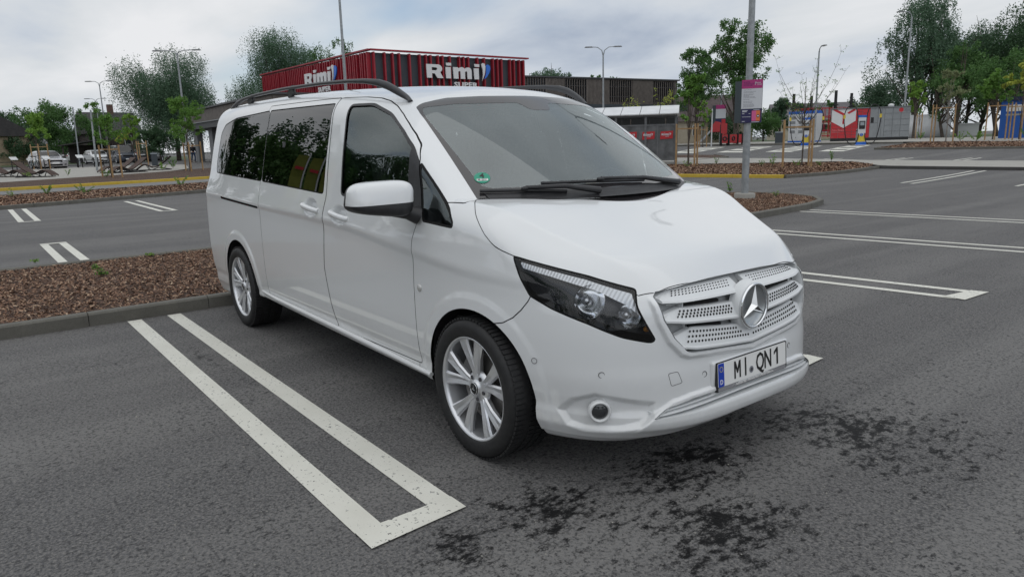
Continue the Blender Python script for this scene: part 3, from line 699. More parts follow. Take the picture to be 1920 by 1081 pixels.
# wipers, cowl
for (a, b_, piv) in (((-.185, -.745), (.015, -.36), (.07, -.20)), ((-.035, -.45), (.030, .20), (-.02, .52))):
    def wp(x_, y_, lift=.018):
        tt = 0; z = 1.18+( (.135-.42*y_*y_) - x_)/1.44; return (x_, y_, z)
    wz = empty('wiper'); wz.parent = van
    A = Vector((a[0]+.0, a[1], 1.232+(.0))); pts = []
    def onws(y_, z_, off): 
        tt = z_-1.18; x_ = .135-1.44*tt-.16*tt*tt-.42*y_*y_; return Vector((x_+off*.57, y_, z_+off*.82))
    z0, z1 = (1.238, 1.222) if a[1] < -.6 else (1.262, 1.248)
    bl = [onws(a[1]+(b_[1]-a[1])*k/8, z0+(z1-z0)*k/8+.004*math.sin(PI*k/8), .013) for k in range(9)]
    MB().tube(bl, .0085, 6).build('wiper_blade', [BLACKP], wz)
    mid = bl[4]; pv = onws(piv[1], 1.205, .03); MB().tube([mid+Vector((.008, 0, .014)), (mid+pv)/2+Vector((.02, 0, .022)), pv], [.009, .012, .018], 6).build('wiper_arm', [BLACKP], wz)
    MB().ball(tuple(mid+Vector((.006, 0, .01))), (.014, .03, .011), 8).build('wiper_joint', [BLACKP], wz)
V = []; n = 40
for i in range(n+1):
    y_ = -.728+1.456*i/n
    for k, (z_, off) in enumerate(((1.232, .003), (1.212, .008), (1.196, .03))):
        tt = z_-1.18; V.append((.135-1.44*tt-.42*y_*y_+off, y_, z_+.004))
MBq = [(i*3+k, (i+1)*3+k, (i+1)*3+k+1, i*3+k+1) for i in range(n) for k in range(2)]
obj('cowl_panel', mesh_from('cowl_panel', V, MBq, [BLACKP]), van)
# number plate
pf = empty('number_plate', (0, 0, 0)); pf.parent = van
bevel(MB().box((.852, 0, .452), (.03, .58, .15)).build('plate_mount', [WHITE], pf), .012, 3)
PM = frame_matrix((.872, 0, .454), (0, 1, 0), (-.075, 0, 1))
def pobj(name, me, loc, parent=pf):
    o = obj(name, me, parent); o.matrix_world = PM @ Matrix.Translation(loc); return o
def rbox(name, w, h_, t, r_, m):
    b = MB(); b.prism(rnd([(-w/2, -h_/2), (w/2, -h_/2), (w/2, h_/2), (-w/2, h_/2)], r_, 4), ((0, 0, -t), (1, 0, 0), (0, 1, 0), (0, 0, 1)), t); return mesh_from(name, b.V, b.F, [m])
pobj('plate_frame', rbox('plate_frame', .540, .132, .010, .008, TRIM), (0, 0, .002))
pobj('plate_panel', rbox('plate_panel', .520, .106, .004, .006, PLATEW), (0, .008, .0045))
pobj('plate_blue_strip', rbox('plate_blue_strip', .040, .104, .001, .004, PLATEB), (-.239, .008, .0055))
pobj('dealer_strip', rbox('dealer_strip', .52, .017, .001, .003, mat('strip_grey', (.25, .25, .26), .4)), (0, -.0555, .0035))
INK = mat('plate_ink', (.012, .012, .012), .4)
MG = [(-26, -38), (-26, 42), (-14, 42), (0, 6), (14, 42), (26, 42), (26, -38), (15, -38), (15, 14), (4, -14), (-4, -14), (-15, 14), (-15, -38)]
b = MB(); b.prism([(x_*.00092, y_*.00098) for x_, y_ in MG], ((0, 0, 0), (1, 0, 0), (0, 1, 0), (0, 0, 1)), .0008); pobj('plate_letters', mesh_from('plate_letters', b.V, b.F, [INK]), (-.122, .008, .005))
for tx, x_, s_ in (('I', -.062, .118), ('Q', .050, .118), ('N', .112, .118)):
    pobj('plate_letters', text_mesh('plate_letters', tx, s_, INK, .0006, .0014, sx=.70), (x_, .006, .0056))
b = MB(); b.prism([(.0, -.038), (.0125, -.038), (.0125, .042), (.002, .042), (-.020, .024), (-.020, .010), (.0, .025)], ((0, 0, 0), (1, 0, 0), (0, 1, 0), (0, 0, 1)), .0008); pobj('plate_letters', mesh_from('plate_letters', b.V, b.F, [INK]), (.182, .008, .005))
for tx, x_, y_, s_, m_ in (('D', -.239, -.024, .030, PLATEW), ('Autohaus Sieg – Mercedes-Benz in Minden-Lübbecke', .01, -.0555, .0135, PLATEW)):
    pobj('plate_small_text', text_mesh('plate_small_text', tx, s_, m_, .0003, .0002), (x_, y_, .0062 if tx == 'D' else .0043))
b = MB()
for k in range(12):
    a = 2*PI*k/12; b.lathe([(.0022, 0), (0, .0004)], 5, 'z', (.011*math.cos(a), .011*math.sin(a), 0))
pobj('plate_stars', mesh_from('plate_stars', b.V, b.F, [mat('star_yellow', (.75, .6, .03), .5)]), (-.239, .034, .0062))
b = MB(); b.lathe([(.0155, 0), (.0155, .001), (0, .0012)], 20, 'z'); pobj('plate_seal', mesh_from('plate_seal', b.V, b.F, [mat('seal_grey', (.30, .31, .34), .4, .4)]), (-.018, -.012, .0052))
b = MB(); b.lathe([(.009, 0), (.009, .0006), (0, .0008)], 14, 'z'); pobj('plate_seal', mesh_from('plate_seal', b.V, b.F, [mat('seal_dark', (.06, .06, .07), .4)]), (-.018, -.012, .0066))
# green badge on the windscreen
gb = Vector((-.246, -.680, 1.308)); tt = gb.z-1.18; gx = .135-1.44*tt-.16*tt*tt-.42*gb.y**2
GM = frame_matrix((gx+.004, gb.y, gb.z), (.57*1.0, 1, .0), (-1.45, 0, 1))
bd = MB(); bd.lathe([(.040, 0), (0, .0003)], 28, 'z'); bo = obj('emission_badge', mesh_from('emission_badge', bd.V, bd.F, [mat('badge_green', (.02, .30, .19), .4)]), van); bo.matrix_world = GM
bo2 = obj('badge_digit', text_mesh('badge_digit', '4', .05, INK, .0003, .001), bo); bo2.matrix_world = GM @ Matrix.Translation((0, .012, .001))
bd = MB().box((0, 0, 0), (.056, .015, .0006)); bo3 = obj('badge_field', mesh_from('badge_field', bd.V, bd.F, [PLATEW]), bo); bo3.matrix_world = GM @ Matrix.Translation((0, -.016, .001))
bo4 = obj('badge_digit', text_mesh('badge_digit', 'MI QN1', .014, INK, .0002, .0002), bo); bo4.matrix_world = GM @ Matrix.Translation((0, -.016, .0022))
# ---- wheels
def make_wheel(cx, sg, rim_r=.251):
    R_ = .3385; Wd = .235; w = empty('wheel', (cx, sg*.955, R_), 0 if sg < 0 else PI); w.parent = van   # local -y is outwards
    b = MB(); t = .0; prof = [(rim_r-.004, .006), (rim_r+.004, -.004), (rim_r+.018, -.010), (rim_r+.042, -.013), (.310, -.011), (.325, 0.0), (.3345, .016), (.337, .05), (.337, Wd-.055), (.332, Wd-.022), (.318, Wd-.005), (rim_r+.03, Wd), (rim_r-.004, Wd-.01)]
    b.lathe(prof, 72, 'y')
    # tread blocks: shoulder lugs
    for k in range(84):
        a = 2*PI*k/84; Mx = Matrix.Rotation(-a, 3, 'Y')
        for (yc, ww, sk) in ((.030, .050, .0), (.102, .032, .004), (.150, .032, -.004), (.205, .046, 0)):
            c = Mx @ Vector((.3375, yc, sk)); b.box(c, (.010, ww, .0175), Mx)
    tyre = b.build('tyre', [RUBBER], w)
    b = MB(); b.lathe([(rim_r+.003, .004), (rim_r, -.002), (rim_r-.004, -.001), (rim_r-.012, .006), (rim_r-.015, .020), (rim_r-.018, .05), (rim_r-.028, .10), (rim_r-.02, .20), (rim_r-.003, .228)], 72, 'y'); rim = b.build('rim', [ALLOY], w)
    for k in range(5):
        for s_ in (-1, 1):
            a0 = PI/2+2*PI*k/5+R(4); b = MB(); a1 = a0+s_*R(6); a2 = a0+s_*R(15)
            def pt(r_, a, o, y): return (r_*math.cos(a)-o*math.sin(a), y, r_*math.sin(a)+o*math.cos(a))
            V = []
            for (r_, a, hw, yy, dp, rg) in ((.045, a1, .019, .034, .03, .004), (.09, a1+(a2-a1)*.28, .020, .026, .03, .006), (.15, a1+(a2-a1)*.62, .0255, .017, .028, .008), (.205, a2-(a2-a1)*.08, .032, .012, .026, .007), (rim_r-.008, a2, .038, .010, .03, .004)):
                V += [pt(r_, a, -hw, yy+.008), pt(r_, a, -hw*.72, yy), pt(r_, a, -s_*hw*.05, yy+rg*.9), pt(r_, a, hw*.72, yy), pt(r_, a, hw, yy+.008), pt(r_, a, hw*.75, yy+dp), pt(r_, a, -hw*.75, yy+dp)]
            m = 7; Fq = [(i*m+j, (i+1)*m+j, (i+1)*m+(j+1) % m, i*m+(j+1) % m) for i in range(4) for j in range(m)]
            b.add(V, Fq); b.build('spoke', [ALLOY], rim)
    b = MB(); b.lathe([(.085, .050), (.076, .036), (.060, .031), (.044, .030), (.036, .024), (.033, .018), (.030, .016)], 40, 'y', mi=0); hub = b.build('hub', [ALLOY], w)
    b = MB()
    for k in range(5):
        a = PI/2+2*PI*(k+.5)/5+R(4); MB().cyl((.056*math.cos(a), .030, .056*math.sin(a)), .010, .006, 10, 'y').build('wheel_nut', [mat('nut_dark', (.12, .12, .13), .4, .8)], hub)
    b = MB(); b.lathe([(.031, .018), (.026, .012), (0, .011)], 28, 'y'); cap = b.build('hub_cap', [TRIM], hub)
    b = MB(); b.lathe([(.0275+.0016*math.cos(a), .011+.0016*math.sin(a)) for a in [2*PI*q/6 for q in range(7)]], 28, 'y')
    for k in range(3):
        a = PI/2+2*PI*k/3
        for s_ in (-1, 1): b.add([(.021*math.cos(a), .0095, .021*math.sin(a)), (.005*math.cos(a+s_*PI/3), .0095, .005*math.sin(a+s_*PI/3)), (0, .0075, 0)], [(0, 1, 2) if s_ < 0 else (0, 2, 1)])
    b.build('cap_emblem', [CHROME], cap)
    b = MB(); b.cyl((0, .085, 0), .165, .02, 48, 'y'); b.build('brake_disc', [mat('brake_steel', (.22, .21, .20), .45, .8)], w)
    b = MB(); b.box((-.10, .075, .075), (.07, .06, .15), Matrix.Rotation(R(35), 3, 'Y')); bevel(b.build('brake_caliper', [mat('caliper', (.10, .10, .10), .6)], w), .01)
    b = MB(); b.cyl((0, .16, 0), .205, .01, 36, 'y'); b.build('wheel_backing', [GAP], w)
for cx in (0., -WB):
    for sg in (-1, 1): make_wheel(cx, sg)
# wheel housings, underside, floor, cabin
for cx, r_ in ((0., .392), (-WB, .407)):
    for sg in (-1, 1):
        V = []; n = 24
        prof = [(-r_-.03, .29), (-r_-.015, .339)]+[(r_*-math.cos(PI*k/n), .339+r_*math.sin(PI*k/n)) for k in range(n+1)]+[(r_+.012, .28), (r_+.02, .22)]
        for x, z in prof:
            wo = .0; xx_ = cx+x
            for yy_ in np.arange(.96, .70, -.01):
                if F(xx_, yy_, z) < -.012: wo = float(yy_); break
            V += [(xx_, sg*max(wo, .63), z), (xx_, sg*.62, z)]
        m = len(prof); Fq = [(i*2, i*2+2, i*2+3, i*2+1) for i in range(m-1)]+[tuple(i*2+1 for i in range(m))]
        obj('wheel_housing', mesh_from('wheel_housing', V, Fq, [BLACKP]), van)
b = MB(); b.box((-1.75, 0, .28), (4.5, 1.15, .05)); b.box((-1.72, 0, .33), (2.5, 1.78, .04)); b.build('underside', [GAP], van)
b = MB(); b.box((-1.9, 0, .62), (4.4, 1.7, .04)); b.build('cabin_floor', [mat('floor_dark', (.03, .03, .03), .9)], van)
b = MB()
V = []; n = 30
for i in range(n+1):
    y_ = -.73+1.46*i/n; c = .42*y_*y_
    V += [(.08-c, y_, 1.185), (-.12-c, y_, 1.175+.012*math.cos(y_*5)), (-.36-c*.5, y_, 1.165+(.05 if .2 < y_ < .6 else .0)), (-.47-c*.4, y_, 1.10), (-.47-c*.4, y_, .75)]
dash = obj('dashboard', mesh_from('dashboard', V, [(i*5+k, (i+1)*5+k, (i+1)*5+k+1, i*5+k+1) for i in range(n) for k in range(4)], [DASH], True), van)
b = MB(); st_ = [(.185*math.cos(a), .185*math.sin(a), 0) for a in [2*PI*k/32 for k in range(33)]]; b.tube(st_, .015, 8, caps=False); b.cyl((0, 0, -.02), .06, .03, 16)
for a in (R(-10), R(190), R(270)): b.bar((0, 0, -.015), (.18*math.cos(a), .18*math.sin(a), 0), .03, .012)
o = b.build('steering_wheel', [BLACKP], van, (-.55, .42, 1.14)); o.rotation_euler = (0, R(-58), 0)
def seat(x, y, parent):
    s_ = empty('seat', (x, y, .62)); s_.parent = parent
    bevel(MB().box((0, 0, .30), (.52, .52, .16)).build('seat_cushion', [SEATM], s_), .05, 3)
    q = Matrix.Rotation(R(-14), 3, 'Y'); bevel(MB().box((-.33, 0, .62), (.14, .50, .62), q).build('seat_back', [SEATM], s_), .05, 3)
    bevel(MB().box((-.43, 0, 1.03), (.10, .27, .17), q).build('headrest', [SEATM], s_), .035, 3)
for x, y in ((-1.0, .45), (-1.0, -.45), (-2.0, .5), (-2.0, -.1), (-2.0, -.62), (-3.0, .5), (-3.0, 0), (-3.0, -.5)): seat(x, y, van)
b = MB(); b.box((-.17, .02, 1.235), (.006, .10, .075), Matrix.Rotation(R(-40), 3, 'Y')); b.build('parking_note', [mat('note_paper', (.62, .45, .25), .8)], van)
bevel(MB().box((-.80, 0, 1.66), (.05, .21, .065)).build('rear_view_mirror', [TRIM], van), .02)
# ================================================================= GROUND
def H(x, y):
    dx = np.asarray(x, float)-CX; dy = np.asarray(y, float)-CY; a = np.degrees(np.arctan2(dy, dx)); a = np.where(a < -90, a+360, a); d = np.hypot(dx, dy)
    return np.interp(a, [60, 100, 115, 142, 178, 200, 230], [.6, .85, .85, .62, .38, .35, .3])*sstep((d-24)/38.)
def hz_(x, y): return float(H(x, y))
def asphalt(t, p):
    g = N(t, 'ShaderNodeNewGeometry').outputs['Position']
    big = noise(t, .12, 4, .55, g); mid = noise(t, 1.3, 5, .6, g); fine = noise(t, 85, 3, .6, g); agg = N(t, 'ShaderNodeTexVoronoi'); agg.inputs['Scale'].default_value = 95; t.links.new(g, agg.inputs['Vector'])
    c = ramp(t, big.outputs[0], [(.34, (.050, .050, .055)), (.66, (.115, .112, .112))])
    c = mixc(t, ramp(t, mid.outputs[0], [(.35, (0, 0, 0)), (.7, (.6, .6, .6))]), c, (0.101, 0.099, 0.101))
    # streaks left by the paver along x+y
    mpn = N(t, 'ShaderNodeMapping'); t.links.new(g, mpn.inputs[0]); mpn.inputs['Scale'].default_value = (1.5, .10, 1); mpn.inputs['Rotation'].default_value = (0, 0, R(-12))
    st = noise(t, 1.0, 5, .6, mpn.outputs[0]); c = mixc(t, ramp(t, st.outputs[0], [(.44, (0, 0, 0)), (.60, (.85, .85, .85))]), c, (0.162, 0.159, 0.156))
    mp2 = N(t, 'ShaderNodeMapping'); t.links.new(g, mp2.inputs[0]); mp2.inputs['Scale'].default_value = (.55, .05, 1); mp2.inputs['Rotation'].default_value = (0, 0, R(-8)); mp2.inputs['Location'].default_value = (7, 3, 0)
    st2 = noise(t, 1.0, 4, .6, mp2.outputs[0]); c = mixc(t, ramp(t, st2.outputs[0], [(.50, (0, 0, 0)), (.60, (.8, .8, .8))]), c, (0.071, 0.071, 0.076))
    c = mixc(t, ramp(t, fine.outputs[0], [(.40, (0, 0, 0)), (.66, (1, 1, 1))]), c, (.190, .182, .172)); fd = noise(t, 60, 4, .7, g); c = mixc(t, ramp(t, fd.outputs[0], [(.36, (.9, .9, .9)), (.50, (0, 0, 0))]), c, (.028, .028, .029))
    c = mixc(t, ramp(t, agg.outputs['Distance'], [(.0, (.5, .5, .5)), (.25, (0, 0, 0))]), c, (0.227, 0.220, 0.212))
    # damp, oily blotches in front of the van and where it stood
    sp = N(t, 'ShaderNodeSeparateXYZ'); t.links.new(g, sp.inputs[0])
    def blob(cx, cy, rx, ry):
        a = N(t, 'ShaderNodeMapping'); t.links.new(g, a.inputs[0]); a.inputs['Location'].default_value = (-cx/rx, -cy/ry, 0); a.inputs['Scale'].default_value = (1/rx, 1/ry, 0)
        l = N(t, 'ShaderNodeVectorMath', operation='LENGTH'); t.links.new(a.outputs[0], l.inputs[0])
        r_ = N(t, 'ShaderNodeMapRange'); t.links.new(l.outputs[1], r_.inputs[0]); r_.inputs[1].default_value = 1; r_.inputs[2].default_value = .15; r_.inputs[3].default_value = 0; r_.inputs[4].default_value = 1; return r_.outputs[0]
    tot = None
    for bl in ((.64, -.95, .55, .60), (.78, -.30, .55, .90), (.75, .55, .60, .9), (1.15, .7, .95, 1.2), (.60, -1.45, .40, .34), (1.15, -.6, .8, .7), (-2.75, -1.50, .6, .14)):
        o = blob(*bl)
        if tot is None: tot = o
        else:
            mxn = N(t, 'ShaderNodeMath', operation='MAXIMUM'); t.links.new(tot, mxn.inputs[0]); t.links.new(o, mxn.inputs[1]); tot = mxn.outputs[0]
    mpd = N(t, 'ShaderNodeMapping'); t.links.new(g, mpd.inputs[0]); mpd.inputs['Scale'].default_value = (1.5, .9, 1); mpd.inputs['Rotation'].default_value = (0, 0, R(20))
    dn = noise(t, 14, 12, .78, mpd.outputs[0]); dn2 = noise(t, 2.2, 4, .6, g)
    s1 = N(t, 'ShaderNodeMath', operation='MULTIPLY_ADD'); t.links.new(dn2.outputs[0], s1.inputs[0]); s1.inputs[1].default_value = .35; t.links.new(dn.outputs[0], s1.inputs[2])
    s2 = N(t, 'ShaderNodeMath', operation='MULTIPLY_ADD'); t.links.new(tot, s2.inputs[0]); s2.inputs[1].default_value = .20; t.links.new(s1.outputs[0], s2.inputs[2])
    wet = ramp(t, s2.outputs[0], [(.845, (0, 0, 0)), (.875, (.6, .6, .6)), (.925, (.97, .97, .97))])
    fl = noise(t, 24, 8, .78, mpd.outputs[0]); crev = ramp(t, fl.outputs[0], [(.525, (0, 0, 0)), (.60, (1, 1, 1))]); crm = noise(t, 1.7, 4, .65, g); crev = mixc(t, 1.0, crev, ramp(t, crm.outputs[0], [(.36, (.12, .12, .12)), (.62, (1, 1, 1))]), 'MULTIPLY'); c = mixc(t, crev, c, (.022, .022, .023))
    c = mixc(t, wet, c, (.007, .007, .0075)); t.links.new(c, p.inputs['Base Color'])
    rr = ramp(t, wet, [(0, (.80, .80, .80)), (1, (.62, .62, .62))]); t.links.new(rr, p.inputs['Roughness'])
    rs = ramp(t, wet, [(0, (.4, .4, .4)), (1, (.12, .12, .12))]); t.links.new(rs, p.inputs['Specular IOR Level'])
    bump(t, p, fine.outputs[0], .6, .006)
ASPH = mat('asphalt', (.085, .085, .088), .8, build=asphalt)
def road2(t, p):
    g = N(t, 'ShaderNodeNewGeometry').outputs['Position']; a = noise(t, .3, 5, .6, g); f = noise(t, 60, 3, .6, g)
    c = ramp(t, a.outputs[0], [(.3, (.15, .15, .152)), (.7, (.19, .188, .185))]); c = mixc(t, ramp(t, f.outputs[0], [(.4, (0, 0, 0)), (.62, (.5, .5, .5))]), c, (.2, .2, .195)); t.links.new(c, p.inputs['Base Color']); bump(t, p, f.outputs[0], .4, .005)
ROADM = mat('worn_road', (.13, .13, .13), .8, build=road2)
def mulchm(t, p):
    g = N(t, 'ShaderNodeNewGeometry').outputs['Position']; v = N(t, 'ShaderNodeTexVoronoi'); v.inputs['Scale'].default_value = 34; t.links.new(g, v.inputs['Vector'])
    s = N(t, 'ShaderNodeSeparateColor'); t.links.new(v.outputs['Color'], s.inputs[0]); n = noise(t, 2, 4, .6, g)
    c = ramp(t, s.outputs[0], [(0, (.04, .022, .015)), (.5, (.11, .062, .040)), (1, (.22, .14, .10))]); c = mixc(t, n.outputs[0], c, (.05, .03, .022)); t.links.new(c, p.inputs['Base Color']); bump(t, p, v.outputs['Distance'], 1, .02)
MULCH = mat('bark_mulch', (.08, .05, .035), .95, build=mulchm)
def chipm(t, p):
    g = N(t, 'ShaderNodeNewGeometry'); c = ramp(t, g.outputs['Random Per Island'], [(0, (.065, .033, .020)), (.40, (.17, .09, .055)), (.8, (.30, .18, .115)), (1, (.48, .35, .24))]); t.links.new(c, p.inputs['Base Color'])
CHIP = mat('bark_chip', (.1, .06, .04), .85, build=chipm)
def concrete(name, c1, c2, sc=3, rough=.8):
    def b(t, p):
        g = N(t, 'ShaderNodeNewGeometry').outputs['Position']; a = noise(t, sc, 6, .65, g); f = noise(t, 70, 4, .7, g)
        c = ramp(t, a.outputs[0], [(.3, c1), (.7, c2)]); c = mixc(t, ramp(t, f.outputs[0], [(.45, (0, 0, 0)), (.7, (.35, .35, .35))]), c, tuple(x*.55 for x in c1)); t.links.new(c, p.inputs['Base Color']); bump(t, p, f.outputs[0], .5, .003)
    return mat(name, c1, rough, build=b)
KERB = concrete('kerb_concrete', (.105, .10, .085), (.155, .148, .128), 4); PAVE = concrete('pavement_concrete', (.32, .31, .28), (.40, .385, .35), 2)
YELL = concrete('yellow_kerb_paint', (.50, .34, .03), (.58, .41, .05), 5, .6)
def linem(t, p):
    g = N(t, 'ShaderNodeNewGeometry').outputs['Position']; a = noise(t, 48, 5, .75, g); b_ = noise(t, 3, 4, .6, g)
    c = ramp(t, b_.outputs[0], [(.3, (.62, .61, .54)), (.7, (.72, .71, .64))])
    s = N(t, 'ShaderNodeMath', operation='MULTIPLY_ADD'); t.links.new(b_.outputs[0], s.inputs[0]); s.inputs[1].default_value = .22; t.links.new(a.outputs[0], s.inputs[2])
    c = mixc(t, ramp(t, s.outputs[0], [(.715, (0, 0, 0)), (.76, (1, 1, 1))]), c, (.10, .10, .095)); t.links.new(c, p.inputs['Base Color']); bump(t, p, a.outputs[0], .6, .003)
LINE = mat('road_line_paint', (.55, .54, .48), .65, build=linem)
GRASS = nz_mat('grass', (.03, .055, .015), (.06, .09, .03), 1.5, .9)
def sheet(name, poly, off, m, cell=1.0, skirt=0., kind='structure'):
    P = np.array(poly, float); lo = P.min(0)-cell; hi = P.max(0)+cell; nx = int((hi[0]-lo[0])/cell)+2; ny = int((hi[1]-lo[1])/cell)+2
    X, Y = np.meshgrid(np.linspace(lo[0], hi[0], nx), np.linspace(lo[1], hi[1], ny), indexing='ij'); V = np.stack([X.ravel(), Y.ravel(), X.ravel()*0], 1)
    i = np.arange(nx-1)[:, None]*ny+np.arange(ny-1)[None]; i = i.ravel(); T = np.concatenate([np.stack([i, i+ny, i+ny+1], 1), np.stack([i, i+ny+1, i+1], 1)])
    A, _ = clip((V, V*0+[0, 0, 1], T), psd(V[:, 0], V[:, 1], [tuple(p) for p in poly])); A[0][:, 2] = H(A[0][:, 0], A[0][:, 1])+off
    o = obj(name, mesh_from(name, A[0], A[2], [m]))
    if kind: o['kind'] = kind
    return o
gx = np.concatenate([[-900, -500, -300, -200], np.arange(-150, 31, 1.5), [60, 150, 400, 900]]); gy = np.concatenate([[-900, -400, -200, -100, -60], np.arange(-40, 121, 1.5), [160, 250, 500, 900]])
X, Y = np.meshgrid(gx, gy, indexing='ij'); V = np.stack([X.ravel(), Y.ravel(), H(X, Y).ravel()], 1); nyg = len(gy); i = (np.arange(len(gx)-1)[:, None]*nyg+np.arange(nyg-1)[None]).ravel()
o = obj('parking_lot', mesh_from('parking_lot', V, np.stack([i, i+nyg, i+nyg+1, i+1], 1), [ASPH], True)); o['kind'] = 'structure'
def line(a, b, w=.12, name='road_marking'):
    a = np.array(a, float); b = np.array(b, float); d = b-a; L = np.hypot(*d); d /= L; n = np.array([-d[1], d[0]])*w/2; m = max(1, int(L/1.2)); V = []
    for k in range(m+1):
        p = a+d*L*k/m
        for s_ in (-1, 1): q = p+n*s_; V.append((q[0], q[1], hz_(*q)))
    return V, [(2*k, 2*k+1, 2*k+3, 2*k+2) for k in range(m)]
def markings(lines, name='road_marking', off=.004, m=None):
    b = MB(); z = 0
    for l in lines:
        if len(l) == 4 and not isinstance(l[0], (int, float)): V, Fq = [(x, y, hz_(x, y)+.004) for x, y in l], [(0, 1, 2, 3)]
        else: V, Fq = line(l[0], l[1], l[2] if len(l) > 2 else .12)
        V = [(x, y, zz+off) for x, y, zz in V]
        b.add(V, Fq)
    # make every face look up
    me = mesh_from(name, b.V, b.F, [m or LINE]); bm = bmesh.new(); bm.from_mesh(me)
    for f in bm.faces:
        f.normal_update()
        if f.normal.z < 0: f.normal_flip()
    bm.to_mesh(me); bm.free(); o = obj(name, me); o['kind'] = 'structure'; return o
# bay markings (each painted U is one marking)
def umark(x_end, x_start, y0, y1, w=.115):
    markings([((x_start, y0-w/2+w/2), (x_end-w, y0), w), ((x_start, y1), (x_end-w, y1), w), [(x_end-w, y0-w/2), (x_end+.03, y0-w/2), (x_end, y1+w/2), (x_end-w, y1+w/2)]])
umark(.39, -4.33, -1.655, -1.325)
umark(.31, -4.33, 1.31, 1.62)
markings([((.17, 4.22), (-4.4, 3.72), .10), ((.24, 4.60), (-4.4, 4.08), .10), [(.06, 4.19), (.25, 4.17), (.27, 4.66), (.13, 4.64)]])
markings([((3.0, 7.82), (-4.6, 6.97), .095), ((3.0, 8.20), (-4.6, 7.33), .095)]); markings([((3.2, 11.15), (-4.95, 10.33), .095), ((3.2, 11.52), (-4.95, 10.70), .095)])
markings([((-7.10, 19.52), (-7.52, 26.09), .10), ((-6.72, 19.29), (-7.19, 26.20), .10)]); markings([((-4.14, 19.45), (-4.47, 26.48), .10), ((-3.87, 19.35), (-4.15, 26.57), .10)])
umark(-11.57, -8.16, -1.72, -1.45); 
for yy in (1.35, 4.4, 7.4): umark(-11.57, -8.2, yy, yy+.28)
for yy in (-1.70, 1.30, 4.3, 7.4):
    sk = .018*(yy+1.7); markings([((-16.95-sk*4, yy), (-21.9-sk*9, yy+.05), .12), ((-16.95-sk*4, yy+.32), (-21.9-sk*9, yy+.37), .12), ((-16.95-sk*4, yy-.06), (-16.95-sk*4, yy+.38), .12)])
L2 = [((-13.24, 29.10), (-12.92, 32.98)), ((-12.82, 29.20), (-12.59, 33.04)), ((-10.39, 29.83), (-10.25, 33.47)), ((-9.98, 29.92), (-9.90, 33.52)), ((-7.56, 30.48), (-7.34, 33.89)), ((-7.19, 30.56), (-7.04, 33.93)), ((-16.50, 27.86), (-16.01, 32.02)), ((-16.15, 27.97), (-15.50, 32.10))]
for k in range(0, len(L2), 2): markings([(L2[k][0], L2[k][1], .11), (L2[k+1][0], L2[k+1][1], .11)])
for a, b_, c, d in (((-19.79, 37.62), (-18.50, 37.68), (-20.38, 44.93), (-21.67, 45.23)), ((-22.85, 36.91), (-21.36, 37.00), (-23.51, 44.48), (-25.19, 44.85)), ((-25.86, 36.10), (-24.24, 36.23), (-26.99, 43.98), (-28.81, 44.42)), ((-28.71, 35.19), (-27.17, 35.35), (-31.07, 44.04), (-33.49, 44.88))):
    a, b_, c, d = [np.array(q) for q in (a, b_, c, d)]; Q = [(a, d, .16), (b_, c, .16)]
    for t0, t1 in ((.0, .16), (.30, .46), (.60, .78), (.9, 1.0)): Q.append([tuple(a+(d-a)*t0), tuple(b_+(c-b_)*t0), tuple(b_+(c-b_)*t1), tuple(a+(d-a)*t1)])
    markings(Q)
# ---- kerbs: every stone is a piece
def kerb(name, pts, m=KERB, w=.12, hh=.115, L=1.0, closed=False, mortar=None, below=.12, yellow_to=None):
    pts = [np.array(p, float) for p in pts]; seg = []; 
    if closed: pts.append(pts[0])
    run = []                                    # resample at stone length
    acc = [pts[0]]; cur = pts[0]; i = 1
    while i < len(pts):
        d = np.hypot(*(pts[i]-cur))
        if d < L: 
            if i == len(pts)-1 and d > .25: acc.append(pts[i])
            i += 1
            if i < len(pts):
                # walk across the corner
                rem = L-d; a = pts[i-1]; dd = np.hypot(*(pts[i]-a))
                if dd >= rem: cur = a+(pts[i]-a)*rem/dd; acc.append(cur)
            continue
        cur = cur+(pts[i]-cur)*L/d; acc.append(cur)
    b = MB()
    for a, c in zip(acc[:-1], acc[1:]):
        b.bar((a[0], a[1], hz_(*a)+.02), (c[0], c[1], hz_(*c)+.02), w*.8, .04)
    par = b.build(name, [concrete('mortar', (.09, .085, .08), (.11, .105, .1))]); par['kind'] = 'structure'
    for a, c in zip(acc[:-1], acc[1:]):
        d = c-a; ln = np.hypot(*d); mid = (a+c)/2; key = ('k', m.name, round(ln, 2), w, hh)
        if key not in KM:
            bb = MB(); g_ = .006; l2 = ln/2-g_/2; ch = .016
            sec = [(-w/2, -below), (w/2, -below), (w/2, hh-ch), (w/2-ch, hh), (-w/2+ch, hh), (-w/2, hh-ch)]
            V = [(s_*l2, y, z) for s_ in (-1, 1) for y, z in sec]; Fq = [tuple(range(6))[::-1], tuple(range(6, 12))]+[(k, (k+1) % 6, 6+(k+1) % 6, 6+k) for k in range(6)]
            bb.add(V, Fq); KM[key] = mesh_from('kerb_stone', bb.V, bb.F, [m])
        o = obj('kerb_stone', KM[key], par, (mid[0], mid[1], hz_(*mid)), (0, -math.atan2(hz_(*c)-hz_(*a), ln), math.atan2(d[1], d[0])))
    return par
KM = {}
STRIP = [(-4.43, -9), (-4.43, 0), (-4.62, 4.5), (-4.86, 8.3), (-5.10, 10.8), (-5.30, 11.7), (-5.62, 12.35), (-6.1, 12.8), (-6.7, 13.1), (-7.4, 13.15), (-8.3, 12.95), (-8.58, 12.6), (-8.42, 9), (-8.15, 3), (-8.06, 0), (-8.06, -9)]
kerb('kerb', STRIP[:13]+[(-8.42, 9), (-8.15, 3), (-8.06, 0), (-8.06, -9)])
sheet('mulch_bed', STRIP, .085, MULCH, .5)
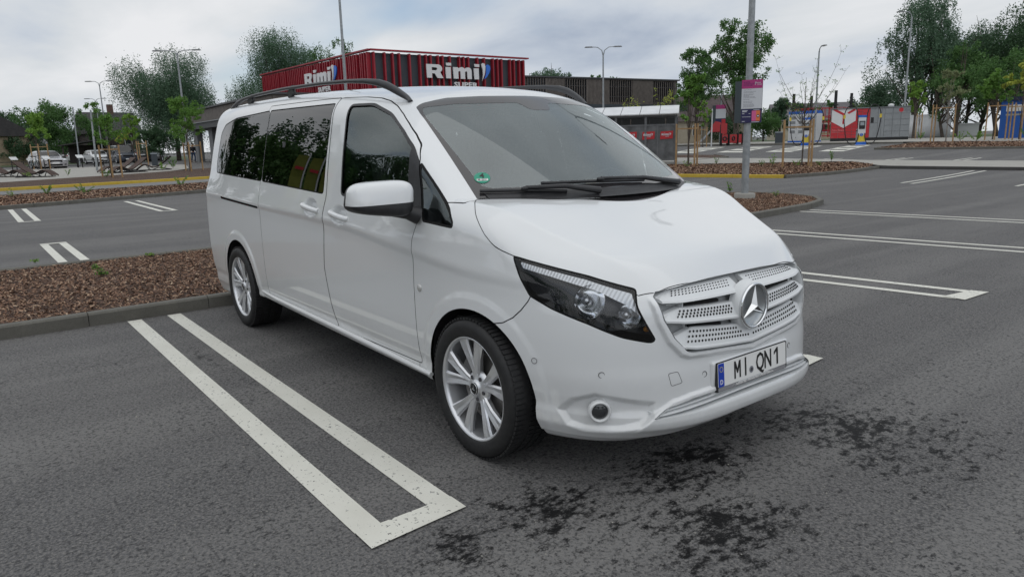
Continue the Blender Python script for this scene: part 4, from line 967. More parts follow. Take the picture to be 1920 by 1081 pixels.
S2 = [(-21.95, -14), (-22.1, -1.9), (-24.5, 4.33), (-26.5, 9.5), (-28.5, 15), (-33, 15.2), (-31.2, 9), (-29.75, 5.7), (-28.42, -1.6), (-28.2, -14)]
kerb('kerb', S2[:5], L=1.0); kerb('kerb', S2[5:], L=1.0); sheet('mulch_bed', S2, .08, MULCH, 1.0)
ROAD2 = [(-28.2, -30), (-28.42, -1.6), (-29.75, 5.7), (-31.2, 9), (-33, 15.2), (-36, 15.2), (-34.2, 6.9), (-33.7, 2.5), (-33.3, -1.4), (-33.1, -30)]
sheet('access_road', ROAD2, .006, ROADM, 1.5)
YK = [(-33.1, -14), (-33.25, -1.4), (-33.65, 2.5), (-34.07, 6.92), (-35, 11), (-36.2, 15.5)]
kerb('yellow_kerb', YK, YELL, .16, .13)
BED2 = [(-33.2, -14), (-33.35, -1.4), (-33.75, 2.5), (-34.17, 6.92), (-35.1, 11), (-36.4, 15.5), (-49, 15.5), (-44.7, 9.8), (-42.2, 6), (-40.5, 1.5), (-39.25, -1.1), (-38, -14)]
sheet('mulch_bed', BED2, .10, MULCH, 1.5)
sheet('plaza', [(-38, -14), (-39.25, -1.1), (-40.5, 1.5), (-42.2, 6), (-46.5, 9.2), (-57, 11.5), (-63.4, 9.6), (-65.2, 4.3), (-66.8, .4), (-67, -14)], .05, PAVE, 2)
BEDR = [(-16.92, 18.32), (-15.37, 19.41), (-11.61, 20.60), (-11.08, 22.92), (-11.14, 25.85), (-11.66, 27.38), (-13.25, 28.73), (-17.03, 26.32), (-19.76, 24.79), (-21.83, 23.59)]
kerb('yellow_kerb', [(-16.69, 18.07), (-15.17, 19.15), (-11.38, 20.23)], YELL, .14, .12); kerb('kerb', [(-11.35, 20.24), (-10.87, 22.53), (-10.89, 25.60), (-10.98, 26.41)], KERB)
sheet('mulch_bed', BEDR, .085, MULCH, 1.0)
sheet('pavement', [(-13.41, 29.06), (-11.09, 26.54), (-6.25, 26.93), (-1.78, 27.27), (-2.34, 30.89), (-7.36, 30.53), (-12.73, 29.95), (-18.07, 30.12), (-23.57, 29.44), (-27.56, 28.36), (-22.93, 23.59), (-19.90, 24.95), (-17.26, 26.65)], .10, PAVE, 1.0)
kerb('kerb', [(-10.95, 26.25), (-6.17, 26.67), (-1.72, 26.90)], concrete('dark_kerb', (.055, .053, .05), (.075, .072, .068)))
SB = [(-22.30, 26.51), (-21.49, 27.67), (-21.66, 31.35), (-23.40, 32.50), (-27.27, 32.33)]
sheet('mulch_bed', SB, .08, MULCH, 1.0); kerb('kerb', [(-21.20, 27.31), (-21.48, 31.15), (-23.54, 32.69)])
BF = [(-17.48, 39.48), (-18.15, 46.90), (-12.43, 46.99), (-5.69, 45.88), (-4.84, 41.10), (-10.57, 40.96)]
sheet('mulch_bed', BF, .09, MULCH, 1.0); kerb('kerb', [(-4.80, 40.90), (-10.50, 40.72), (-17.42, 39.22), (-18.25, 46.91)])
sheet('pavement', [(-56.35, 57.99), (-43.52, 56.20), (-27.15, 47.97), (-21.38, 47.59), (-18.48, 47.45), (-11.43, 47.13), (-8.65, 49.81), (-14, 66), (-30, 68), (-62, 70)], .10, PAVE, 2.0)
kerb('kerb', [(-45.71, 54.74), (-26.47, 46.83), (-19.04, 47.05)])
sheet('lawn', [(-95, -40), (-84, -8), (-92, 8), (-98, 22), (-170, 40), (-260, 20), (-260, -60)], .03, GRASS, 6); sheet('lawn', [(-14, 67), (-31, 69), (-64, 71), (-110, 130), (20, 140), (10, 60)], .02, GRASS, 6)
# loose bark chips: real flakes, nobody could count them
def chips(name, poly, n, size, zoff, seed):
    r_ = np.random.default_rng(seed); P = np.array(poly); lo = P.min(0); hi = P.max(0); out = []; got = 0
    while got < n:
        q = r_.uniform(lo, hi, (n*2, 2)); q = q[psd(q[:, 0], q[:, 1], poly) < -.07]; out.append(q); got += len(q)
    q = np.concatenate(out)[:n]; a = r_.uniform(0, 2*PI, n); tl = r_.normal(0, .38, n); rl = r_.normal(0, .45, n); L = size*r_.uniform(.5, 1.5, n); Wd = size*r_.uniform(.2, .55, n)
    u = np.stack([np.cos(a)*np.cos(tl), np.sin(a)*np.cos(tl), np.sin(tl)], 1)*L[:, None]; v = np.stack([-np.sin(a)*np.cos(rl), np.cos(a)*np.cos(rl), np.sin(rl)], 1)*Wd[:, None]
    c = np.stack([q[:, 0], q[:, 1], H(q[:, 0], q[:, 1])+zoff+r_.uniform(.004, .022, n)], 1)
    V = np.stack([c-u-v*.7, c+u-v, c+u*.9+v, c-u+v*.8], 1).reshape(-1, 3); o = obj(name, mesh_from(name, V, np.arange(4*n).reshape(-1, 4), [CHIP])); o['kind'] = 'stuff'; return o
chips('bark_chips', [p for p in STRIP if True], 110000, .0165, .085, 1)
chips('bark_chips', S2, 26000, .045, .08, 2); chips('bark_chips', BEDR, 16000, .05, .085, 3); chips('bark_chips', BF, 8000, .06, .09, 4)
def grit(n, seed):
    r_ = np.random.default_rng(seed); x = r_.uniform(-5, 6, n); y = r_.uniform(-3.2, 6, n); s_ = r_.uniform(.0012, .0042, n); b = []; F_ = []
    T4 = np.array([(1, 1, 0), (-1, 1, 0), (-1, -1, 0), (1, -1, 0), (.2, .1, 1.3)]); V = np.stack([x, y, x*0+.001], 1)[:, None]+T4[None]*s_[:, None, None]*r_.uniform(.6, 1.4, (n, 5, 3)); k = np.arange(n)[:, None]*5
    F_ = np.concatenate([k+np.array([[0, 1, 4]]), k+np.array([[1, 2, 4]]), k+np.array([[2, 3, 4]]), k+np.array([[3, 0, 4]])]); o = obj('grit', mesh_from('grit', V.reshape(-1, 3), F_, [nz_mat('grit_stone', (.15, .145, .135), (.30, .29, .26), 60, .9)])); o['kind'] = 'stuff'
grit(3500, 9)
# ================================================================= TREES
LEAF = {k: leaf_mat('leaf_'+k, *c) for k, c in dict(
    birch=((0.062, 0.117, 0.069), (0.097, 0.172, 0.103), (0.145, 0.228, 0.138)), green=((0.055, 0.124, 0.039), (0.090, 0.186, 0.055), (0.145, 0.255, 0.083)),
    dark=((0.034, 0.076, 0.039), (0.057, 0.113, 0.053), (0.090, 0.159, 0.069)), light=((0.124, 0.235, 0.041), (0.193, 0.345, 0.062), (0.290, 0.442, 0.083)),
    yellow=((0.276, 0.331, 0.055), (0.400, 0.455, 0.083), (0.524, 0.552, 0.124)), young=((0.090, 0.193, 0.039), (0.138, 0.276, 0.053), (0.207, 0.359, 0.083)), pale=((0.166, 0.207, 0.103), (0.235, 0.276, 0.138), (0.331, 0.359, 0.193))).items()}
BARK = nz_mat('bark', (.06, .048, .038), (.11, .09, .075), 6, .9, .004); BARKP = nz_mat('bark_pale', (.20, .18, .16), (.32, .30, .27), 5, .9); WOODS = nz_mat('stake_wood', (.30, .185, .085), (.40, .26, .13), 5, .8)
def leaves(P, size, r_, droop=0., asp=.55):
    n = len(P); d = r_.normal(size=(n, 3)); d[:, 2] -= droop; d /= np.linalg.norm(d, axis=1)[:, None]; e = r_.normal(size=(n, 3)); e -= d*np.sum(d*e, 1)[:, None]; e /= np.linalg.norm(e, axis=1)[:, None]
    s = size*r_.uniform(.6, 1.35, n)[:, None]; return np.stack([P-d*s*.5, P+e*s*asp*.5, P+d*s*.5, P-e*s*asp*.5], 1).reshape(-1, 3)
def tree(name, xy, h, cr, base, nleaf, leaf, m, seed, label, group=None, nl=30, droop=0., trunk=.02, bark=BARK, vr=None, loose=.5, shape='round', limbs=9, stems=1, z0=None):
    """cr crown radius, base height of the crown's underside; lobes of leaves on real limbs"""
    r_ = np.random.default_rng(seed); x, y = xy; z = hz_(x, y) if z0 is None else z0; root = empty(name, (x, y, z), 0, label, 'tree', group)
    if nleaf > 2900: nleaf = int(nleaf*1.9); leaf *= .72
    cz = (base+h)/2; vr = (h-base)/2; cen = []; 
    for k in range(nl):
        d = r_.normal(size=3); d /= np.linalg.norm(d); q = r_.uniform(0, 1)**.6*.86
        px = np.array([d[0]*cr*q, d[1]*cr*q, cz+d[2]*vr*q])
        if shape == 'cone': f = 1-.8*np.clip((px[2]-base)/(h-base), 0, 1); px[:2] *= f
        if shape == 'egg': f = 1-.45*np.clip((px[2]-cz)/vr, -.3, 1); px[:2] *= f
        cen.append((px, cr*r_.uniform(.24, .44)*(1 if shape != 'cone' else .7)))
    w = np.array([c[1]**2*(1+.9*(c[0][2]-cz)/vr) for c in cen]); w /= w.sum(); cnt = r_.multinomial(nleaf, w); Ps = []
    for (c, rr), k in zip(cen, cnt):
        # sub clusters make light and dark clumps
        ns = max(4, k//42); ball = lambda n_, pw: (lambda d_: d_/np.linalg.norm(d_, axis=1)[:, None]*r_.uniform(0, 1, n_)[:, None]**pw)(r_.normal(size=(n_, 3))); sub = c+ball(ns, .42)*rr*np.array([1.05, 1.05, .85]); idx = r_.integers(0, ns, k); p = sub[idx]+ball(k, .55)*rr*(.26+.24*loose)
        if droop: p[:, 2] -= np.abs(r_.normal(size=k))*rr*droop; p[:, :2] = sub[idx][:, :2]+(p[:, :2]-sub[idx][:, :2])*.6
        Ps.append(p)
    P = np.concatenate(Ps); P[:, 2] = np.maximum(P[:, 2], base*.75)
    V = leaves(P, leaf, r_, droop); obj('crown', mesh_from('crown', V, np.arange(len(V)).reshape(-1, 4), [m]), root)
    b = MB(); tr = h*trunk
    for s_ in range(stems):
        ox, oy = ((0, 0) if stems == 1 else (r_.normal()*cr*.12, r_.normal()*cr*.12)); tp = (ox*3.2+r_.normal()*cr*.05, oy*3.2+r_.normal()*cr*.05)
        pts = [(ox+(tp[0]-ox)*t+math.sin(t*5+seed)*cr*.02, oy+(tp[1]-oy)*t, h*.84*t-.1*(t == 0)) for t in (0, .15, .35, .6, .85, 1)]
        b.tube(pts, [tr*k/(1 if stems == 1 else 1.5) for k in (1.25, 1, .8, .5, .22, .06)], 7)
        for k in range(limbs):
            c, rr = cen[(k*stems+s_) % len(cen)]; t = r_.uniform(.25, .75)*min(1, c[2]/h/.8) ; t = max(base/h*.7, t*.9); q = np.array([ox+(tp[0]-ox)*t, oy+(tp[1]-oy)*t, h*.84*t]); mid = (q+c)/2+np.array([0, 0, -.08*cr+.1*rr]); b.tube([q, mid, c], [tr*.42, tr*.24, tr*.07], 5)
    b.build('trunk', [bark], root); return root
BG = 'large trees behind the car park'
tree('birch_tree', (-89.12, 18.57), 13.2, 6.3, 1.0, 60000, .21, LEAF['birch'], 11, 'tall wide birch with drooping grey-green crown left of the van, behind the double-armed lamp', BG, 70, .5, .018, loose=.42)
tree('birch_tree', (-89.55, 31.41), 16.2, 6.0, 2.6, 42000, .22, LEAF['birch'], 12, 'tall drooping tree with loose crown rising behind the left end of the red sign wall', BG, 50, .5, .018, loose=.38)
tree('tree', (-92.98, 40.34), 16.6, 5.0, 4, 13000, .30, LEAF['green'], 13, 'rounder green tree behind the middle of the red sign wall', BG, 26, .3)
tree('tree', (-91.98, 36.62), 12.4, 5.2, 3, 9000, .30, LEAF['green'], 113, 'lower green tree just above the red sign wall roof edge', BG, 22, .2)
tree('tree', (-107.90, 7.53), 8.0, 3.9, .8, 9500, .30, LEAF['green'], 14, 'mid green bushy tree behind the silver estate car, left of the picture', BG, 26)
tree('tree', (-133.41, 4.49), 8.0, 5.0, 1, 6500, .34, LEAF['dark'], 15, 'dark green tree behind the tan house at the left edge', BG, 26)
tree('tree', (-124.71, -0.94), 9.5, 5.0, 1, 5000, .36, LEAF['dark'], 115, 'dark green tree beyond the tan house', BG, 20)
tree('tree', (-111.15, 13.35), 7.2, 3.4, 1.2, 4500, .32, LEAF['green'], 16, 'green tree in front of the dark gabled house with the chimney', BG, 20)
tree('tree', (-121.84, 11.18), 5.2, 3.6, .4, 3500, .34, LEAF['dark'], 116, 'low dark tree between the silver estate and the open shed', BG, 16)
tree('tree', (-102.15, 4.97), 3.6, 3.2, .2, 4200, .28, LEAF['dark'], 17, 'dark low bushy tree directly behind the silver estate car', BG, 18, limbs=4)
tree('tree', (-83.81, 15.42), 3.8, 3.0, .3, 3200, .28, LEAF['dark'], 18, 'dark undergrowth at the foot of the big birch', BG, 16, limbs=4)
tree('tree', (-93.61, 81.39), 16.8, 5.2, 4, 4000, .42, LEAF['birch'], 19, 'distant rounded tree over the slatted wing, right of the red sign wall', BG, 18)
tree('tree', (-96.36, 94.56), 14.8, 4.0, 4, 2400, .42, LEAF['green'], 119, 'distant small tree over the slatted wing near the double-armed lamp', BG, 12)
tree('tree', (-37.88, 55.07), 11.2, 3.1, 3.4, 8200, .27, LEAF['green'], 20, 'slender green tree with open crown just left of the near parking sign pole', BG, 24, limbs=12, trunk=.014, stems=2)
tree('tree', (-43.98, 57.18), 10.0, 2.6, 2.4, 7500, .27, LEAF['green'], 21, 'green tree with lumpy crown behind the trolley shelter corner', BG, 20, limbs=9, trunk=.015)
tree('conifer_tree', (-48.01, 78.74), 6.6, 2.3, .4, 5200, .26, LEAF['birch'], 22, 'feathery blue-green conical tree right of the near parking sign', BG, 28, shape='cone')
tree('tree', (-46.86, 73.54), 4.6, 3.0, .3, 4200, .28, LEAF['green'], 23, 'broad green bush behind the nearer parking sign and red play panels', BG, 20, limbs=5)
tree('tree', (-51.08, 71.40), 3.6, 2.8, .3, 3000, .28, LEAF['dark'], 123, 'dark bush behind the red play fence', BG, 16, limbs=5)
tree('tree', (-47.59, 82.64), 5.6, 2.6, .4, 4000, .28, LEAF['birch'], 24, 'grey-green tree rising behind the white charger cabinet', BG, 20, shape='cone')
tree('tree', (-50.33, 95.82), 5.4, 2.6, .6, 2600, .30, LEAF['green'], 25, 'small green tree behind the climbing frame posts', BG, 14)
tree('tree', (-35.40, 71.70), 4.2, 1.1, .8, 1000, .26, LEAF['light'], 26, 'thin light green sapling between the two right climbing frame posts', BG, 9)
tree('tree', (-33.89, 75.34), 6.9, 3.3, .5, 6000, .26, LEAF['birch'], 27, 'grey-green tree behind the parcel locker, at the left end of the wood', BG, 26)
tree('tree', (-38.85, 83.96), 4.6, 3.0, .4, 2200, .26, LEAF['pale'], 127, 'pale blossoming bush over the roof of the parcel locker', BG, 16)
tree('tree', (-27.98, 71.30), 14.0, 4.6, 1.2, 22000, .24, LEAF['birch'], 28, 'tallest wispy tree of the wood on the right, behind the single-armed lamp', BG, 44, .3, .014, limbs=16, stems=4, loose=.6)
tree('tree', (-26.31, 76.82), 11.4, 4.4, 1.0, 19000, .25, LEAF['dark'], 29, 'dense dark tree in the middle of the wood on the right', BG, 36, limbs=12, stems=3)
tree('tree', (-24.14, 67.92), 9.4, 3.0, 1.0, 6000, .28, LEAF['green'], 129, 'mid green tree in the wood behind the staked pale sapling', BG, 26, limbs=9, stems=3)
tree('tree', (-21.93, 75.81), 13.2, 4.6, 1.2, 18000, .25, LEAF['dark'], 30, 'tall dark tree at the right edge of the picture above the blue kiosk', BG, 36, limbs=12, stems=3)
tree('tree', (-19.88, 65.08), 7.4, 2.6, 1.0, 5000, .26, LEAF['green'], 31, 'shorter green tree in front of the dark wood, left of the yellow one', BG, 22, limbs=8, stems=2)
tree('tree', (-19.51, 78.96), 13, 5, 1.2, 6000, .32, LEAF['dark'], 32, 'dark tree just past the right edge of the picture', BG, 24)
tree('tree', (-25.47, 62.84), 5.6, 1.3, 2.0, 1200, .22, LEAF['light'], 33, 'light green sprays hanging beside the right end of the parcel locker', BG, 12, limbs=8)
# wood and trees beyond the other side of the car park, seen mirrored in the van's windows
RFL = 'trees on the far side of the car park, mirrored in the van windows'
for k, (x, y, hh_, cr_, mm, lb) in enumerate(((-50, -13, 11.5, 4.5, 'dark', 'dark tree mirrored at the left end of the rear side window'), (-47, -19, 12.5, 5, 'birch', 'grey-green tree mirrored in the rear side window'), (-43, -15.5, 10.5, 4, 'green', 'round tree mirrored between the two rear panes'), (-43, -23, 13, 5.5, 'dark', 'broad dark tree mirrored behind the yellow flags'), (-37, -24, 12, 4.5, 'green', 'green tree mirrored at the right of the yellow flags'), (-31, -29, 13.5, 5.8, 'dark', 'dark tree mirrored in the front door window'), (-24, -33, 14.5, 6, 'birch', 'grey-green tree mirrored beside the wing mirror'), (-12, -32, 12, 6.5, 'dark', 'dark tree left of the photographer, furthest left of the near row'), (2, -30, 12, 6.5, 'green', 'green tree to the left behind the photographer'), (16, -30, 12, 6.5, 'birch', 'grey-green tree behind the photographer'), (30, -26, 12, 7, 'dark', 'dark tree far behind the photographer'), (42, -10, 12, 7, 'green', 'green tree across the road behind the photographer'))):
    tree('tree', (x, y), hh_, cr_, .6, 6500, .42, LEAF[mm], 60+k, lb, RFL, 34, .3, z0=0)
# ---- staked young trees
def staked(xy, h, cr, base, nleaf, leaf, m, seed, label, stakes, sh=1.75, group='young trees tied to wooden stakes', nl=14, shape='egg', bark=BARK, sparse=False, limbs=8):
    t = tree('young_tree', xy, h, cr, base, nleaf, leaf, m, seed, label, group, nl, 0., .0085, bark, limbs=limbs+5, loose=.55, shape=shape)
    x, y = xy; z = hz_(x, y); sup = empty('tree_stakes', (x, y, z), 0, 'wooden stakes and tie battens around the '+label.split(' ', 0)[0], 'tree stake', 'stake frames of the young trees')
    sup['label'] = 'timber stakes holding the '+' '.join(label.split()[:11])
    ps = []
    for (sx, sy) in stakes:
        b = MB(); hh_ = hz_(sx, sy)-z; b.cyl((sx-x, sy-y, hh_+sh/2-.05), .042, sh+.1, 8); b.build('stake', [WOODS], sup); ps.append((sx-x, sy-y, hh_))
    n = len(ps)
    for i in range(n if n > 2 else n-1):
        a, c = ps[i], ps[(i+1) % n]; b = MB(); b.bar((a[0], a[1], a[2]+sh-.22), (c[0], c[1], c[2]+sh-.22), .025, .055); b.build('batten', [WOODS], sup)
    return t
def around(xy, r_, ph=0, n=3): return [(xy[0]+r_*math.cos(ph+2*PI*k/n), xy[1]+r_*math.sin(ph+2*PI*k/n)) for k in range(n)]
staked((-64.07, 2.58), 4.5, 1.25, 1.9, 2600, .17, LEAF['light'], 41, 'yellow-green young tree in front of the silver estate car', [(-63.88, 2.15), (-62.20, 2.50), (-63.11, 3.16)], 1.95)
staked((-106.12, 3.15), 4.0, 1.2, 1.7, 1300, .20, LEAF['yellow'], 42, 'small yellow young tree in front of the tan house', [(-105.70, 2.86), (-104.76, 3.24), (-104.94, 3.85)], 2.2)
staked((-38.84, 3.58), 4.3, .95, 1.45, 2400, .11, LEAF['young'], 43, 'green young tree with a straggly top left of the van, nearest of the plaza trees', [(-39.82, 3.31), (-38.35, 3.55), (-38.28, 3.97)], 1.72)
staked((-65.18, 9.51), 4.9, .85, 1.7, 2600, .16, LEAF['light'], 44, 'light green upright young tree in front of the dark people carrier', [(-63.32, 9.41), (-64.34, 9.76), (-61.50, 9.78)], 2.0)
staked((-86.07, 12.48), 3.9, .8, 1.7, 800, .18, LEAF['yellow'], 45, 'yellowish young tree just left of the light green one', [(-85.71, 12.11), (-85.32, 12.62)], 1.9)
staked((-91.20, 15.86), 4.0, .85, 2.0, 700, .19, LEAF['yellow'], 46, 'little yellow young tree above the dark parked hatchback', [(-90.23, 15.44), (-89.89, 15.89)], 1.8)
staked((-41.80, 8.10), 4.9, 1.15, 1.3, 3000, .14, LEAF['young'], 47, 'green young tree beside the double-armed lamp next to the van tail', [(-42.49, 8.03), (-41.00, 7.96), (-42.21, 8.91)], 1.75)
staked((-18.26, 23.65), 5.0, .75, 1.9, 2600, .14, LEAF['young'], 48, 'bright green young tree right of the trolley shelter', [(-18.61, 23.19), (-17.97, 23.69), (-18.22, 24.20)], 2.0)
staked((-34.57, 45.98), 3.9, .7, 1.2, 700, .18, LEAF['light'], 49, 'small light green young tree by the play slide', [(-34.40, 45.36), (-34.06, 45.80)], 1.6)
staked((-16.58, 46.77), 4.7, .95, 2.2, 1500, .13, LEAF['pale'], 50, 'pale grey-green young tree right of the parcel locker', [(-17.08, 45.78), (-17.27, 46.71), (-16.01, 46.33)], 2.4, bark=BARKP)
staked((-15.00, 49.67), 4.6, 1.2, 1.8, 2300, .17, LEAF['young'], 51, 'green young tree left of the yellow one at the right edge', [(-15.13, 48.83), (-14.64, 48.96), (-14.36, 50.50)], 2.4)
staked((-13.60, 49.81), 5.2, 1.15, 2.3, 2200, .18, LEAF['yellow'], 52, 'bright yellow-green young tree at the right edge', [(-14.27, 49.60), (-13.39, 48.07), (-13.24, 48.94)], 2.3)
staked((-23.82, 59.96), 2.6, .25, 1.8, 60, .14, LEAF['young'], 53, 'bare thin sapling just right of the parcel locker', [(-23.77, 59.36), (-23.51, 59.70)], 2.1)
# sapling with bare spreading branches behind the near bed
def bare_tree(xy, h, fork, spread, nb, nleaf, leaf, m, seed, label, stakes=None, sh=2.0, bark=BARK):
    r_ = random.Random(seed); x, y = xy; z = hz_(x, y); root = empty('young_tree', (x, y, z), 0, label, 'tree', 'young trees tied to wooden stakes'); b = MB(); P = []
    b.tube([(0, 0, -.1), (.02, 0, fork*.5), (0, .02, fork), (.0, 0, h*.8)], [.034, .03, .026, .006], 6)
    for k in range(nb):
        a = 2*PI*k/nb+r_.uniform(-.3, .3); z0 = fork*r_.uniform(.92, 1.25); l = spread*r_.uniform(.6, 1.1); q = [Vector((0, 0, z0))]; e = r_.uniform(.7, 1.35)
        for j in range(5): q.append(q[-1]+Vector((math.cos(a)*l/5*(1.1-j*.1), math.sin(a)*l/5*(1.1-j*.1), l/5*e*(1+j*.12)))+Vector((r_.gauss(0, .03), r_.gauss(0, .03), 0)))
        q = [Vector((v.x, v.y, min(v.z, h))) for v in q]; b.tube(q, [.014, .011, .009, .007, .005, .003], 5)
        for j in range(2, 6):
            for s_ in range(3):
                d = Vector((r_.gauss(0, 1), r_.gauss(0, 1), r_.uniform(.2, 1.2))).normalized()*r_.uniform(.12, .35); b.tube([q[j], q[j]+d*.5, q[j]+d], [.004, .003, .002], 4, caps=False); P += [tuple(q[j]+d*r_.uniform(.3, 1)) for _ in range(max(1, nleaf//(nb*12)))]
    b.build('trunk', [bark], root); P = np.array(P)+np.random.default_rng(seed).normal(size=(len(P), 3))*.03; V = leaves(P, leaf, np.random.default_rng(seed)); obj('crown', mesh_from('crown', V, np.arange(len(V)).reshape(-1, 4), [m]), root)
    if stakes:
        sup = empty('tree_stakes', (x, y, z), 0, 'timber stakes holding the '+' '.join(label.split()[:11]), 'tree stake', 'stake frames of the young trees'); ps = []
        for sx, sy in stakes: MB().cyl((sx-x, sy-y, sh/2-.05), .045, sh+.1, 8).build('stake', [WOODS], sup); ps.append((sx-x, sy-y))
        for i in range(len(ps)): a, c = ps[i], ps[(i+1) % len(ps)]; MB().bar((a[0], a[1], sh-.3), (c[0], c[1], sh-.3), .025, .06).build('batten', [WOODS], sup)
bare_tree((-13.79, 25.45), 4.6, 1.8, 1.5, 15, 700, .062, LEAF['young'], 5, 'nearly bare spreading sapling between three stakes in front of the chargers', [(-14.05, 24.44), (-13.16, 25.09), (-13.67, 25.77)], 2.0)
bare_tree((-26.92, 29.13), 4.2, 2.2, .7, 8, 260, .09, LEAF['yellow'], 6, 'thin bare sapling rising behind the trolley shelter roof')
bare_tree((-27.01, 32.36), 4.4, 2.4, .75, 8, 380, .10, LEAF['yellow'], 8, 'thin yellowish sapling behind the right end of the trolley shelter')
# small bedding plants
def plant(xy, h, r0, n, seed, label, m='light', zoff=.09):
    r_ = np.random.default_rng(seed); x, y = xy; b = MB(); P = []
    for k in range(5):
        a = r_.uniform(0, 6.28); tip = (math.cos(a)*r0*.6, math.sin(a)*r0*.6, h*r_.uniform(.6, 1)); b.tube([(0, 0, 0), (tip[0]*.4, tip[1]*.4, tip[2]*.6), tip], [.006, .005, .002], 4)
        for j in range(n//5): t = r_.uniform(.25, 1.05); P.append((tip[0]*t+r_.normal()*.02, tip[1]*t+r_.normal()*.02, tip[2]*t))
    root = empty('plant', (x, y, hz_(x, y)+zoff), 0, label, 'plant', 'small green plants in the bark beds'); b.build('stem', [BARK], root)
    V = leaves(np.array(P), .022+h*.10, r_); obj('leaf_cluster', mesh_from('leaf_cluster', V, np.arange(len(V)).reshape(-1, 4), [LEAF[m]]), root)
for k, (q, hh_, r0, lb) in enumerate((((-14.85, 24.97), .55, .25, 'leafy plant left of the tall sapling stake in the right bed'), ((-15.47, 25.12), .3, .25, 'low plant behind the parking sign pole in the right bed'), ((-13.93, 25.29), .32, .3, 'low plant between the two stakes of the bare sapling'), ((-17.80, 25.08), .4, .2, 'plant right of the bright green young tree'), ((-17.90, 23.09), .35, .3, 'low plant at the foot of the bright green young tree'), ((-14.15, 28.50), .55, .12, 'thin upright plant at the pavement edge'), ((-13.26, 25.87), .25, .2, 'small plant right of the stakes'), ((-8.29, 12.74), .3, .12, 'small green weed on the lamp island edge'), ((-6.68, 12.25), .14, .16, 'tiny plant on the lamp island'), ((-7.24, -1.54), .07, .05, 'weed at the kerb edge of the near bark strip'), ((-7.96, -0.78), .05, .10, 'weed at the back kerb of the near bark strip'), ((-6.64, -1.56), .10, .12, 'thin light plant in the near bark strip'), ((-8.54, -2.07), .05, .05, 'tiny weed left in the near bark strip'), ((-27.24, -0.27), .4, .4, 'low grassy plant in the second bark strip'), ((-27.16, -1.28), .3, .35, 'low green plant at the left end of the second bark strip'), ((-26.56, 0.79), .35, .5, 'loose grassy plant in the middle of the second bark strip'), ((-28.07, 4.33), .4, .5, 'loose green plant near the van tail in the second bark strip'), ((-47.43, 8.44), .6, .6, 'flowering plant at the plaza edge near the van tail'), ((-44.90, 7.26), .5, .5, 'green plant beside the single lounger'), ((-39.18, 3.38), .4, .4, 'low green plant under the straggly young tree'), ((-44.19, 0.54), .3, .7, 'low green plants in front of the left loungers'), ((-43.28, 2.14), .5, .2, 'thin dry plant beside the plaza'), ((-14.72, 46.36), .9, .9, 'light green shrub at the foot of the right wood'), ((-12.04, 46.59), .8, .8, 'light green shrub below the blue kiosk'), ((-16.27, 48.16), .6, .8, 'low shrub behind the right bark bed'), ((-20.83, 53.26), .6, .7, 'low shrub beside the parcel locker'))):
    plant(q, hh_, r0, 60 if r0 < .4 else 160, 100+k, lb, 'young' if k % 2 else 'light')
# ================================================================= LAMP POSTS, SIGNS
GALV = nz_mat('galvanised_steel', (.26, .28, .29), (.36, .38, .39), 9, .45, metal=.35); LEDM = mat('lamp_head_grey', (.16, .165, .17), .5); LENS = mat('lamp_lens_clear', (.55, .56, .56), .2)
def lamp_post(xy, h, r0, r1, arms, label, ph=0., foot=False, al=1.5, up=.35):
    x, y = xy; z = hz_(x, y); root = empty('lamp_post', (x, y, z), 0, label, 'lamp post', 'car park lamp posts'); b = MB(); b.tube([(0, 0, -.1), (0, 0, 1.1), (0, 0, h)], [r0, r0*.97, r1], 12)
    b.lathe([(r0*1.35, 0), (r0*1.35, .04), (r0*1.02, .06)], 12); b.build('pole', [GALV], root)
    if foot: b = MB(); b.lathe([(.235, -.02), (.235, .19), (.22, .205), (r0, .21)], 28); b.build('footing', [concrete('footing', (.26, .25, .23), (.33, .32, .29))], root)
    for k in range(arms):
        a = ph+PI*k; c, s = math.cos(a), math.sin(a); b = MB(); b.tube([(0, 0, h-.15), (c*.10*al, s*.10*al, h+up*.5), (c*.42*al, s*.42*al, h+up*.95), (c*.8*al, s*.8*al, h+up)], [r1*.9, r1*.7, r1*.6, r1*.55], 8); arm = b.build('arm', [GALV], root)
        b = MB(); b.box((0, 0, 0), (.62, .24, .07), None, 0, .8); hd = b.build('lamp_head', [LEDM], arm, (c*(.8*al+.28), s*(.8*al+.28), h+up), (0, 0, a)); b = MB(); b.box((0, 0, -.039), (.42, .17, .008)); b.build('lens', [LENS], hd)
    return root
PR = YAW-PI/2
near = lamp_post((-7.05, 11.55), 9.6, .083, .055, 2, 'nearest lamp post, on the bark island, carrying the pink parking sign', PR+.3, True)
lamp_post((-52.10, 10.61), 7.75, .085, .05, 2, 'double-armed lamp post in front of the big birch, left of the van', PR, al=1.35, up=.18)
lamp_post((-76.87, 9.37), 7.5, .08, .045, 2, 'double-armed lamp post over the straggly young tree', PR, al=.9)
lamp_post((-96.90, 11.79), 7.2, .08, .045, 2, 'most distant lamp post of the left side, double-armed', PR, al=.9)
lamp_post((-29.49, 12.40), 9.3, .085, .05, 2, 'lamp post rising behind the van roof in front of the red wall', PR)
lamp_post((-36.63, 36.60), 7.15, .085, .05, 2, 'double-armed lamp post in front of the slatted wing', PR, al=1.0, up=.5)
lamp_post((-26.55, 48.87), 6.7, .085, .05, 1, 'single-armed lamp post beside the white charger cabinet', YAW+PI, al=.6, up=.3)
lamp_post((-24.38, 58.39), 9.5, .09, .05, 1, 'single-armed lamp post behind the parcel locker', PR+PI, al=.8, up=.4)
lamp_post((-41.24, 57.40), 8.6, .085, .05, 1, 'pale distant lamp post carrying the smaller pink sign', PR+PI, al=.6, up=.2)
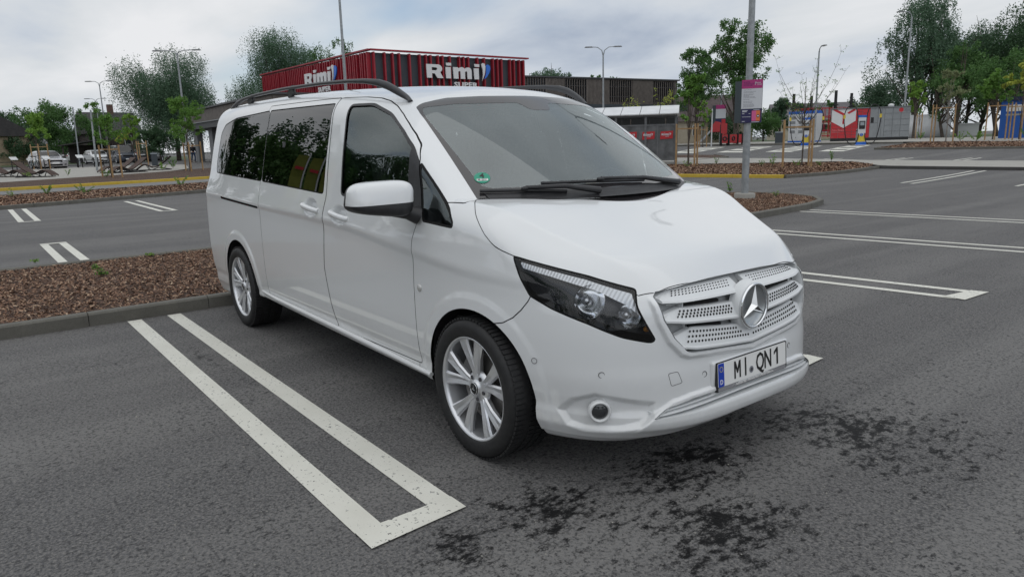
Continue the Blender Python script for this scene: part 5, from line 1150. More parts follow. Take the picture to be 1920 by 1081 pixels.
for px_, hh_, lb in (((-79.86, 7.17), 5.6, 'thin grey flag pole left of the open shed'), ((-50.91, 4.62), 3.9, 'leaning grey pole behind the straggly young tree')):
    tag(MB().tube([(0, 0, 0), (-.12, .12, hh_)], [.07, .05], 8).build('steel_pole', [GALV], None, (px_[0], px_[1], hz_(*px_))), lb, 'pole')
# parking sign on the near pole
PINK = mat('sign_pink', (.42, .035, .19), .45); NAVY = mat('sign_navy', (.022, .02, .085), .4); SWHITE = mat('sign_white', (.60, .62, .65), .4); GREYB = mat('sign_box_grey', (.045, .06, .068), .5); ORG = mat('sign_orange', (.72, .19, .06), .4); LPINK = mat('sign_light_pink', (.66, .12, .30), .4); TXT = mat('sign_text_grey', (.18, .18, .21), .5); TXT2 = mat('sign_text_purple', (.10, .02, .12), .5)
RED = mat('signal_red', (.50, .022, .03), .4)
def parking_sign(x, y, z, ang, W_s, H_s, label, detail=True, group='pink parking information signs'):
    """front faces -local y"""
    root = empty('parking_sign', (x, y, z), ang, label, 'sign', group)
    MB().box((-W_s*.66, .06, -.01), (W_s*.32, .16, H_s*.97)).build('sign_box', [GREYB], root); MB().box((0, .0, 0), (W_s*1.02, .02, H_s*1.0)).build('sign_board', [GREYB], root)
    def pan(nm, x0, x1, z0, z1, m, off=.0, r_=.0):
        poly = [(x0*W_s, z0*H_s), (x1*W_s, z0*H_s), (x1*W_s, z1*H_s), (x0*W_s, z1*H_s)]
        if r_: poly = rnd(poly, r_, 3)
        b = MB(); b.prism(poly, ((0, -.011-off, 0), (1, 0, 0), (0, 0, 1), (0, -1, 0)), .0015); return b.build(nm, [m], root)
    pan('white_panel', -.5, .5, -.17, .30, SWHITE); pan('pink_panel', -.5, .5, .295, .5, PINK); pan('navy_panel', -.5, .5, -.5, -.18, NAVY)
    if not detail: pan('orange_panel', .1, .48, -.47, -.21, RED, .002); return root
    pan('pink_stripe', .03, .24, -.46, -.22, LPINK, .002); pan('orange_stripe', .24, .43, -.46, -.22, ORG, .002)
    b = MB(); b.prism([(.335*W_s+.03*math.cos(2*PI*k/16), -.345*H_s+.034*math.sin(2*PI*k/16)) for k in range(16)], ((0, -.0155, 0), (1, 0, 0), (0, 0, 1), (0, -1, 0)), .001); b.build('car_symbol', [TRIM], root)
    pan('symbol_bar', .29, .38, -.36, -.33, SWHITE, .0045)
    def txt(s_, xx, zz, sz, m, al='LEFT'):
        o = obj('sign_text', text_mesh('sign_text', s_, sz, m, .0006, .0004, al), root, (xx*W_s, -.0135, zz*H_s), (PI/2, 0, 0))
    for k, s_ in enumerate(('MAKSAS', 'AUTOSTAVVIETA', 'NOTEIKUMI')): txt(s_, -.42, .445-.038*k, .036, TXT2)
    o = obj('logo_text', text_mesh('logo_text', 'P', .085, SWHITE, .0006, .002), root, (.17*W_s, -.0135, .405*H_s), (PI/2, 0, 0))
    for k, s_ in enumerate(('PARK', 'ZONE')): txt(s_, .24, .42-.038*k, .034, SWHITE)
    rows = [(-.40, .265, .32), (-.40, .225, .58), (-.40, .200, .42), (-.40, .165, .5), (-.40, .145, .45), (-.40, .125, .2), (-.40, .105, .48), (-.40, .08, .54), (-.40, .04, .27), (-.40, 0, .36), (-.40, -.03, .42), (-.40, -.065, .5), (-.40, -.088, .52), (-.40, -.11, .50), (-.40, -.132, .48)]
    rr = random.Random(3); b = MB()
    for x0, zz, ln in rows:
        xx = x0
        while xx < x0+ln: w_ = rr.uniform(.03, .09); b.box(((xx+w_/2)*W_s, -.0135, zz*H_s), (w_*W_s, .001, .0075)); xx += w_+.018
    b.build('printed_lines', [TXT], root)['kind'] = 'stuff'
    b = MB()
    for x0, x1, zz, th in ((-.44, -.18, -.215, .016), (-.44, -.22, -.24, .016), (-.44, -.33, -.285, .012), (-.12, -.04, -.285, .012), (-.44, -.02, -.36, .008), (-.44, -.30, -.465, .012), (.02, .40, -.485, .012), (.1, .4, -.20, .010)): MB().box(((x0+x1)/2*W_s, -.0135, zz*H_s), ((x1-x0)*W_s, .001, th)).build('printed_line', [SWHITE], root)
    return root
ax = math.atan2(CY-11.55, CX+7.05)+PI/2
parking_sign(-7.05+.10*math.cos(ax-PI/2)+.06, 11.55+.10*math.sin(ax-PI/2)+.04, 2.24, ax-.12, .44, .93, 'large pink, white and navy parking sign on the nearest lamp post')
_p = (-40.80, 56.80); parking_sign(_p[0], _p[1], hz_(*_p)+2.85, ax-.1, .95, 1.9, 'smaller looking pink and white parking sign on the pale distant lamp post', False)
_p = (-36.48, 36.45); q = empty('blue_parking_sign', (_p[0], _p[1], hz_(*_p)+2.55), ax+.35, 'small blue P sign on the lamp post behind the trolley shelter', 'sign'); MB().box((0, 0, 0), (.40, .03, .5)).build('sign_plate', [mat('traffic_blue', (.01, .06, .36), .4)], q); obj('sign_letter', text_mesh('sign_letter', 'P', .42, SWHITE, .002, .008), q, (0, -.018, 0), (PI/2, 0, 0))
# ================================================================= SUPERMARKET
DKPAN = nz_mat('dark_cladding', (.035, .045, .055), (.05, .06, .07), 1, .6); REDF = nz_mat('red_fin', (.27, .012, .024), (.34, .017, .030), 2, .45); BRN = nz_mat('brown_timber', (.105, .09, .08), (.145, .126, .112), 3, .7); CANM = mat('canopy_grey', (.06, .062, .066), .5)
LETW = mat('sign_letter_white', (.72, .72, .72), .4); LETB = mat('sign_letter_blue', (.03, .16, .62), .4)
def curve_poly(name, loops, m, ext):
    c = bpy.data.curves.new(name, 'CURVE'); c.dimensions = '2D'; c.fill_mode = 'BOTH'; c.extrude = ext
    for lp in loops:
        s_ = c.splines.new('POLY'); s_.points.add(len(lp)-1); s_.use_cyclic_u = True
        for q, p in zip(s_.points, lp): q.co = (p[0], p[1], 0, 1)
    o = bpy.data.objects.new(name, c); COL.objects.link(o); dg = bpy.context.evaluated_depsgraph_get(); dg.update(); me = bpy.data.meshes.new_from_object(o.evaluated_get(dg)); bpy.data.objects.remove(o); bpy.data.curves.remove(c); me.materials.clear(); me.materials.append(m); return me
def rc(x0, y0, x1, y1): return [(x0, y0), (x1, y0), (x1, y1), (x0, y1)]
def arc(cx, cy, rx, ry, a0, a1, n=8): return [(cx+rx*math.cos(R(a0+(a1-a0)*k/n)), cy+ry*math.sin(R(a0+(a1-a0)*k/n))) for k in range(n+1)]
GLY = dict(R=[[(0, 0), (0, 1)]+[(.62, 1)]+arc(.66, .70, .26, .30, 80, -60)+[(.98, 0), (.62, 0), (.46, .33), (.30, .33), (.30, 0)], [(.30, .56), (.30, .78)]+arc(.52, .67, .11, .11, 90, -90, 6)],
           i=[[(0, 0), (.30, 0), (.30, .84), (0, .84)]], d=[rc(.02, .95, .32, 1.16)],
           m=[[(0, 0), (0, .86), (.28, .86), (.30, .80)]+arc(.52, .62, .20, .26, 130, 40, 5)+[(.72, .76)]+arc(.92, .62, .22, .26, 130, 0, 6)+[(1.14, 0), (.86, 0), (.86, .52), (.80, .60), (.72, .52), (.72, 0), (.44, 0), (.44, .52), (.38, .60), (.30, .52), (.30, 0)]])
PET1 = [(0, 1.18)]+[(.10, 1.27), (.22, 1.20), (.26, 1.0), (.24, .7), (.18, .35), (.02, -.12), (.10, .4), (.08, .8)]
PET2 = [(.34, 1.10), (.46, 1.18), (.60, 1.05), (.62, .85), (.55, .55), (.38, .22), (.20, .02), (.32, .4), (.36, .8)]
def rimi(parent, o, u, v, s_, ext=.05, mw=None, mb=None, super_=True, nm='sign_letter', sx=1.48, local=False):
    """letters of the shop sign standing off the wall: o lower left corner, u along, v up, s_ cap height"""
    mw = mw or LETW; M = frame_matrix(o, u, v); x = 0
    def put(loops, dx, m):
        me = curve_poly(nm, [[(p[0]*s_*sx, p[1]*s_) for p in lp] for lp in loops], m, ext); q = obj(nm, me, parent); MM = M @ Matrix.Translation((dx*s_*sx, 0, ext)); q.matrix_basis = MM if local else parent.matrix_basis.inverted() @ MM; return q
    put(GLY['R'], 0, mw); put(GLY['i'], 1.14, mw); put(GLY['d'], 1.16, mw); put(GLY['m'], 1.60, mw); put(GLY['i'], 2.90, mw); put(GLY['d'], 2.92, mw); put([PET1], 3.38, mw); put([PET2], 3.34, mb or LETB)
    if super_:
        me = text_mesh(nm, 'SUPER', .52*s_, mw, ext*.8, .014*s_, 'LEFT', 1.08*sx/1.1, 1.05); q = obj(nm, me, parent); MM = M @ Matrix.Translation((1.62*s_*sx, -.46*s_, ext)); q.matrix_basis = MM if local else parent.matrix_basis.inverted() @ MM
shop = empty('supermarket', (*(-52.69, 25.76), hz_(*(-52.69, 25.76))), 0, 'supermarket with red finned sign walls and brown slatted wings behind the van', 'building')
c0 = Vector((*(-52.69, 25.76), 0)); cl = Vector((*(-75.97, 24.95), 0)); cr_ = Vector((*(-52.26, 41.73), 0)); zt = 9.34; zb = 3.8
def part(o, root):
    o.parent = root; o.matrix_parent_inverse = root.matrix_basis.inverted(); return o
ul = (cl-c0).normalized(); ur = (cr_-c0).normalized(); nl_ = Vector((0, 0, 1)).cross(ul); nr_ = Vector((0, 0, 1)).cross(ur)
if nl_.dot(Vector((CX, CY, 0))-c0) < 0: nl_ = -nl_
if nr_.dot(Vector((CX, CY, 0))-c0) < 0: nr_ = -nr_
b = MB(); P4 = [c0, cr_, cr_+(cl-c0), cl]; b.add([(p.x, p.y, z) for z in (zb, zt-.25) for p in P4], [(0, 1, 2, 3), (7, 6, 5, 4), (0, 4, 5, 1), (1, 5, 6, 2), (2, 6, 7, 3), (3, 7, 4, 0)]); part(b.build('sign_wall', [DKPAN]), shop)
b = MB()
for a, c, n_ in ((c0, cr_, nr_), (c0, cl, nl_)):
    d = (c-a).normalized(); b.bar(a+n_*.2-d*.2+Vector((0, 0, zt-.05)), c+n_*.2+d*.2+Vector((0, 0, zt-.05)), .42, .12)
part(b.build('roof_edge', [REDF]), shop)
rr = random.Random(5)
def fins(a, c, n_, dense):
    L = (c-a).length; d = (c-a).normalized(); t = .12; key = ('fin', round(L)); 
    me = MB(); me.box((0, 0, 0), (.13, .36, zt-zb-.25)); me = mesh_from('fin', me.V, me.F, [REDF])
    while t < L-.1:
        o = obj('fin', me); p = a+d*t+n_*.19; o.location = (p.x, p.y, (zt+zb)/2-.1); o.rotation_euler = (0, 0, math.atan2(d.y, d.x)); part(o, shop); t += rr.choice((.30, .42, .42, .62) if dense else (.46, .62, .74, .98, .5))
fins(c0, cl, nl_, True); fins(c0, cr_, nr_, False)
rimi(shop, (-52.14, 30.68, 7.19), tuple(ur), (0, 0, 1), 1.14); 
rimi(shop, (-64.71, 24.92, 7.23), tuple(-ul), (0, 0, 1), 1.14)
# brown wings
def wing(a, c, z0, z1, depth, label, slats=True, roofc=.25):
    a = Vector((*a, 0)); c = Vector((*c, 0)); d = (c-a).normalized(); L = (c-a).length; n_ = Vector((0, 0, 1)).cross(d)
    if n_.dot(Vector((CX, CY, 0))-a) < 0: n_ = -n_
    b = MB(); m_ = (a+c)/2-n_*depth/2; Mx = Matrix.Rotation(math.atan2(d.y, d.x), 3, 'Z'); b.box((m_.x, m_.y, (z0+z1)/2), (L, depth, z1-z0), Mx); w = part(b.build('wing_wall', [BRN]), shop)
    b = MB(); b.box((m_.x+n_.x*.1, m_.y+n_.y*.1, z1+.06), (L+.3, depth+.3, .14), Mx); part(b.build('roof_edge', [CANM]), shop)
    return a, d, n_, L, Mx
a, d, n_, L, Mx = wing((-52.89, 42.24), (-50.39, 61.92), 5.09, 7.70, 12, '')
zA, zB = 5.09, 7.70
b = MB(); t = .2; wv = MB(); k = 0
while t < L-.5:                       # bays of dark glazing behind open slats alternate with closed slats
    wb = rr.choice((2.2, 2.8, 3.2)); q = a+d*(t+wb/2)+n_*.02
    if k % 2 == 0: part(MB().box((q.x, q.y, (zA+zB)/2+.1), (wb, .04, zB-zA-.5), Mx).build('window_band', [mat('dark_glazing', (.012, .014, .018), .15)]), shop)
    s_ = 0
    while s_ < wb:
        q = a+d*(t+s_)+n_*.10; b.box((q.x, q.y, (zA+zB)/2), (.07 if k % 2 == 0 else .13, .09, zB-zA-.1), Mx); s_ += .30 if k % 2 == 0 else .17
    t += wb; k += 1
o = part(b.build('slats', [BRN]), shop); o['kind'] = 'stuff'
for zz in (zA+(zB-zA)*.33, zA+(zB-zA)*.72): q0 = a+n_*.06+Vector((0, 0, zz)); q1 = a+d*L+n_*.06+Vector((0, 0, zz)); part(MB().bar(q0, q1, .04, .05).build('slat_rail', [CANM]), shop)
q = a+d*L/2+n_*.6; b = MB(); b.box((q.x, q.y, zA-.35), (L+1, 1.6, .7), Mx); part(b.build('canopy_band', [DKPAN]), shop)
q = a+d*L/2-n_*3; b = MB(); b.box((q.x, q.y, (zA-.7+.3)/2), (L-.5, 6, zA-.7), Mx); part(b.build('ground_floor', [mat('shop_dark', (.03, .031, .033), .4)]), shop)
a, d, n_, L, Mx = wing((-47.23, 15.28), (-74.26, 16.12), 3.99, 5.20, 14, '')
zA, zB = 3.99, 5.20
me = MB(); me.box((0, 0, 0), (1.22, .05, zB-zA-.12)); me = mesh_from('facade_panel', me.V, me.F, [BRN]); t = .65
while t < L-.3:
    q = a+d*t+n_*.04; o = obj('facade_panel', me); o.location = (q.x, q.y, (zA+zB)/2); o.rotation_euler = (0, 0, math.atan2(d.y, d.x)); part(o, shop); t += 1.25
q = a+d*L/2-n_*1.2; b = MB(); b.box((q.x, q.y, zA-.25), (L+.2, 3.2, .5), Mx); part(b.build('canopy_band', [CANM]), shop); b = MB(); b.box((q.x, q.y, zA+.03), (L+.4, 3.5, .06), Mx); part(b.build('canopy_trim', [GALV]), shop)
q = a+d*L/2-n_*5.5; b = MB(); b.box((q.x, q.y, (zA-.5+.3)/2), (L-1.2, 6, zA-.5), Mx); part(b.build('ground_floor', [mat('shop_grey', (.09, .093, .098), .5)]), shop)
for t in (L-2.2, L-8, L-14):
    q = a+d*t-n_*.5; b = MB(); b.box((q.x, q.y, (zA-.3+.4)/2), (1.3, .5, zA-.7), Mx); part(b.build('column', [concrete('column_grey', (.16, .165, .17), (.2, .205, .21))]), shop)
    q = a+d*(t-3)-n_*2.44; b = MB(); b.box((q.x, q.y, 1.9), (2.0, .1, 2.6), Mx); part(b.build('entrance_door', [MATS['dark_glazing']]), shop)
# cart shelter with banners
TRANS = glass_mat('shelter_panel', (.34, .35, .36), 1.5, film=.62, veil_col=(.21, .215, .22)); SHF = nz_mat('shelter_frame', (.13, .135, .14), (.17, .175, .18), 4, .5, metal=.3); SHR = nz_mat('shelter_roof', (.62, .63, .64), (.72, .73, .74), 2, .35)
A = np.array((-23.01, 21.83)); B_ = np.array((-19.69, 24.46)); dv_ = (B_-A)/np.hypot(*(B_-A)); nv = np.array([-dv_[1], dv_[0]]); 
if np.dot(nv, np.array([CX, CY])-A) > 0: nv = -nv
Ls = float(np.hypot(*(B_-A))); sx_, sy_ = A; zs = hz_(*((A+B_)/2)); shel = empty('trolley_shelter', (sx_, sy_, zs), math.atan2(dv_[1], dv_[0]), 'grey trolley shelter with white sloping roof and red shop banners right of the windscreen', 'shelter')
for yy, zt_ in ((0, 2.42), (2.6, 2.42)):
    for k in range(4): MB().box((Ls*k/3, yy, zt_/2), (.10, .10, zt_)).build('post', [SHF], shel)
    for zz in (.35, 1.98, 2.40): MB().box((Ls/2, yy, zz), (Ls-.1, .07, .07)).build('rail', [SHF], shel)
    npan = 5
    for k in range(npan):
        x0 = Ls*k/npan; MB().box((x0+Ls/npan/2, yy, 1.17), (Ls/npan-.05, .03, 1.56)).build('panel', [TRANS], shel)
        if k: MB().box((x0, yy-.0, 1.17), (.05, .05, 1.6)).build('mullion', [SHF], shel)
for k in range(5):
    x0 = -.15+(Ls+.3)*k/5; w_ = (Ls+.3)/5-.03
    b = MB(); b.add([(x0, -.25, 2.50), (x0+w_, -.25, 2.50), (x0+w_, 1.3, 2.92), (x0, 1.3, 2.92), (x0, 2.85, 2.50), (x0+w_, 2.85, 2.50), (x0, -.25, 2.46), (x0+w_, -.25, 2.46), (x0, 2.85, 2.46), (x0+w_, 2.85, 2.46), (x0, 1.3, 2.88), (x0+w_, 1.3, 2.88)], [(0, 1, 2, 3), (3, 2, 5, 4), (6, 7, 1, 0), (4, 5, 9, 8), (0, 3, 10, 6), (3, 4, 8, 10), (1, 7, 11, 2), (2, 11, 9, 5), (7, 6, 10, 11), (11, 10, 8, 9)]); b.build('roof_panel', [SHR], shel)
for xx in (0, Ls):
    for zz in (.35, 1.98, 2.40): MB().box((xx, 1.3, zz), (.06, 2.5, .07)).build('rail', [SHF], shel)
for k in range(5):
    xx = Ls*(k+.5)/5; g_ = MB(); g_.prism([(-.30, -.19), (.28, -.16), (.30, .19), (-.28, .17)], ((0, 0, 0), (1, 0, 0), (0, 0, 1), (0, -1, 0)), .012); bn = g_.build('banner', [RED], shel, (xx, -.03, 1.50)); rimi(bn, (-.235, -.016, -.02), (1, 0, 0), (0, 0, 1), .10, .003, SWHITE, SWHITE, True, 'banner_letter', 1.12, True)
# ================================================================= CHARGERS, LOCKER, CABINET
BLU = mat('charger_blue', (.015, .12, .52), .4); CWH = mat('charger_white', (.62, .63, .64), .35); YLW = mat('charger_yellow', (.66, .50, .05), .4); CBL = mat('cable_black', (.012, .012, .013), .5)
def facing(xy, extra=0.): return math.atan2(CY-xy[1], CX-xy[0])+PI/2+extra
def charger(xy, label, s=1.0):
    r0 = empty('charger', (*xy, hz_(*xy)+.0), facing(xy, .12), label, 'ev charger', 'electric car chargers'); w_, d_ = .46, .30
    MB().box((0, 0, .10), (.62, .40, .20)).build('base', [BLU], r0); MB().box((0, 0, .42), (w_, d_, .45)).build('yellow_panel', [YLW], r0); MB().box((0, 0, 1.22), (w_, d_, 1.14)).build('housing', [CWH], r0); MB().box((0, 0, 1.86), (w_+.02, d_+.02, .14)).build('top_cap', [BLU], r0)
    bevel(MB().box((0, -.17, 1.30), (.36, .06, .52)).build('screen_surround', [CBL], r0), .03); MB().box((0, -.205, 1.38), (.24, .01, .22)).build('screen', [mat('screen_grey', (.30, .34, .36), .2)], r0)
    b = MB(); b.prism([(.10*math.cos(2*PI*k/18), .10*math.sin(2*PI*k/18)) for k in range(18)], ((0, -.152, .66), (1, 0, 0), (0, 0, 1), (0, -1, 0)), .01); b.build('round_logo', [BLU], r0); b = MB(); b.prism([(-.01, -.07), (.03, -.02), (.0, -.02), (.02, .07), (-.03, 0), (0, 0)], ((0, -.164, .66), (1, 0, 0), (0, 0, 1), (0, -1, 0)), .006); b.build('logo_flash', [YLW], r0)
    for sg in (-1, 1):
        ca = empty('cable'); ca.parent = r0; pts = [(sg*.20, 0, .55), (sg*.24, -.02, 1.3), (sg*.30, -.02, 2.05), (sg*.42, -.02, 2.42), (sg*.66, -.02, 2.60), (sg*.92, -.02, 2.46), (sg*1.06, -.02, 2.15), (sg*1.10, -.02, 1.7), (sg*1.02, -.03, 1.0), (sg*.88, -.05, .35), (sg*.62, -.08, .06), (sg*.40, -.16, .04), (sg*.22, -.2, .4), (sg*.18, -.2, .9)]
        sm_ = []
        for i in range(len(pts)-1):
            p0, p1, p2, p3 = [np.array(pts[max(0, min(len(pts)-1, i+j))]) for j in (-1, 0, 1, 2)]
            for t in (0, .34, .67): sm_.append(tuple(.5*((2*p1)+(-p0+p2)*t+(2*p0-5*p1+4*p2-p3)*t*t+(-p0+3*p1-3*p2+p3)*t**3)))
        b = MB(); b.tube(sm_, .030, 6); b.build('cable_loop', [CBL], ca); MB().box((sg*1.085, -.02, 1.86), (.13, .10, .24)).build('cable_clip', [YLW], ca)
charger((-21.21, 45.27), 'white, blue and yellow charger with looping cables before the red locker'); charger((-25.23, 45.40), 'white and blue charger with cable loop, just right of the parking sign pole')
def bollard(xy, label): 
    r0 = empty('bollard', (*xy, hz_(*xy)), 0, label, 'bollard'); MB().cyl((0, 0, .5), .075, 1.0, 12).build('post', [GALV], r0); MB().cyl((0, 0, .93), .078, .06, 12).build('band', [CBL], r0); MB().lathe([(.075, 1.0), (.05, 1.03), (0, 1.04)], 12).build('cap', [GALV], r0)
bollard((-21.48, 45.25), 'grey steel bollard left of the charger before the red locker')
# parcel locker
LG = nz_mat('locker_grey', (.24, .255, .265), (.27, .285, .295), 2, .4); LR = nz_mat('locker_red', (.47, .022, .03), (.52, .03, .04), 2, .4); LWt = mat('locker_white', (.66, .67, .67), .4); LGs = mat('locker_side', (.20, .215, .225), .45)
lA = np.array((-26.93, 51.89)); lB = np.array((-22.25, 54.63)); lv = lB-lA; LL = float(np.hypot(*lv)); la = math.atan2(lv[1], lv[0]); lz = .5*(hz_(*lA)+hz_(*lB)); lock = empty('parcel_locker', (*lA, lz+.0), la, 'long parcel locker, red with white box emblem at left and grey doors at right', 'parcel locker')
MB().box((LL/2, .36, .16), (LL-.02, .68, .30)).build('plinth', [CBL], lock); MB().box((LL/2, .40, 1.42), (LL, .72, 2.22)).build('cabinet', [LGs], lock); MB().box((LL/2, .36, 2.56), (LL+.06, .86, .06)).build('roof', [LGs], lock)
fr = .50*LL; doors = []
def door(x0, x1, z0, z1, m, nm='locker_door'):
    MB().box(((x0+x1)/2, .02, (z0+z1)/2), (x1-x0-.022, .035, z1-z0-.022)).build(nm, [m], lock)
xs_ = [0, .095*LL, .185*LL, .275*LL, .40*LL, .50*LL]
for i in range(5):
    zz = .32; rows = 9 if i < 4 else 7
    for k in range(rows): door(xs_[i], xs_[i+1], zz+2.2*k/rows, zz+2.2*(k+1)/rows, LR)
cols = [.50, .60, .645, .685, .785, .885, 1.0]
for i in range(6):
    rows = (2, 1, 1, 5, 5, 5)[i]
    for k in range(rows): door(cols[i]*LL, cols[i+1]*LL, .32+2.2*k/rows, .32+2.2*(k+1)/rows, LG)
MB().box((.53*LL, -.006, 1.62), (.20, .012, .42)).build('screen', [CBL], lock)
def flat(nm, poly, m, off, parent=lock, th=.004): b = MB(); b.prism(poly, ((0, -off, 0), (1, 0, 0), (0, 0, 1), (0, -1, 0)), th); return b.build(nm, [m], parent)
flat('emblem_box', [(.02, 2.50), (1.72, 2.50), (1.72, 1.62), (.88, 1.10), (.02, 1.60)], LWt, .001)
flat('emblem_stroke', [(.10, 2.50), (.38, 2.50), (.95, 2.17), (.95, 1.40), (.80, 1.40), (.80, 2.06), (.10, 2.46)], LR, .006); flat('emblem_stroke', [(1.10, 2.24), (1.22, 2.14), (1.68, 2.40), (1.68, 2.50), (1.50, 2.50)], LR, .006)
for k, (s_, sz, zz) in enumerate((('Paku Skapis', .19, .93), ('Pickup station', .11, .78), ('dpd', .10, .42))): obj('locker_text', text_mesh('locker_text', s_, sz, mat('locker_text_pale', (.62, .22, .22), .5), .002, .001, 'LEFT'), lock, (.08, -.006, zz), (PI/2, 0, 0))
b = MB(); b.prism([(.17*math.cos(PI/6+2*PI*k/6), .17*math.sin(PI/6+2*PI*k/6)) for k in range(6)], ((.885*LL, -.002, 2.32), (1, 0, 0), (0, 0, 1), (0, -1, 0)), .01); b.build('logo_cube', [LR], lock)
obj('locker_text', text_mesh('locker_text', 'dpd', .30, TXT, .002, .004, 'LEFT'), lock, (.92*LL, -.006, 2.31), (PI/2, 0, 0))
MB().ball((1.52*LL/2+.0, .3, 2.68), (.22, .18, .14), 10).build('roof_beacon', [LWt], lock)
# white cabinet with blue bands
cA = np.array((-30.91, 52.42)); cB_ = np.array((-28.44, 52.28)); cv = cB_-cA; CL = float(np.hypot(*cv)); cab_ = empty('power_cabinet', (*cA, hz_(*cA)-.05), math.atan2(cv[1], cv[0]), 'white power cabinet with louvred doors and blue bands at top and foot', 'cabinet')
MB().box((CL/2, .45, .16), (CL, .9, .22)).build('blue_base', [BLU], cab_); MB().box((CL/2, .46, 1.35), (CL-.02, .88, 2.16)).build('housing', [CWH], cab_); MB().box((CL/2, .45, 2.53), (CL, .9, .22)).build('blue_top', [BLU], cab_)
LOU = nz_mat('louvre_grey', (.20, .21, .22), (.25, .26, .27), 30, .6)
for i in range(3):
    x0 = CL*(.03+.315*i); MB().box((x0+CL*.15, .012, 1.35), (CL*.30, .02, 2.06)).build('door', [CWH], cab_)
    for k in range(4):
        f = MB()
        for j in range(5): f.box((x0+CL*.14, -.004, 2.22-.37*k-.05*j), (CL*.19, .014, .036))
        f.build('louvre', [LOU], cab_)
    for k in range(3): MB().box((x0+CL*.275, -.004, .55+.75*k), (.035, .02, .07)).build('latch', [CBL], cab_)
obj('cabinet_text', text_mesh('cabinet_text', 'elektrum', .13, CWH, .002, .002), cab_, (CL/2, -.006, 2.53), (PI/2, 0, 0))
# climbing frame: black posts, red ropes; play fence; slide; tables; bins
ROPE = mat('rope_red', (.40, .02, .03), .7); cf = empty('climbing_frame', (*(-33.58, 62.34), .8), 0, 'rope climbing frame with four tall black posts and red ropes behind the cabinet and locker', 'climbing frame'); ox, oy, oz = cf.location
posts = [((-34.65, 59.28), 4.4), ((-34.75, 62.50), 4.3), ((-31.23, 60.38), 4.5), ((-31.92, 64.49), 4.4)]
for (q, hh_) in posts:
    b = MB(); b.tube([(q[0]-ox, q[1]-oy, 0), (q[0]-ox, q[1]-oy, hh_)], [.15, .13], 8); b.cyl((q[0]-ox, q[1]-oy, hh_*.72), .26, .08, 10); b.build('post', [CBL], cf)
for i in range(4):
    for j in range(i+1, 4):
        A0, B0 = posts[i][0], posts[j][0]; b = MB()
        for k in range(5):
            z0 = .5+.62*k; b.tube([(A0[0]-ox, A0[1]-oy, z0), ((A0[0]+B0[0])/2-ox, (A0[1]+B0[1])/2-oy, z0+.12*(-1)**k), (B0[0]-ox, B0[1]-oy, z0)], .022, 4, caps=False)
        for k in range(1, 8):
            t = k/8; b.tube([(A0[0]+(B0[0]-A0[0])*t-ox, A0[1]+(B0[1]-A0[1])*t-oy, z0_) for z0_ in (.4, 1.7, 3.1)], .020, 4, caps=False)
        o = b.build('rope_net', [ROPE], cf)
for k, (q, lb) in enumerate((((-31.48, 55.02), 'picnic table left of the power cabinet, behind the charger'), ((-30.14, 56.76), 'picnic table between the power cabinet and the red locker'))):
    r0 = empty('picnic_table', (*q, hz_(*q)), facing(q), lb, 'table', 'timber picnic tables'); MB().box((0, 0, .74), (1.7, .7, .06)).build('tabletop', [WOODS], r0)
    for sy in (-1, 1): MB().box((0, sy*.62, .44), (1.7, .24, .05)).build('bench_board', [WOODS], r0)
    for sx in (-1, 1): b = MB(); b.bar((sx*.6, -.6, 0), (sx*.6, -.1, .72), .05, .05); b.bar((sx*.6, .6, 0), (sx*.6, .1, .72), .05, .05); b.bar((sx*.6, -.72, .40), (sx*.6, .72, .40), .05, .05); b.build('leg', [CBL], r0)
def bin_(xy, w_, h_, label): r0 = empty('litter_bin', (*xy, hz_(*xy)), facing(xy), label, 'bin'); MB().box((0, 0, h_*.48), (w_, w_, h_*.9)).build('bin_body', [mat('bin_dark', (.035, .045, .055), .5)], r0); MB().box((0, 0, h_*.97), (w_*1.1, w_*1.1, .07)).build('bin_lid', [mat('bin_lid', (.30, .33, .37), .4)], r0)
bin_((-30.76, 50.93), .62, 1.0, 'dark square litter bin beside the power cabinet'); bin_((-56.95, 9.33), .42, 1.0, 'dark slim litter bin behind the single lounger'); bin_((-68.78, 8.18), .3, .5, 'small dark bin between the parked cars')
PR_ = mat('play_red', (.40, .03, .035), .5)
pf_ = empty('play_fence', (*(-34.91, 48.88), hz_(*(-34.91, 48.88))), 0, 'low play fence of red panels with round cut-outs beneath the distant pink sign', 'play panel'); ox, oy, oz = pf_.location
for k, (a, c) in enumerate((((-34.89, 48.92), (-34.56, 49.35)), ((-34.50, 49.42), (-34.39, 50.39)), ((-34.34, 50.46), (-34.21, 50.81)), ((-34.18, 50.84), (-34.08, 51.31)))):
    a = np.array(a); c = np.array(c); m_ = (a+c)/2; L_ = float(np.hypot(*(c-a))); an = math.atan2(c[1]-a[1], c[0]-a[0]); Mx = Matrix.Rotation(an, 3, 'Z'); MB().box((m_[0]-ox, m_[1]-oy, .58), (L_-.06, .06, .72), Mx).build('panel', [PR_], pf_)
    for q in (a, c): MB().box((q[0]-ox, q[1]-oy, .52), (.09, .09, 1.04)).build('post', [CBL], pf_)
    if k < 2: nn = np.array([math.sin(an), -math.cos(an)]); nn = nn if np.dot(nn, np.array([CX, CY])-m_) > 0 else -nn; b = MB(); b.lathe([(.15+.05*math.cos(t), .05*math.sin(t)) for t in [2*PI*j/8 for j in range(9)]], 18, 'y', (0, 0, 0)); o = b.build('round_window', [CBL], pf_, (m_[0]-ox+nn[0]*.05, m_[1]-oy+nn[1]*.05, .6), (0, 0, an))
sl_ = empty('play_slide', (*(-36.68, 49.93), hz_(*(-36.68, 49.93))), facing((-36.68, 49.93)), 'playground slide with red tower and pale steel chute', 'slide')
b = MB()
prof = [(-.05, 1.25), (-.3, 1.0), (-.75, .50), (-1.05, .28), (-1.4, .24)]
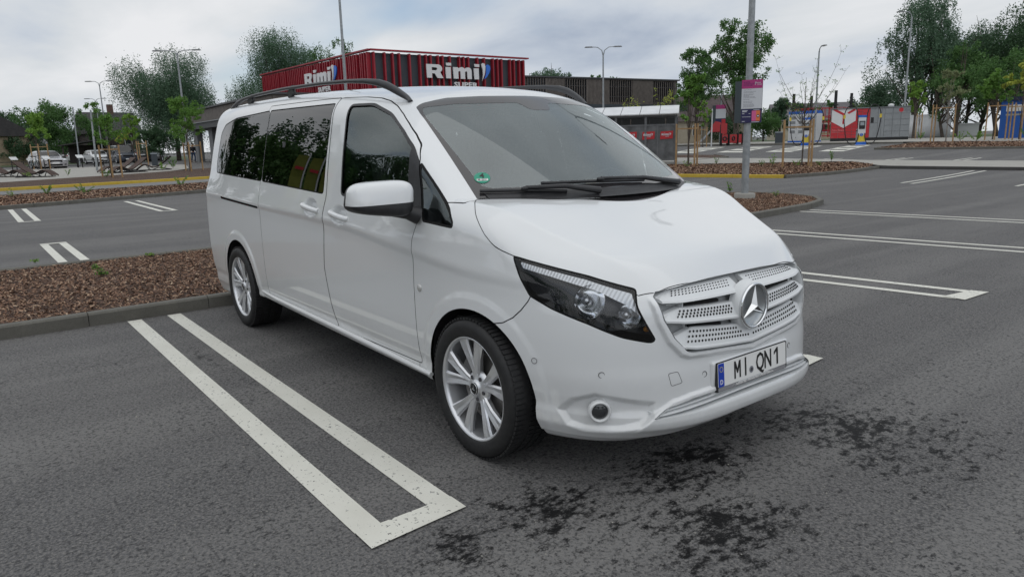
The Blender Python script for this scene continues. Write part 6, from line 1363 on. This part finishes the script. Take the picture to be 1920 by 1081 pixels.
for (x0, z0), (x1, z1) in zip(prof[:-1], prof[1:]): b.bar((x0, -.1, z0), (x1, -.1, z1), .55, .04, (0, 0, 1)); b.bar((x0, -.38, z0+.07), (x1, -.38, z1+.07), .03, .16); b.bar((x0, .18, z0+.07), (x1, .18, z1+.07), .03, .16)
b.build('chute', [mat('slide_steel', (.42, .44, .47), .3, .5)], sl_)
for xx in (0, .75, 1.3):
    for yy in (-.4, .4): MB().box((xx, yy, .9), (.09, .09, 1.8)).build('post', [CBL], sl_)
MB().box((.4, 0, 1.2), (.9, .8, .05)).build('deck', [CBL], sl_); b = MB(); b.add([(-.1, -.44, 1.2), (.75, -.44, 1.2), (.75, -.44, 2.0), (.3, -.44, 2.1), (-.1, -.44, 1.6)], [(0, 1, 2, 3, 4)]); b.box((1.03, -.44, 1.45), (.5, .05, .9)); b.box((.35, .42, 1.5), (.8, .05, .7)); b.build('side_panel', [PR_], sl_)
def pole_s(xy, h, label, m=None): tag(MB().cyl((0, 0, h/2), .05, h, 8).build('steel_post', [m or CWH], None, (*xy, hz_(*xy))), label, 'post')
pole_s((-34.14, 46.54), 3.0, 'slim white post in front of the play slide'); pole_s((-67.39, 16.68), 1.0, 'yellow bollard post at the shop entrance left of the van', YLW)
# blue kiosk at the right edge, white tunnel, small houses
kq = (-14.79, 53.28); ks = empty('blue_kiosk', (*kq, hz_(*kq)), facing(kq, -.15), 'tall blue kiosk with a white panel behind the yellow-green tree at the right edge', 'kiosk'); MB().box((0, 0, 1.25), (1.9, 1.2, 2.5)).build('kiosk_body', [mat('kiosk_blue', (.012, .09, .36), .5)], ks); MB().box((0, 0, 2.62), (2.2, 1.5, .22)).build('kiosk_roof', [mat('kiosk_roof', (.012, .02, .06), .5)], ks); bevel(MB().box((.1, -.61, 2.02), (1.5, .03, .42)).build('kiosk_sign', [LWt], ks), .05); MB().box((.1, -.60, 1.6), (1.5, .02, .12)).build('kiosk_strip', [GALV], ks)
tq = (-26.99, 69.24); b = MB(); b.lathe([(0, -1.9), (.9, -1.85), (1.25, -1.6), (1.25, 1.6), (.9, 1.85), (0, 1.9)], 20, 'x'); b.V = [(x, y, z+.95) for x, y, z in b.V if True]; tag(b.build('white_tank', [nz_mat('tank_white', (.52, .53, .54), (.62, .63, .64), 2, .5)], None, (*tq, hz_(*tq)), (0, 0, facing(tq))), 'rounded white storage tank behind the thin trees, right of the locker', 'tank')
tq = (-24.75, 72.15); b = MB(); b.box((0, 0, .7), (1.9, 1.2, 1.1)); b.box((0, 0, 1.27), (2.1, 1.4, .1)); tag(b.build('white_crate', [LWt], None, (*tq, hz_(*tq)), (0, 0, facing(tq))), 'small white container glimpsed between the trunks of the right wood', 'container')
def house(name, q, w_, d_, hw, hr, wall, roof, label, ang=0., wins=(), chimney=False):
    r0 = empty(name, (*q, hz_(*q)-.05), facing(q, ang), label, 'house'); MB().box((0, 0, hw/2), (w_, d_, hw)).build('wall', [wall], r0)
    b = MB(); o_ = .4; b.add([(-w_/2-o_, -d_/2-o_, hw-.1), (w_/2+o_, -d_/2-o_, hw-.1), (w_/2+o_, d_/2+o_, hw-.1), (-w_/2-o_, d_/2+o_, hw-.1), (-w_/2-o_, 0, hw+hr), (w_/2+o_, 0, hw+hr)], [(0, 1, 5, 4), (2, 3, 4, 5), (0, 4, 3), (1, 2, 5), (3, 2, 1, 0)]); rf = b.build('roof', [roof], r0)
    if chimney: MB().box((w_*.1, 0, hw+hr+.35), (.7, .7, 1.5)).build('chimney', [nz_mat('chimney_brick', (.10, .06, .05), (.15, .09, .07), 4, .9)], rf)
    for (x0, z0, ww, wh) in wins:
        f = MB().box((x0, -d_/2-.03, z0), (ww+.16, .06, wh+.16)).build('window', [LWt], r0); MB().box((x0, -d_/2-.07, z0), (ww, .02, wh)).build('pane', [MATS['dark_glazing']], f)
    return r0
TAN = nz_mat('tan_render', (.26, .21, .14), (.32, .26, .18), 2, .9); RFD = nz_mat('dark_roof', (.035, .033, .034), (.055, .05, .05), 3, .8); DKW = nz_mat('dark_boards', (.045, .035, .035), (.07, .055, .052), 3, .9); BEI = nz_mat('beige_render', (.42, .37, .29), (.48, .43, .34), 2, .9)
house('house', (-105.70, 0.35), 8.0, 9, 3.6, 2.9, TAN, RFD, 'tan house with dark gabled roof at the left edge of the picture', PI/2+.25, [(-2.0, 2.5, 1.1, 1.2), (2.0, 2.5, 1.1, 1.2), (0, .9, 1.6, 1.4)])
house('house', (-117.03, 15.76), 6.6, 7, 4.0, 3.0, DKW, RFD, 'dark steep-roofed house with a chimney behind the straggly young tree', .25, [(-1.5, 3.0, .8, 1.2), (1.6, 3.0, .8, 1.2)], True)
house('house', (-148.64, 14.84), 9, 8, 2.8, 2.8, nz_mat('grey_boards', (.13, .12, .12), (.18, .17, .17), 3, .9), nz_mat('grey_roof', (.12, .12, .13), (.16, .16, .17), 3, .8), 'grey-roofed low house far behind the open shed', .1)
house('house', (-56.39, 74.54), 10, 8, 2.9, 3.2, BEI, nz_mat('brown_roof', (.06, .045, .045), (.085, .065, .062), 3, .8), 'beige house with brown roof behind the play slide', .3, [(-2, 1.7, 1, 1.1)])
house('house', (-58.85, 104.84), 12, 8, 3.0, 2.6, BEI, nz_mat('slate_roof', (.10, .095, .10), (.14, .13, .135), 3, .8), 'house with slate roof behind the climbing frame', .2, [(-2, 1.7, 1, 1.1), (1, 1.7, 1, 1.1)])
sq = (-100.27, 10.76); sh_ = empty('open_shed', (*sq, hz_(*sq)), facing(sq, -.2), 'low open shed with a sloping roof behind the white hatchback', 'shed')
for xx in (-2.4, 2.4): 
    for yy in (-1.5, 1.5): MB().box((xx, yy, 1.15), (.16, .16, 2.3)).build('post', [DKW], sh_)
MB().box((0, 0, 2.55), (5.6, 3.8, .12), Matrix.Rotation(R(-8), 3, 'Y')).build('roof', [RFD], sh_); MB().box((0, 1.5, 1.1), (4.8, .1, 2.2)).build('back_wall', [DKW], sh_)
# ================================================================= PARKED CARS (same way as the van, coarser)
def make_car(L=4.6, Wd=1.84, Hh=1.48, hood=.95, x_cowl=.62, x_roof0=-.05, x_roof1=-1.6, x_tail=-2.05, ztail=1.0, paint=None, rear_glass=True, wr=.33):
    hl = L/2; fx = hl; rx = -hl; wbh = L*.295
    cRf = curve([rx, x_tail, x_roof1, (x_roof0+x_roof1)/2, x_roof0, x_cowl, hl-.25, hl], [ztail-.05, ztail+.06 if x_tail < x_roof1 else ztail, Hh-.05, Hh, Hh-.03, hood+.06, hood-.13, hood-.30])
    cw = curve([.15, .35, .6, hood, Hh*.85, Hh], [Wd/2-.09, Wd/2-.02, Wd/2, Wd/2-.03, Wd/2-.20, Wd/2-.32])
    def Fc(x, y, z):
        w = np.abs(y); side = w-cw(z); top = (z-cRf(x)+.10*w**2)*.8; fr_ = x-(fx-.25*w**3-.10*np.maximum(z-.55, 0)-.08*np.maximum(.4-z, 0)*2); re = (rx+.15*w**3+.06*np.maximum(z-.8, 0))-x
        f = smax(smax(smax(side, top, .09), fr_, .12), re, .10); return smax(f, .20-z, .03)
    V, Q = nets(Fc, np.arange(-hl-.15, hl+.15, .05), np.arange(-1.1, .11, .05), np.arange(.08, Hh+.15, .05)); V, Nn = project(Fc, V); T = np.concatenate([Q[:, [0, 1, 2]], Q[:, [0, 2, 3]]]); M, _ = clip((V, Nn, T), V[:, 1]); 
    for cx in (-wbh, wbh): _, M = clip(M, np.maximum(np.hypot(M[0][:, 0]-cx, M[0][:, 2]-wr)-(wr+.045), .5-np.abs(M[0][:, 1])))
    X_ = lambda m: m[0][:, 0]; Z_ = lambda m: m[0][:, 2]
    zb_ = hood+.03; SG = rnd([(x_cowl-.22, zb_), (x_roof0-.02, Hh-.13), (x_roof1+.1, Hh-.14), (x_roof1-.35 if x_tail < x_roof1-.2 else x_roof1-.05, zb_+.12), (x_roof1-.3, zb_+.01)], .05)
    sg_, M = clip(M, np.maximum(psd(X_(M), Z_(M), SG), .3-np.abs(M[1][:, 1])))
    ws_, M = clip(M, np.maximum(np.maximum(zb_+.02-Z_(M), Z_(M)-Hh+.09), np.maximum(np.maximum(x_roof0-.02-X_(M), np.abs(M[0][:, 1])-Wd/2+.17+.22*(Z_(M)-hood)), .15-M[1][:, 0])))
    rg_, M = clip(M, np.maximum(np.maximum(ztail+.02-Z_(M), Z_(M)-Hh+.10), np.maximum(X_(M)-x_roof1-.05, np.maximum(np.abs(M[0][:, 1])-Wd/2+.22+.2*(Z_(M)-hood), .10+M[1][:, 0]))))
    root = bpy.data.objects.new('parked_car', None); COL.objects.link(root)
    surf('body', both(M), [paint], root)
    for nm, m_ in (('side_window', sg_),): 
        for f_ in (lambda q: q, mirror): surf(nm, f_(m_), [CARG], root)
    surf('windscreen', both(ws_), [CARG], root)
    if len(rg_[0]): surf('rear_window', both(rg_), [CARG], root)
    for cx in (-wbh, wbh):
        for s_ in (-1, 1):
            wt = empty('wheel', (cx, s_*(Wd/2-.12), wr)); wt.parent = root; b = MB(); b.lathe([(wr*.62, -.11), (wr*.95, -.11), (wr, -.08), (wr, .08), (wr*.95, .11), (wr*.62, .11)], 22, 'y'); b.build('tyre', [RUBBER], wt); b = MB(); b.lathe([(wr*.64, -.10), (wr*.6, -.08), (0, -.075)], 20, 'y'); b.lathe([(0, .075), (wr*.6, .08), (wr*.64, .10)], 20, 'y')
            for k in range(5): a = 2*PI*k/5; b.bar((.03*math.cos(a), s_*.095, .03*math.sin(a)), (wr*.6*math.cos(a), s_*.10, wr*.6*math.sin(a)), .05, .02, (0, 1, 0))
            b.build('rim', [MATS['silver_alloy']], wt); MB().box((cx, s_*(Wd/2-.35), wr+.05), (.74, .5, .62)).build('wheel_housing', [GAP], root)
    for s_ in (-1, 1):
        MB().ball((fx-.13, s_*(Wd/2-.25), hood-.22), (.12, .21, .065), 12).build('headlight', [mat('car_lamp', (.72, .74, .76), .12, .5)], root); MB().ball((rx+.10, s_*(Wd/2-.20), ztail-.08), (.09, .17, .085), 12).build('tail_light', [mat('car_tail_lamp', (.33, .012, .015), .2)], root)
        MB().ball((x_cowl-.30, s_*(Wd/2+.06), hood+.10), (.07, .12, .075), 10).build('wing_mirror', [paint], root); bevel(MB().box((fx-.10, s_*(Wd/2-.36), .36), (.08, .34, .09)).build('lower_vent', [GAP], root), .02)
    bevel(MB().box((fx-.055, 0, hood-.33), (.07, .95, .20)).build('grille', [GAP], root), .03); bevel(MB().box((fx-.03, 0, .34), (.06, .9, .13)).build('lower_grille', [GAP], root), .02); MB().box((fx+.0, 0, .47), (.03, .52, .11)).build('number_plate', [PLATEW], root); MB().box((rx-.0, 0, ztail-.22), (.03, .52, .11)).build('number_plate', [PLATEW], root)
    b = MB(); b.box((0, 0, .24), (L*.85, Wd*.8, .12)); b.build('underside', [GAP], root); MB().box((0, 0, .55), (L*.5, Wd*.8, .1)).build('floor', [GAP], root)
    for xx in (x_roof0-.3, x_roof0-1.15):
        for s_ in (-1, 1): bevel(MB().box((xx, s_*.38, .95), (.14, .46, .6)).build('seat', [SEATM], root), .04)
    return root
CARG = glass_mat('car_glass', (.16, .18, .19), 1.7)
def put(root, q, ang, label, cat='car', group='cars parked in the background'):
    root.location = (q[0], q[1], hz_(*q)); root.rotation_euler = (0, 0, ang); tag(root, label, cat, group); return root
def toward(q, ext=0.): return math.atan2(CY-q[1], CX-q[0])+ext
W_P = paint_mat('car_white', (.68, .69, .70)); S_P = paint_mat('car_silver', (.36, .35, .36)); B_P = paint_mat('car_dark_blue', (.014, .022, .038), cior=1.25); D_P = paint_mat('car_charcoal', (.020, .022, .028), cior=1.25)
put(make_car(4.75, 1.85, 1.47, .93, .85, .1, -1.9, -2.25, 1.0, S_P), (-66.08, 3.32), toward((-66.08, 3.32), .22), 'silver grey estate car facing the plaza on the far left')
hat = make_car(4.3, 1.80, 1.52, .98, .80, .12, -1.75, -2.0, 1.0, W_P); put(hat, (-88.04, 9.93), toward((-88.04, 9.93), .30), 'white hatchback facing the camera between silver estate and dark people carrier')
h2 = copy_tree(hat); put(h2, (-114.99, 11.71), toward((-114.99, 11.71), 2.6), 'small distant white car half hidden left of the white hatchback'); h3 = copy_tree(hat); put(h3, (-114.69, 18.80), toward((-114.69, 18.80), 2.9), 'distant white car between dark people carrier and dark hatchback')
put(make_car(4.7, 1.95, 1.93, 1.12, 1.25, .75, -2.0, -2.28, 1.15, B_P, wr=.36), (-84.11, 11.69), toward((-84.11, 11.69), .25), 'dark blue people carrier facing the camera behind the double bench')
put(make_car(4.4, 1.82, 1.60, 1.0, .80, .15, -1.75, -2.08, 1.05, D_P), (-91.20, 15.86), toward((-91.20, 15.86), PI-.35), 'charcoal hatchback seen from behind, left of the shop entrance')
put(make_car(4.85, 1.95, 1.72, 1.10, .95, .3, -1.95, -2.3, 1.12, W_P, wr=.37), (-35.39, 31.51), toward((-35.39, 31.51), 2.30), 'white SUV parked beyond the van, visible through its windscreen')
# ================================================================= PLAZA FURNITURE
SLW = nz_mat('lounger_wood', (.05, .026, .018), (.085, .045, .03), 6, .6)
def lounger(q, ang, label, wd=.7):
    r0 = empty('lounger', (*q, hz_(*q)+.05), ang, label, 'lounger', 'timber sun loungers on the plaza'); prof = [(-.98, .86), (-.55, .50), (-.15, .24), (.12, .20), (.45, .36), (.60, .38), (.78, .28), (1.05, .08)]
    b = MB(); P_ = []
    for (x0, z0), (x1, z1) in zip(prof[:-1], prof[1:]):
        n = max(1, int(math.hypot(x1-x0, z1-z0)/.075))
        for k in range(n): t = (k+.5)/n; b.box((x0+(x1-x0)*t, 0, z0+(z1-z0)*t), (.062, wd, .03), Matrix.Rotation(-math.atan2(z1-z0, x1-x0), 3, 'Y'))
    o = b.build('slats', [SLW], r0); o['kind'] = 'stuff'
    for sy in (-1, 1):
        b = MB(); b.tube([(x, sy*wd*.40, z-.04) for x, z in prof], .022, 6); b.tube([(-.95, sy*wd*.40, .02), (-.2, sy*wd*.40, .16), (.15, sy*wd*.40, .02)], .022, 6); b.tube([(.45, sy*wd*.40, .33), (.3, sy*wd*.40, .02)], .022, 6); b.tube([(-.95, sy*wd*.40, .02), (.9, sy*wd*.40, .02)], .02, 6); b.build('frame', [CBL], r0)
PA = YAW-PI/2
lounger((-47.01, -0.35), PA-.0, 'leftmost timber lounger at the edge of the picture'); lounger((-44.84, 0.80), PA+.05, 'second timber lounger from the left, in front of the bicycle'); 
lounger((-46.08, 5.05), PA+PI+.85, 'left half of the twin loungers behind the nearest staked tree', .8); lounger((-45.12, 5.46), PA+PI+.85, 'right half of the twin loungers behind the nearest staked tree', .8); lounger((-46.94, 7.27), PA+PI+.35, 'single timber lounger right of the twin ones')
for k, (q, lb) in enumerate((((-65.28, 1.01), 'slim information stand left of the silver estate'), ((-61.93, 2.85), 'slim information stand in front of the silver estate'), ((-63.33, 5.22), 'slim information stand between silver estate and white hatchback'), ((-63.72, 6.38), 'slim information stand in front of the white hatchback'))):
    r0 = empty('information_stand', (*q, hz_(*q)), facing(q, .5), lb, 'sign', 'slanted information stands on the plaza')
    for sx in (-1, 1): MB().box((sx*.16, 0, .42), (.05, .06, .84)).build('leg', [CBL], r0)
    MB().box((0, -.04, .92), (.52, .36, .03), Matrix.Rotation(R(40), 3, 'X')).build('panel', [LWt], r0)
bq = (-61.28, 2.03); bk = empty('bicycle', (*bq, hz_(*bq)+.05), facing(bq, 1.15), 'dark bicycle parked in front of the silver estate car', 'bicycle')
for xx in (-.52, .52): b = MB(); b.lathe([(.33+.022*math.cos(t), .022*math.sin(t)) for t in [2*PI*j/6 for j in range(7)]], 24, 'y', (xx, 0, .35)); [b.tube([(xx, 0, .35), (xx+.32*math.cos(a), 0, .35+.32*math.sin(a))], .004, 3, caps=False) for a in [2*PI*j/12 for j in range(12)]]; b.build('wheel', [RUBBER], bk)
b = MB(); [b.tube(q, .02, 6) for q in ([(-.52, 0, .35), (-.1, 0, .33), (.35, 0, .80), (-.22, 0, .80), (-.1, 0, .33)], [(-.52, 0, .35), (-.22, 0, .80), (-.26, 0, .95)], [(.52, 0, .35), (.35, 0, .80), (.31, 0, .98)])]; b.build('bicycle_frame', [mat('bike_teal', (.02, .07, .08), .4)], bk); MB().tube([(.36, -.28, 1.03), (.31, 0, .98), (.36, .28, 1.03)], .016, 6).build('handlebar', [CBL], bk); MB().ball((-.28, 0, .97), (.14, .07, .04), 8).build('saddle', [CBL], bk); MB().box((-.60, 0, .80), (.36, .26, .14)).build('carrier_box', [LWt], bk)
a, c = np.array((-71.22, -1.69)), np.array((-65.67, 7.19)); rl = empty('low_railing', (*a, hz_(*a)), math.atan2((c-a)[1], (c-a)[0]), 'low dark steel railing between the plaza and the parked cars', 'railing'); Lr = float(np.hypot(*(c-a)))
for zz in (.22, .62): MB().box((Lr/2, 0, zz), (Lr, .04, .05)).build('rail', [CBL], rl)
for k in range(6): MB().box((Lr*k/5, 0, .33), (.05, .05, .66)).build('post', [CBL], rl)
# ---- person by the shop entrance
pq = (-69.72, 15.33); pr = empty('person', (*pq, hz_(*pq)), facing(pq, .5), 'person in dark jacket and blue jeans walking at the shop entrance', 'person')
def skin(name, verts, edges, rad, m, parent, sub=1):
    me = bpy.data.meshes.new(name); me.from_pydata(verts, edges, []); o = bpy.data.objects.new(name, me); link(o, parent); md = o.modifiers.new('s', 'SKIN')
    for i, v in enumerate(me.skin_vertices[0].data): v.radius = rad[i] if isinstance(rad[i], tuple) else (rad[i], rad[i]); v.use_root = (i == 0)
    o.modifiers.new('sub', 'SUBSURF').levels = sub; dg = bpy.context.evaluated_depsgraph_get(); dg.update(); m2 = bpy.data.meshes.new_from_object(o.evaluated_get(dg)); o.modifiers.clear(); o.data = m2; m2.materials.clear(); m2.materials.append(m); m2.name = name; m2.polygons.foreach_set('use_smooth', [True]*len(m2.polygons)); return o
JK = mat('jacket_dark', (.02, .022, .03), .9); JN = mat('jeans_blue', (.035, .06, .12), .9); SK = mat('skin', (.42, .26, .19), .6); HR = mat('hair_brown', (.04, .025, .015), .8); SHO = mat('shoe', (.02, .02, .02), .6)
body = skin('body', [(0, 0, .95), (0, 0, 1.15), (0, 0, 1.38), (0, 0, 1.50), (0, -.02, 1.58), (0, -.03, 1.68), (.19, 0, 1.42), (.24, .02, 1.15), (.22, -.12, .92), (-.19, 0, 1.42), (-.24, .02, 1.15), (-.22, .10, .92), (.10, 0, .88), (.10, -.10, .50), (.10, -.02, .08), (.10, -.14, .04), (-.10, 0, .88), (-.10, .08, .50), (-.10, .26, .12), (-.10, .18, .05), (.215, -.16, .84), (-.215, .12, .83)],
            [(0, 1), (1, 2), (2, 3), (3, 4), (4, 5), (2, 6), (6, 7), (7, 8), (2, 9), (9, 10), (10, 11), (0, 12), (12, 13), (13, 14), (14, 15), (0, 16), (16, 17), (17, 18), (18, 19), (8, 20), (11, 21)],
            [(.16, .11), (.15, .10), (.17, .11), .06, .055, (.085, .10), .065, .048, .033, .065, .048, .033, .085, .06, .042, .04, .085, .06, .042, .04, .03, .03], SK, pr)
skin('jacket', [(0, 0, .90), (0, 0, 1.15), (0, 0, 1.40), (0, 0, 1.50), (.20, 0, 1.42), (.25, .02, 1.15), (.23, -.11, .94), (-.20, 0, 1.42), (-.25, .02, 1.15), (-.23, .09, .94)], [(0, 1), (1, 2), (2, 3), (2, 4), (4, 5), (5, 6), (2, 7), (7, 8), (8, 9)], [(.185, .13), (.175, .12), (.19, .13), .085, .08, .062, .048, .08, .062, .048], JK, pr)
skin('trousers', [(0, 0, .93), (.10, 0, .86), (.10, -.10, .50), (.10, -.03, .10), (-.10, 0, .86), (-.10, .08, .50), (-.10, .26, .14)], [(0, 1), (1, 2), (2, 3), (0, 4), (4, 5), (5, 6)], [(.17, .12), .10, .075, .058, .10, .075, .058], JN, pr)
MB().ball((0, -.005, 1.715), (.095, .11, .09), 12).build('hair', [HR], pr); MB().ball((.10, -.10, .05), (.05, .13, .05), 10).ball((-.10, .22, .07), (.05, .13, .05), 10).build('shoes', [SHO], pr)
# flags mirrored in the sliding door window
FY = nz_mat('flag_yellow', (.17, .19, .03), (.22, .24, .045), 2, .8)
for k, (x, y, lb) in enumerate(((-17.25, -6.25, 'left of the three yellow-green feather flags'), (-17.1, -6.65, 'middle of the three yellow-green feather flags'), (-16.95, -7.05, 'right of the three yellow-green feather flags'))):
    r0 = empty('feather_flag', (x, y, 0), math.atan2(-.95-y, -2.2-x)+PI/2, lb+', mirrored in the van window', 'flag', 'feather flags'); MB().tube([(-.5, 0, 0), (-.5, 0, 2.2), (-.42, 0, 3.9)], .025, 6).build('flag_pole', [CWH], r0)
    b = MB(); V = []; n = 10
    for i in range(n+1):
        z_ = .9+2.9*i/n; V += [(-.48+.05*i/n, .03*math.sin(i), z_), (-.12+.1*math.sin(i*.9)*.2, .05*math.sin(i+1), z_-.06)]
    b.add(V, [(2*i, 2*i+1, 2*i+3, 2*i+2) for i in range(n)]); b.build('cloth', [FY], r0)
    sp = [(-.29+(.015+.011*t)*math.cos(t*.9), -.06, 2.2+(.015+.011*t)*math.sin(t*.9)) for t in np.linspace(0, 11, 40)]; MB().tube(sp, .022, 5).build('printed_swirl', [CBL], r0); MB().box((-.29, -.07, 3.2), (.24, .01, .12)).build('printed_mark', [RED], r0)
